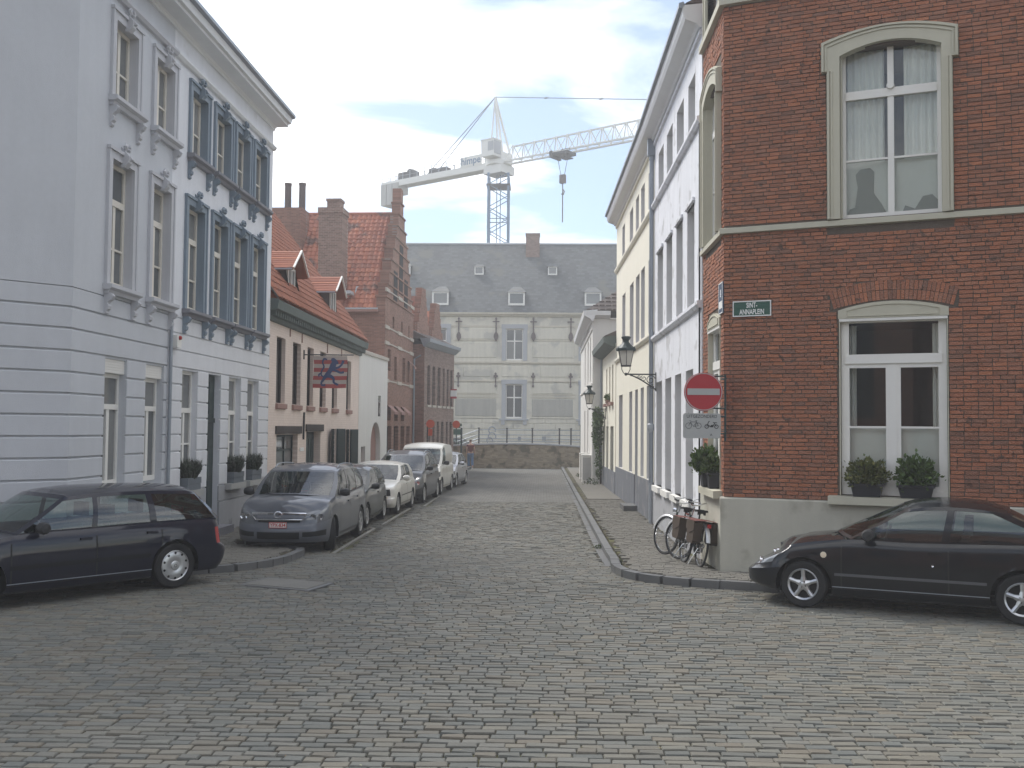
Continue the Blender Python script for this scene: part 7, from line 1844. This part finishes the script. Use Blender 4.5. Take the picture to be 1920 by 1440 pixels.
def lights(hx, hv, hy, tx, tv, gy=None, gv=None, iy=None, iv=None, bump=None):
    def f(x, y, v, h, xF, xR):
        if x > hx and hv[0] < v < hv[1] and y > hy * h: return ('headlight', 0)
        if x < xR + tx and tv[0] < v < tv[1] and y > 0.55 * h: return ('tail_light', 0)
        if gy and x > xF - 0.25 and y < gy * h and gv[0] < v < gv[1]: return ('grille', 0)
        if iy and x > xF - 0.25 and y < iy * h and iv[0] < v < iv[1]: return ('intake', 0)
        if bump and (x > xF - bump[2] or x < xR + bump[3]) and bump[0] < v < bump[1]: return ('bumper', 0)
        return None
    return f
navy = paint('navy_paint', (0.007, 0.008, 0.020)); blackp = paint('black_paint', (0.005, 0.006, 0.009)); bluegrey = paint('bluegrey_paint', (0.115, 0.125, 0.145)); grn = paint('greygreen_paint', (0.05, 0.058, 0.06))
whitep = paint('white_car_paint', (0.72, 0.71, 0.66), 0.0, 0.35); greyp = paint('grey_paint', (0.10, 0.105, 0.115)); silver = paint('silver_paint', (0.42, 0.43, 0.46), 0.7)

# estate (left foreground)
est = dict(L=4.43, W=1.70, R=0.315, xf=1.40, xr=-1.30, A=0.92, At=0.22, D=-2.08, Dt=-1.72, dx=0.0, paint=navy, zb=0.20,
    ztop=[(2.2, 0.63), (1.8, 0.75), (1.2, 0.85), (0.9, 0.90), (0, 0.915), (-1, 0.93), (-2.2, 0.93)], zroof=[(0.3, 1.36), (-0.2, 1.405), (-1.0, 1.405), (-1.6, 1.375), (-1.9, 1.33)],
    pillars=[(-0.12, -0.16, 0.035), (-0.93, -0.90, 0.035), (-1.07, -0.98, 0.07)], doors=[(0.98, -0.13), (-0.13, -1.08)], seams=[0.98, -0.13, -1.08], wheel='cap', tumble=0.78, cf=0.30, cr=0.16, rbow=0.05, dpost=0.10, dpost_top=0.08, fbow=0.07,
    region=lights(1.95, (0.62, 0.84), 0.35, 0.16, (0.55, 0.86), 0.28, (0.62, 0.84), 0.6, (0.12, 0.28), (0.28, 0.50, 0.55, 0.30)), moulding=(0.50, blackp, 0.055), sill_trim=True, tail=[(0, 0.10), (0.2, 0.02), (0.46, 0.0), (0.50, 0.07), (1.0, 0.12)], rbulge=0.04, bumper_m=navy, gb=0.05, gt=0.10)
est['pillars'] = [(-0.12, -0.16, 0.035), (-0.98, -0.93, 0.05)]
def hd(v, a): # heading vector from angle
    return 0
def place_by_wheel(S, wx, wy_, side, axle, heading):
    "location so that the outer contact of the given wheel falls at (wx, wy_)"
    c, s = math.cos(heading), math.sin(heading); lx, ly = S[axle], side * (S['W'] / 2 - 0.02)
    return (wx - (lx * c - ly * s), wy_ - (lx * s + ly * c))
a = math.atan2(-0.78, -0.62); x, y = place_by_wheel(est, -5.15, 14.26, 1, 'xr', a)
car('estate_car', 'dark navy estate car parked in the left foreground, its bonnet out of the picture', est, (x, y, 0.005), a)

# three-door coupe (right foreground)
def coupe_extra(t, S, k):
    sy = k['sy']
    for sgn in (1, -1):
        MB().lathe([(0, -0.008), (0.035, -0.006), (0.04, 0.006), (0, 0.012)], 10, (1.02, sgn * sy(1.02, 0.70), 0.70), 'y').build('side_repeater', mt['indicator'], t)
        MB().lathe([(0, -0.004), (0.015, 0.004)], 8, (-0.28, sgn * (sy(-0.28, 0.62) + 0.002), 0.64), 'y').build('door_lock', mt['chrome'], t)
cou = dict(L=4.19, W=1.70, R=0.30, xf=1.27, xr=-1.27, A=0.72, At=0.0, D=-1.88, Dt=-1.10, paint=blackp, zb=0.20, deck=True,
    ztop=[(2.1, 0.60), (1.85, 0.70), (1.4, 0.815), (0.72, 0.905), (0, 0.90), (-1, 0.93), (-1.8, 0.95), (-2.1, 0.93)], zroof=[(0.0, 1.345), (-0.35, 1.39), (-0.8, 1.375), (-1.1, 1.33), (-1.6, 1.2)],
    pillars=[(-0.42, -0.50, 0.045)], doors=[(0.80, -0.46)], seams=[0.80, -0.46], wheel='star5', tumble=0.76, cf=0.42, cr=0.34, fbow=0.14, cowl=0.22,
    region=lights(1.72, (0.66, 0.90), 0.45, 0.18, (0.55, 0.85), 0.25, (0.66, 0.84), 0.6, (0.14, 0.34), (0.0, 0.55, 0.60, 0.40)), bumper_m=blackp, moulding=(0.46, greyp, 0.035), sill_trim=True, extra=coupe_extra, steer=R(-7), dpost=0.14, dpost_top=0.22, mir=0.26, gb=0.06, gt=0.09, sx=-0.2,
    nose=[(0, 0.10), (0.12, 0.02), (0.30, 0.0), (0.52, 0.0), (0.56, 0.045), (0.75, 0.11), (0.9, 0.22), (1.0, 0.38)])
a = math.atan2(0.40, -0.917); x, y = place_by_wheel(cou, 3.42, 13.36, 1, 'xf', a)
car('coupe_car', 'black three-door car with five-spoke alloy wheels parked in the right foreground', cou, (x, y, 0.005), a)

# people carrier (front of the left row)
def mpv_extra(t, S, k):
    xF = k['xF']
    b = MB(); b.tube([(xF - 0.055 - 0.10 * (y / .6) ** 2 * 0.6, y, 0.775 - 0.02 * abs(y)) for y in [-0.52, -0.4, -0.2, 0, 0.2, 0.4, 0.52]], 0.028, 6)
    b.tube([(xF - 0.045 - 0.10 * (y / .6) ** 2 * 0.6, y, 0.655 + (0.09 if abs(y) > .46 else 0)) for y in [-0.52, -0.45, -0.2, 0, 0.2, 0.45, 0.52]], 0.012, 5); g_ = b.build('grille_bar', mt['chrome'], t)
    e = MB(); e.tube([(xF - 0.015, 0.075 * math.cos(R(a_)), 0.755 + 0.06 * math.sin(R(a_))) for a_ in range(0, 361, 24)], 0.011, 5)
    e.prism([(-0.10, 0.748), (0.01, 0.775), (-0.01, 0.755), (0.10, 0.762), (-0.01, 0.735), (0.01, 0.752)], xF - 0.02, xF - 0.008, 'x'); e.build('badge', mt['chrome'], g_)
def mpv_region(x, y, v, h, xF, xR):
    if x > 1.60 and 0.60 < v < 0.93 and y > 0.54 * h: return ('headlight', 0)
    if x > 1.9 and 0.66 < v < 0.80 and y < 0.46 * h: return ('grille', 0)
    if x > 1.9 and 0.12 < v < 0.38 and y < 0.44 * h: return ('intake', 0)
    if x > 1.75 and 0.18 < v < 0.38 and 0.56 * h < y < 0.95 * h: return ('intake', 0)
    if x < xR + 0.2 and 0.5 < v < 0.95 and y > 0.55 * h: return ('tail_light', 0)
mpv = dict(L=4.47, W=1.80, R=0.325, xf=1.32, xr=-1.38, A=1.12, At=0.38, D=-2.12, Dt=-1.72, paint=bluegrey, zb=0.21,
    ztop=[(2.25, 0.76), (2.0, 0.87), (1.6, 0.965), (1.12, 1.03), (0.5, 1.0), (-1, 1.04), (-2.2, 1.08)], zroof=[(0.4, 1.53), (0, 1.60), (-0.8, 1.61), (-1.7, 1.55)],
    pillars=[(0.72, 0.30, 0.04), (-0.15, -0.22, 0.05), (-1.12, -1.12, 0.06)], doors=[(0.80, -0.18), (-0.18, -1.12)], seams=[0.80, -0.18, -1.12], wheel='cap7', tumble=0.80, cf=0.42, cr=0.24, fbow=0.14, cowl=0.20,
    region=mpv_region, extra=mpv_extra, plate=('YPX-834', 2.225, 0.56), rails=mt['zinc'], crown=0.06, steer=R(16), sx=0.1)
def row(S, nm, lab, y_nose, right_px, turn=0.0):
    "parked nose towards the square; right_px is the photo column of the street-side front wheel"
    yw = y_nose + (S['L'] / 2 + S.get('dx', 0) - S['xf']); X = (right_px - 1015) * yw / 1900
    hdg = -math.pi / 2 + turn
    x_, y_ = place_by_wheel(S, X, yw, 1, 'xf', hdg)
    return car(nm, lab, S, (x_, y_, gz(x_, y_) + 0.005), hdg)
row(mpv, 'people_carrier', 'blue-grey people carrier with a red-lettered number plate, first in the left row', 19.2, 628, R(-1))
hat = dict(L=3.72, W=1.64, R=0.29, xf=1.14, xr=-1.26, A=0.86, At=0.18, D=-1.72, Dt=-1.32, paint=grn, zb=0.19, ztop=[(1.9, 0.64), (1.5, 0.80), (0.86, 0.90), (0, 0.90), (-1, 0.93), (-1.9, 0.95)], zroof=[(0.2, 1.37), (-0.3, 1.44), (-0.9, 1.42), (-1.3, 1.36)],
    pillars=[(-0.38, -0.38, 0.045)], doors=[(0.78, -0.42)], seams=[0.78, -0.42], wheel='cap7', tumble=0.79, region=lights(1.45, (0.62, 0.88), 0.5, 0.15, (0.5, 0.9), 0.4, (0.6, 0.72), 0.5, (0.12, 0.3), None), mir=0.22, cf=0.40, cr=0.30)
row(hat, 'hatchback_car', 'small dark grey-green hatchback tucked right behind the blue-grey people carrier', 23.85, 690, R(-1))
def golf_extra(t, S, k):
    xF = k['xF']
    for y in (-0.52, 0.52):
        o = MB(); o.lathe([(0, 0.0), (0.085, 0.0), (0.095, 0.02), (0.08, 0.03), (0.0, 0.045)], 16, (xF - 0.085, y, 0.66), 'x').build('headlight', mt['lamp_lens'], t)
    for y in (-0.55, 0.55): MB().box(xF + 0.0, xF + 0.012, y - 0.10, y + 0.10, 0.475, 0.525).build('indicator', mt['indicator'], t)
golf = dict(L=3.98, W=1.66, R=0.285, xf=1.20, xr=-1.27, A=0.78, At=0.12, D=-1.86, Dt=-1.42, paint=whitep, zb=0.20, ztop=[(2.0, 0.74), (1.9, 0.77), (1.2, 0.86), (0.78, 0.90), (0, 0.90), (-1.9, 0.92)], zroof=[(0.1, 1.37), (-0.4, 1.40), (-1.4, 1.35)],
    pillars=[(-0.25, -0.27, 0.04), (-1.02, -1.0, 0.05)], blank=(2,), doors=[(0.74, -0.25), (-0.25, -1.02)], seams=[0.74, -0.25, -1.02], wheel='cap9', tumble=0.80, fbow=0.04, cf=0.16, cr=0.16, cowl=0.08, crown=0.03,
    nose=[(0, 0.10), (0.2, 0.0), (0.46, 0.0), (0.50, 0.07), (0.9, 0.09), (1.0, 0.12)], region=lights(99, (0, 0), 1, 0.12, (0.55, 0.9), 0.84, (0.58, 0.93), 0.7, (0.08, 0.2), (0.22, 0.48, 0.35, 0.3)), bumper_m=whitep, mirror=whitep, extra=golf_extra, moulding=(0.50, mt['plastic_dark'], 0.03), sx=-0.2)
row(golf, 'hatchback_car', 'boxy old white hatchback, third in the row along the left kerb', 27.8, 748, R(-2))
pic = dict(L=4.28, W=1.75, R=0.31, xf=1.30, xr=-1.46, A=1.12, At=0.32, D=-2.02, Dt=-1.55, paint=greyp, zb=0.20, ztop=[(2.1, 0.72), (1.8, 0.88), (1.4, 0.99), (1.12, 1.03), (0, 1.02), (-2.1, 1.06)], zroof=[(0.3, 1.53), (-0.2, 1.62), (-0.8, 1.62), (-1.6, 1.50)],
    pillars=[(0.72, 0.22, 0.035), (-0.2, -0.25, 0.045), (-1.15, -1.12, 0.06)], doors=[(0.80, -0.2), (-0.2, -1.15)], seams=[0.80, -0.2, -1.15], wheel='cap7', tumble=0.78, cf=0.46, cr=0.36, fbow=0.16, cowl=0.24, region=lights(1.55, (0.58, 0.92), 0.52, 0.2, (0.5, 0.95), 0.3, (0.62, 0.7), 0.6, (0.10, 0.34), (0.0, 0.42, 0.6, 0.4)), bumper_m=mt['plastic_dark'], rails=mt['zinc'])
row(pic, 'people_carrier', 'rounded dark grey people carrier parked between the old white hatchback and white van', 31.9, 797, R(-3))
van = dict(L=4.1, W=1.72, R=0.30, xf=1.25, xr=-1.40, A=1.02, At=0.52, D=-2.0, Dt=-1.90, paint=whitep, zb=0.22, ztop=[(2.0, 0.80), (1.7, 0.95), (1.02, 1.05), (0, 1.06), (-2, 1.08)], zroof=[(0.55, 1.68), (0.2, 1.79), (-0.8, 1.83), (-1.9, 1.78)],
    pillars=[(0.05, 0.02, 0.06)], blank=(1,), doors=[(0.86, 0.03)], seams=[0.86, 0.03], wheel='cap7', tumble=0.86, cf=0.34, cr=0.10, rbow=0.02, region=lights(1.6, (0.6, 0.85), 0.5, 0.1, (0.5, 0.95), 0.4, (0.6, 0.7), 0.5, (0.1, 0.3), (0.0, 0.42, 0.5, 0.3)), bumper_m=mt['plastic_dark'], dpost=0.06, dpost_top=0.06, sx=0.15)
row(van, 'delivery_van', 'tall white panel van, fifth in the row along the left kerb', 36.3, 829, R(-3))
sil = dict(L=3.85, W=1.62, R=0.285, xf=1.22, xr=-1.22, A=0.80, At=0.16, D=-1.78, Dt=-1.30, paint=silver, zb=0.19, ztop=[(1.95, 0.62), (1.7, 0.74), (0.8, 0.88), (0, 0.88), (-1.9, 0.92)], zroof=[(0.2, 1.34), (-0.3, 1.39), (-0.9, 1.37), (-1.3, 1.31)],
    pillars=[(-0.30, -0.32, 0.045), (-1.0, -0.98, 0.05)], doors=[(0.76, -0.3), (-0.3, -1.0)], seams=[0.76, -0.3, -1.0], wheel='cap7', tumble=0.79, region=lights(1.5, (0.6, 0.86), 0.5, 0.15, (0.5, 0.9), 0.35, (0.6, 0.7), 0.5, (0.1, 0.3), (0.2, 0.40, 0.5, 0.3)), bumper_m=mt['plastic_dark'], mirror=silver, cf=0.36, cr=0.26)
row(sil, 'hatchback_car', 'small silver-blue hatchback at the far end of the left parking row', 40.9, 857, R(-5))
S2 = dict(sil); S2['paint'] = navy; S2['extra'] = None
car('hatchback_car', 'distant dark car passing behind the parapet wall at the left', S2, (-6.6, 70.5, 0.15), R(175), group=None)

# ================================================================== bicycles
def bicycle(name, label, loc, rz, lean, bag, steer=R(22), group='bicycles leaning at the brick house'):
    t = thing(name, label, 'bicycle', loc, 0, group=group)
    B = Matrix.Rotation(rz, 4, 'Z') @ Matrix.Rotation(lean, 4, 'X')      # x forward
    Rw_ = 0.335; xr_, xf_ = -0.55, 0.55; hd_x, hd_z = 0.37, 0.86
    F = B @ Matrix.Translation((hd_x, 0, 0)) @ Matrix.Rotation(steer, 4, 'Z') @ Matrix.Translation((-hd_x, 0, 0))
    def whl(cx, M):
        ty = MB().tube([(cx + Rw_ * math.cos(a_), 0, Rw_ + Rw_ * math.sin(a_)) for a_ in [2 * math.pi * k / 36 for k in range(37)]], 0.019, 7, cap=False)
        w_ = MB().tube([(cx + (Rw_ - .03) * math.cos(a_), 0, Rw_ + (Rw_ - .03) * math.sin(a_)) for a_ in [2 * math.pi * k / 36 for k in range(37)]], 0.010, 5, cap=False)
        for k in range(18):
            a_ = 2 * math.pi * k / 18; w_.tube([(cx, 0.02 * (1 if k % 2 else -1), Rw_), (cx + (Rw_ - .03) * math.cos(a_), 0, Rw_ + (Rw_ - .03) * math.sin(a_))], 0.0022, 3, cap=False)
        w_.lathe([(0.0, -0.04), (0.028, -0.035), (0.022, 0), (0.028, 0.035), (0, 0.04)], 8, (cx, 0, Rw_), 'y')
        o = w_.build('wheel', mt['chrome'], t, M=M); ty.build('tyre', mt['rubber'], o, M=M, smooth=True)
        fe = MB(); rr = Rw_ + 0.035; a0, a1 = (-20, 165) if cx < 0 else (10, 175)
        pts = [(cx + rr * math.cos(R(a0 + (a1 - a0) * k / 16)), Rw_ + rr * math.sin(R(a0 + (a1 - a0) * k / 16))) for k in range(17)]
        fe.grid([[(cx + (p[0] - cx) * (1 - (0.09 if abs(y_) > 0.032 else 0.0)), y_, Rw_ + (p[1] - Rw_) * (1 - (0.09 if abs(y_) > 0.032 else 0.0))) for y_ in (-0.034, -0.030, -0.015, 0, 0.015, 0.030, 0.034)] for p in pts]); fe.build('mudguard', mt['mudguard'], o, M=M, smooth=True)
        return o
    whl(xr_, B); whl(xf_, F)
    f = MB(); bb = (-0.08, 0, 0.29); st = (-0.23, 0, 0.80); hb1 = (0.345, 0, 0.62); hb2 = (0.31, 0, 0.78)
    f.tube([bb, st], 0.016, 6).tube([bb, (0.1, 0, 0.40), hb1], 0.018, 6).tube([hb1, hb2], 0.02, 6)
    for s_ in (-0.035, 0.035): f.tube([(xr_, s_, Rw_), (bb[0], s_ * .5, bb[2])], 0.009, 5).tube([(xr_, s_, Rw_), (-0.2, s_ * .3, 0.72)], 0.008, 5)
    f.tube([(-0.12, 0, 0.42), (0.325, 0, 0.73)], 0.014, 6)
    f.build('frame', mt['iron_green'], t, M=B)
    fk = MB(); 
    for s_ in (-0.045, 0.045): fk.tube([(xf_, s_, Rw_), (0.43, s_ * .9, 0.58), (0.345, s_ * .3, 0.63)], 0.010, 5)
    fk.tube([hb2, (0.275, 0, 0.93)], 0.012, 6)
    hbx = fk.build('fork', mt['chrome'], t, M=F)
    hb = MB().tube([(0.02, -0.30, 1.0), (0.10, -0.27, 1.01), (0.20, -0.2, 1.01), (0.275, -0.06, 0.95), (0.275, 0.06, 0.95), (0.20, 0.2, 1.01), (0.10, 0.27, 1.01), (0.02, 0.30, 1.0)], 0.012, 6); hbo = hb.build('handlebar', mt['chrome'], t, M=F)
    for s_ in (-1, 1): MB().tube([(0.13, s_ * 0.28, 1.01), (0.0, s_ * 0.305, 0.995)], 0.018, 7).build('grip', mt['rubber'], hbo, M=F)
    MB().tube([(0.25, -0.1, 0.97), (0.34, -0.12, 1.06), (0.38, 0.0, 1.0), (0.34, 0.02, 0.8)], 0.004, 4).tube([(0.20, 0.15, 1.0), (0.33, 0.16, 1.05), (0.37, 0.03, 0.95), (0.34, 0.02, 0.75)], 0.004, 4).build('cable', mt['black'], hbo, M=F)
    MB().lathe([(0, -0.05), (0.035, -0.04), (0.05, 0.03), (0.0, 0.04)], 10, (0.40, 0, 0.80), 'x').build('headlamp', mt['chrome'], t, M=F)
    sd = MB().prism([(-0.38, 0.885), (-0.34, 0.92), (-0.15, 0.905), (0.0, 0.90), (0.02, 0.88), (-0.15, 0.875), (-0.30, 0.85)], -0.035, 0.035, 'y').prism([(-0.38, 0.885), (-0.36, 0.915), (-0.22, 0.905), (-0.22, 0.87)], -0.095, 0.095, 'y').tube([(-0.22, 0, 0.79), (-0.245, 0, 0.88)], 0.013, 6)
    for s_ in (-0.05, 0.05): sd.lathe([(0.022, 0.83), (0.022, 0.88)], 8, (-0.33, s_, 0))
    sd.build('saddle', mt['black'], t, M=B)
    ck = MB().lathe([(0.085, -0.004), (0.095, -0.004), (0.095, 0.004), (0.085, 0.004)], 20, (bb[0], -0.05, bb[2]), 'y'); ck.tube([(bb[0], -0.06, bb[2]), (bb[0] + 0.12, -0.07, bb[2] - 0.11)], 0.009, 5).tube([(bb[0], 0.06, bb[2]), (bb[0] - 0.12, 0.07, bb[2] + 0.11)], 0.009, 5).box(bb[0] + .08, bb[0] + .16, -0.15, -0.07, bb[2] - .12, bb[2] - .10).box(bb[0] - .16, bb[0] - .08, 0.07, 0.15, bb[2] + .10, bb[2] + .12)
    ck.build('crank', mt['iron'], t, M=B)
    MB().box(-0.48, -0.1, -0.045, -0.03, bb[2] - .06, bb[2] + .08).build('chain_guard', mt['iron'], t, M=B)
    ra = MB()
    for s_ in (-0.06, 0.06): ra.tube([(-0.25, s_, 0.72), (-0.82, s_, 0.72)], 0.006, 4).tube([(-0.62, s_, 0.72), (xr_, s_ * .8, Rw_)], 0.005, 4)
    for q in (-0.4, -0.6, -0.8): ra.tube([(q, -0.06, 0.72), (q, 0.06, 0.72)], 0.005, 4)
    ra.build('rack', mt['iron'], t, M=B)
    if bag:
        for s_ in (-1, 1):
            b = MB(); y0, y1 = s_ * 0.085, s_ * 0.22
            b.prism([(-0.32, 0.73), (-0.36, 0.42), (-0.42, 0.38), (-0.68, 0.38), (-0.74, 0.42), (-0.76, 0.73)], y0, y1, 'y'); b.prism([(-0.31, 0.745), (-0.31, 0.60), (-0.54, 0.54), (-0.77, 0.60), (-0.77, 0.745)], y1, y1 + s_ * 0.012, 'y')
            b.build('pannier', mt['leather'], t, M=B)
        MB().grid([[(x_, y_, 0.745 + 0.02 * math.cos(y_ * 6)) for y_ in (-0.23, -0.15, -0.05, 0.05, 0.15, 0.23)] for x_ in (-0.31, -0.54, -0.77)]).build('pannier_flap', mt['leather_red'], t, M=B)
    MB().box(-0.845, -0.825, -0.03, 0.03, 0.66, 0.72).build('tail_light', mt['tail_red'], t, M=B)
    MB().tube([(xr_ + .02, 0.05, Rw_ - .03), (xr_ + .12, 0.16, 0.02)], 0.007, 4).build('kick_stand', mt['chrome'], t, M=B)
    return t
zc_ = gz(0, 17.4) + 0.115
bicycle('bicycle', 'nearer bicycle with brown panniers leaning by the beige plinth', (2.52, 17.25, zc_), R(97), R(7), True, R(28))
bicycle('bicycle', 'farther bicycle half hidden behind the one with brown panniers', (2.36, 17.95, zc_ - 0.01), R(97), R(9), True, R(25))

# ================================================================== pedestrian
def skin_body(name, joints, edges_, material, parent, root=0, sub=2):
    me = bpy.data.meshes.new(name); me.from_pydata([j[:3] for j in joints], edges_, []); o = bpy.data.objects.new(name, me); COL.objects.link(o)
    sk = o.modifiers.new('skin', 'SKIN')
    for i, j in enumerate(joints):
        v = me.skin_vertices[0].data[i]; v.radius = (j[3], j[4] if len(j) > 4 else j[3]); v.use_root = (i == root)
    s = o.modifiers.new('sub', 'SUBSURF'); s.levels = sub; s.render_levels = sub
    dg = bpy.context.evaluated_depsgraph_get(); nm = bpy.data.meshes.new_from_object(o.evaluated_get(dg)); bpy.data.objects.remove(o)
    nm.materials.clear(); nm.materials.append(material); nm.polygons.foreach_set('use_smooth', [True] * len(nm.polygons))
    r = bpy.data.objects.new(name, nm); COL.objects.link(r); r.parent = parent; return r
pe = thing('person', 'person in dark red top and blue jeans walking at the street end', 'person', (-4.22, 60.6, -0.145), R(8))
J_ = [(0, 0, 0.92, .13, .10), (0, 0, 1.08, .115, .09), (0, 0.01, 1.28, .145, .10), (0, 0.02, 1.42, .11, .08), (0, 0.02, 1.50, .05), (0, 0.03, 1.56, .06), (0, 0.03, 1.64, .085, .095), (0, 0.02, 1.71, .06),
      (-.17, 0.02, 1.40, .055), (-.23, -0.03, 1.15, .042), (-.22, 0.06, .93, .034), (-.22, 0.09, .86, .032), (.17, 0.02, 1.40, .055), (.24, 0.0, 1.15, .042), (.25, 0.10, .95, .034), (.25, 0.13, .88, .032),
      (-.09, 0, .86, .095), (-.10, 0.13, .50, .062), (-.10, 0.05, .12, .042), (-.10, 0.14, .04, .04), (.09, 0, .86, .095), (.10, -0.02, .48, .062), (.11, -0.28, .14, .042), (.11, -0.20, .04, .038)]
E_ = [(0, 1), (1, 2), (2, 3), (3, 4), (4, 5), (5, 6), (6, 7), (3, 8), (8, 9), (9, 10), (10, 11), (3, 12), (12, 13), (13, 14), (14, 15), (0, 16), (16, 17), (17, 18), (18, 19), (0, 20), (20, 21), (21, 22), (22, 23)]
skin_body('body', J_, E_, mt['skin'], pe)
skin_body('jeans', [(0, 0, 0.93, .15, .12), (-.09, 0, .85, .115), (-.10, 0.13, .50, .082), (-.10, 0.06, .12, .07), (.09, 0, .85, .115), (.10, -0.02, .48, .082), (.11, -0.26, .15, .07)], [(0, 1), (1, 2), (2, 3), (0, 4), (4, 5), (5, 6)], mt['jeans'], pe)
skin_body('shirt', [(0, 0, 0.96, .15, .12), (0, 0, 1.10, .14, .11), (0, 0.01, 1.28, .165, .12), (0, 0.02, 1.41, .13, .095), (-.18, 0.02, 1.39, .07), (.18, 0.02, 1.39, .07), (-.21, 0, 1.28, .06), (.21, 0, 1.28, .06)], [(0, 1), (1, 2), (2, 3), (3, 4), (3, 5), (4, 6), (5, 7)], mt['shirt'], pe)
skin_body('hair', [(0, 0.0, 1.60, .09, .085), (0, 0.01, 1.67, .10, .10), (0, 0.01, 1.73, .07, .07)], [(0, 1), (1, 2)], mt['hair'], pe)
MB().box(-0.13, 0.13, -0.22, -0.10, 1.06, 1.40).build('backpack', mt['leather_red'], pe)
for s_ in (-1, 1): MB().prism([(0.0, 0.0), (0.0, 0.07), (0.16, 0.06), (0.2, 0.0)], -0.10 if s_ < 0 else 0.06, -0.02 if s_ < 0 else 0.14, 'x').build('shoe', mt['white_paint'], pe, M=Matrix.Translation((-.04 * 0, 0.05 if s_ < 0 else -0.26, 0)))

# ================================================================== unseen church across the square, added so car bodies and panes reflect something dark
chc = thing('church', 'tall brick church with arched windows across the square, unseen behind the viewer, added for reflections', 'church', (0, -24, 0), math.pi)
w = MB(); hl = [(-27 + 6 * k, -25 + 6 * k, 3.0, 9.0) for k in range(9)]
wall_holes(w, -32, 32, -0.3, 13.0, hl, 0.5); w.build('wall', mt['brick_far_x'], chc)
w = MB(); w.face([(-32, 0, 13), (32, 0, 13), (32, 9, 20), (-32, 9, 20)]); w.face([(-32, 9, 20), (32, 9, 20), (32, 18, 13), (-32, 18, 13)]); w.build('roof', mt['slate'], chc)
for q in hl:
    MB().box(q[0], q[1], 0.4, 0.45, q[2], q[3]).build('window', mt['glass_black'], chc)
for k in range(10): MB().box(-29.6 + 6 * k, -28.4 + 6 * k, -0.8, 0.0, -0.3, 11.0).build('buttress', mt['brick_far_x'], chc)

# ================================================================== air
hz = MB().box(-45, 45, -45, 135, -2.0, 41.0)
vm = bpy.data.materials.new('haze'); vm.use_nodes = True; vn = vm.node_tree; vn.nodes.clear()
vo = vn.nodes.new('ShaderNodeOutputMaterial'); pv = vn.nodes.new('ShaderNodeVolumePrincipled'); pv.inputs['Color'].default_value = (0.97, 0.98, 1.0, 1); pv.inputs['Density'].default_value = 0.0025
pv.inputs['Anisotropy'].default_value = 0.2
vn.links.new(pv.outputs[0], vo.inputs['Volume'])
ho = hz.build('haze', vm); ho['kind'] = 'stuff'
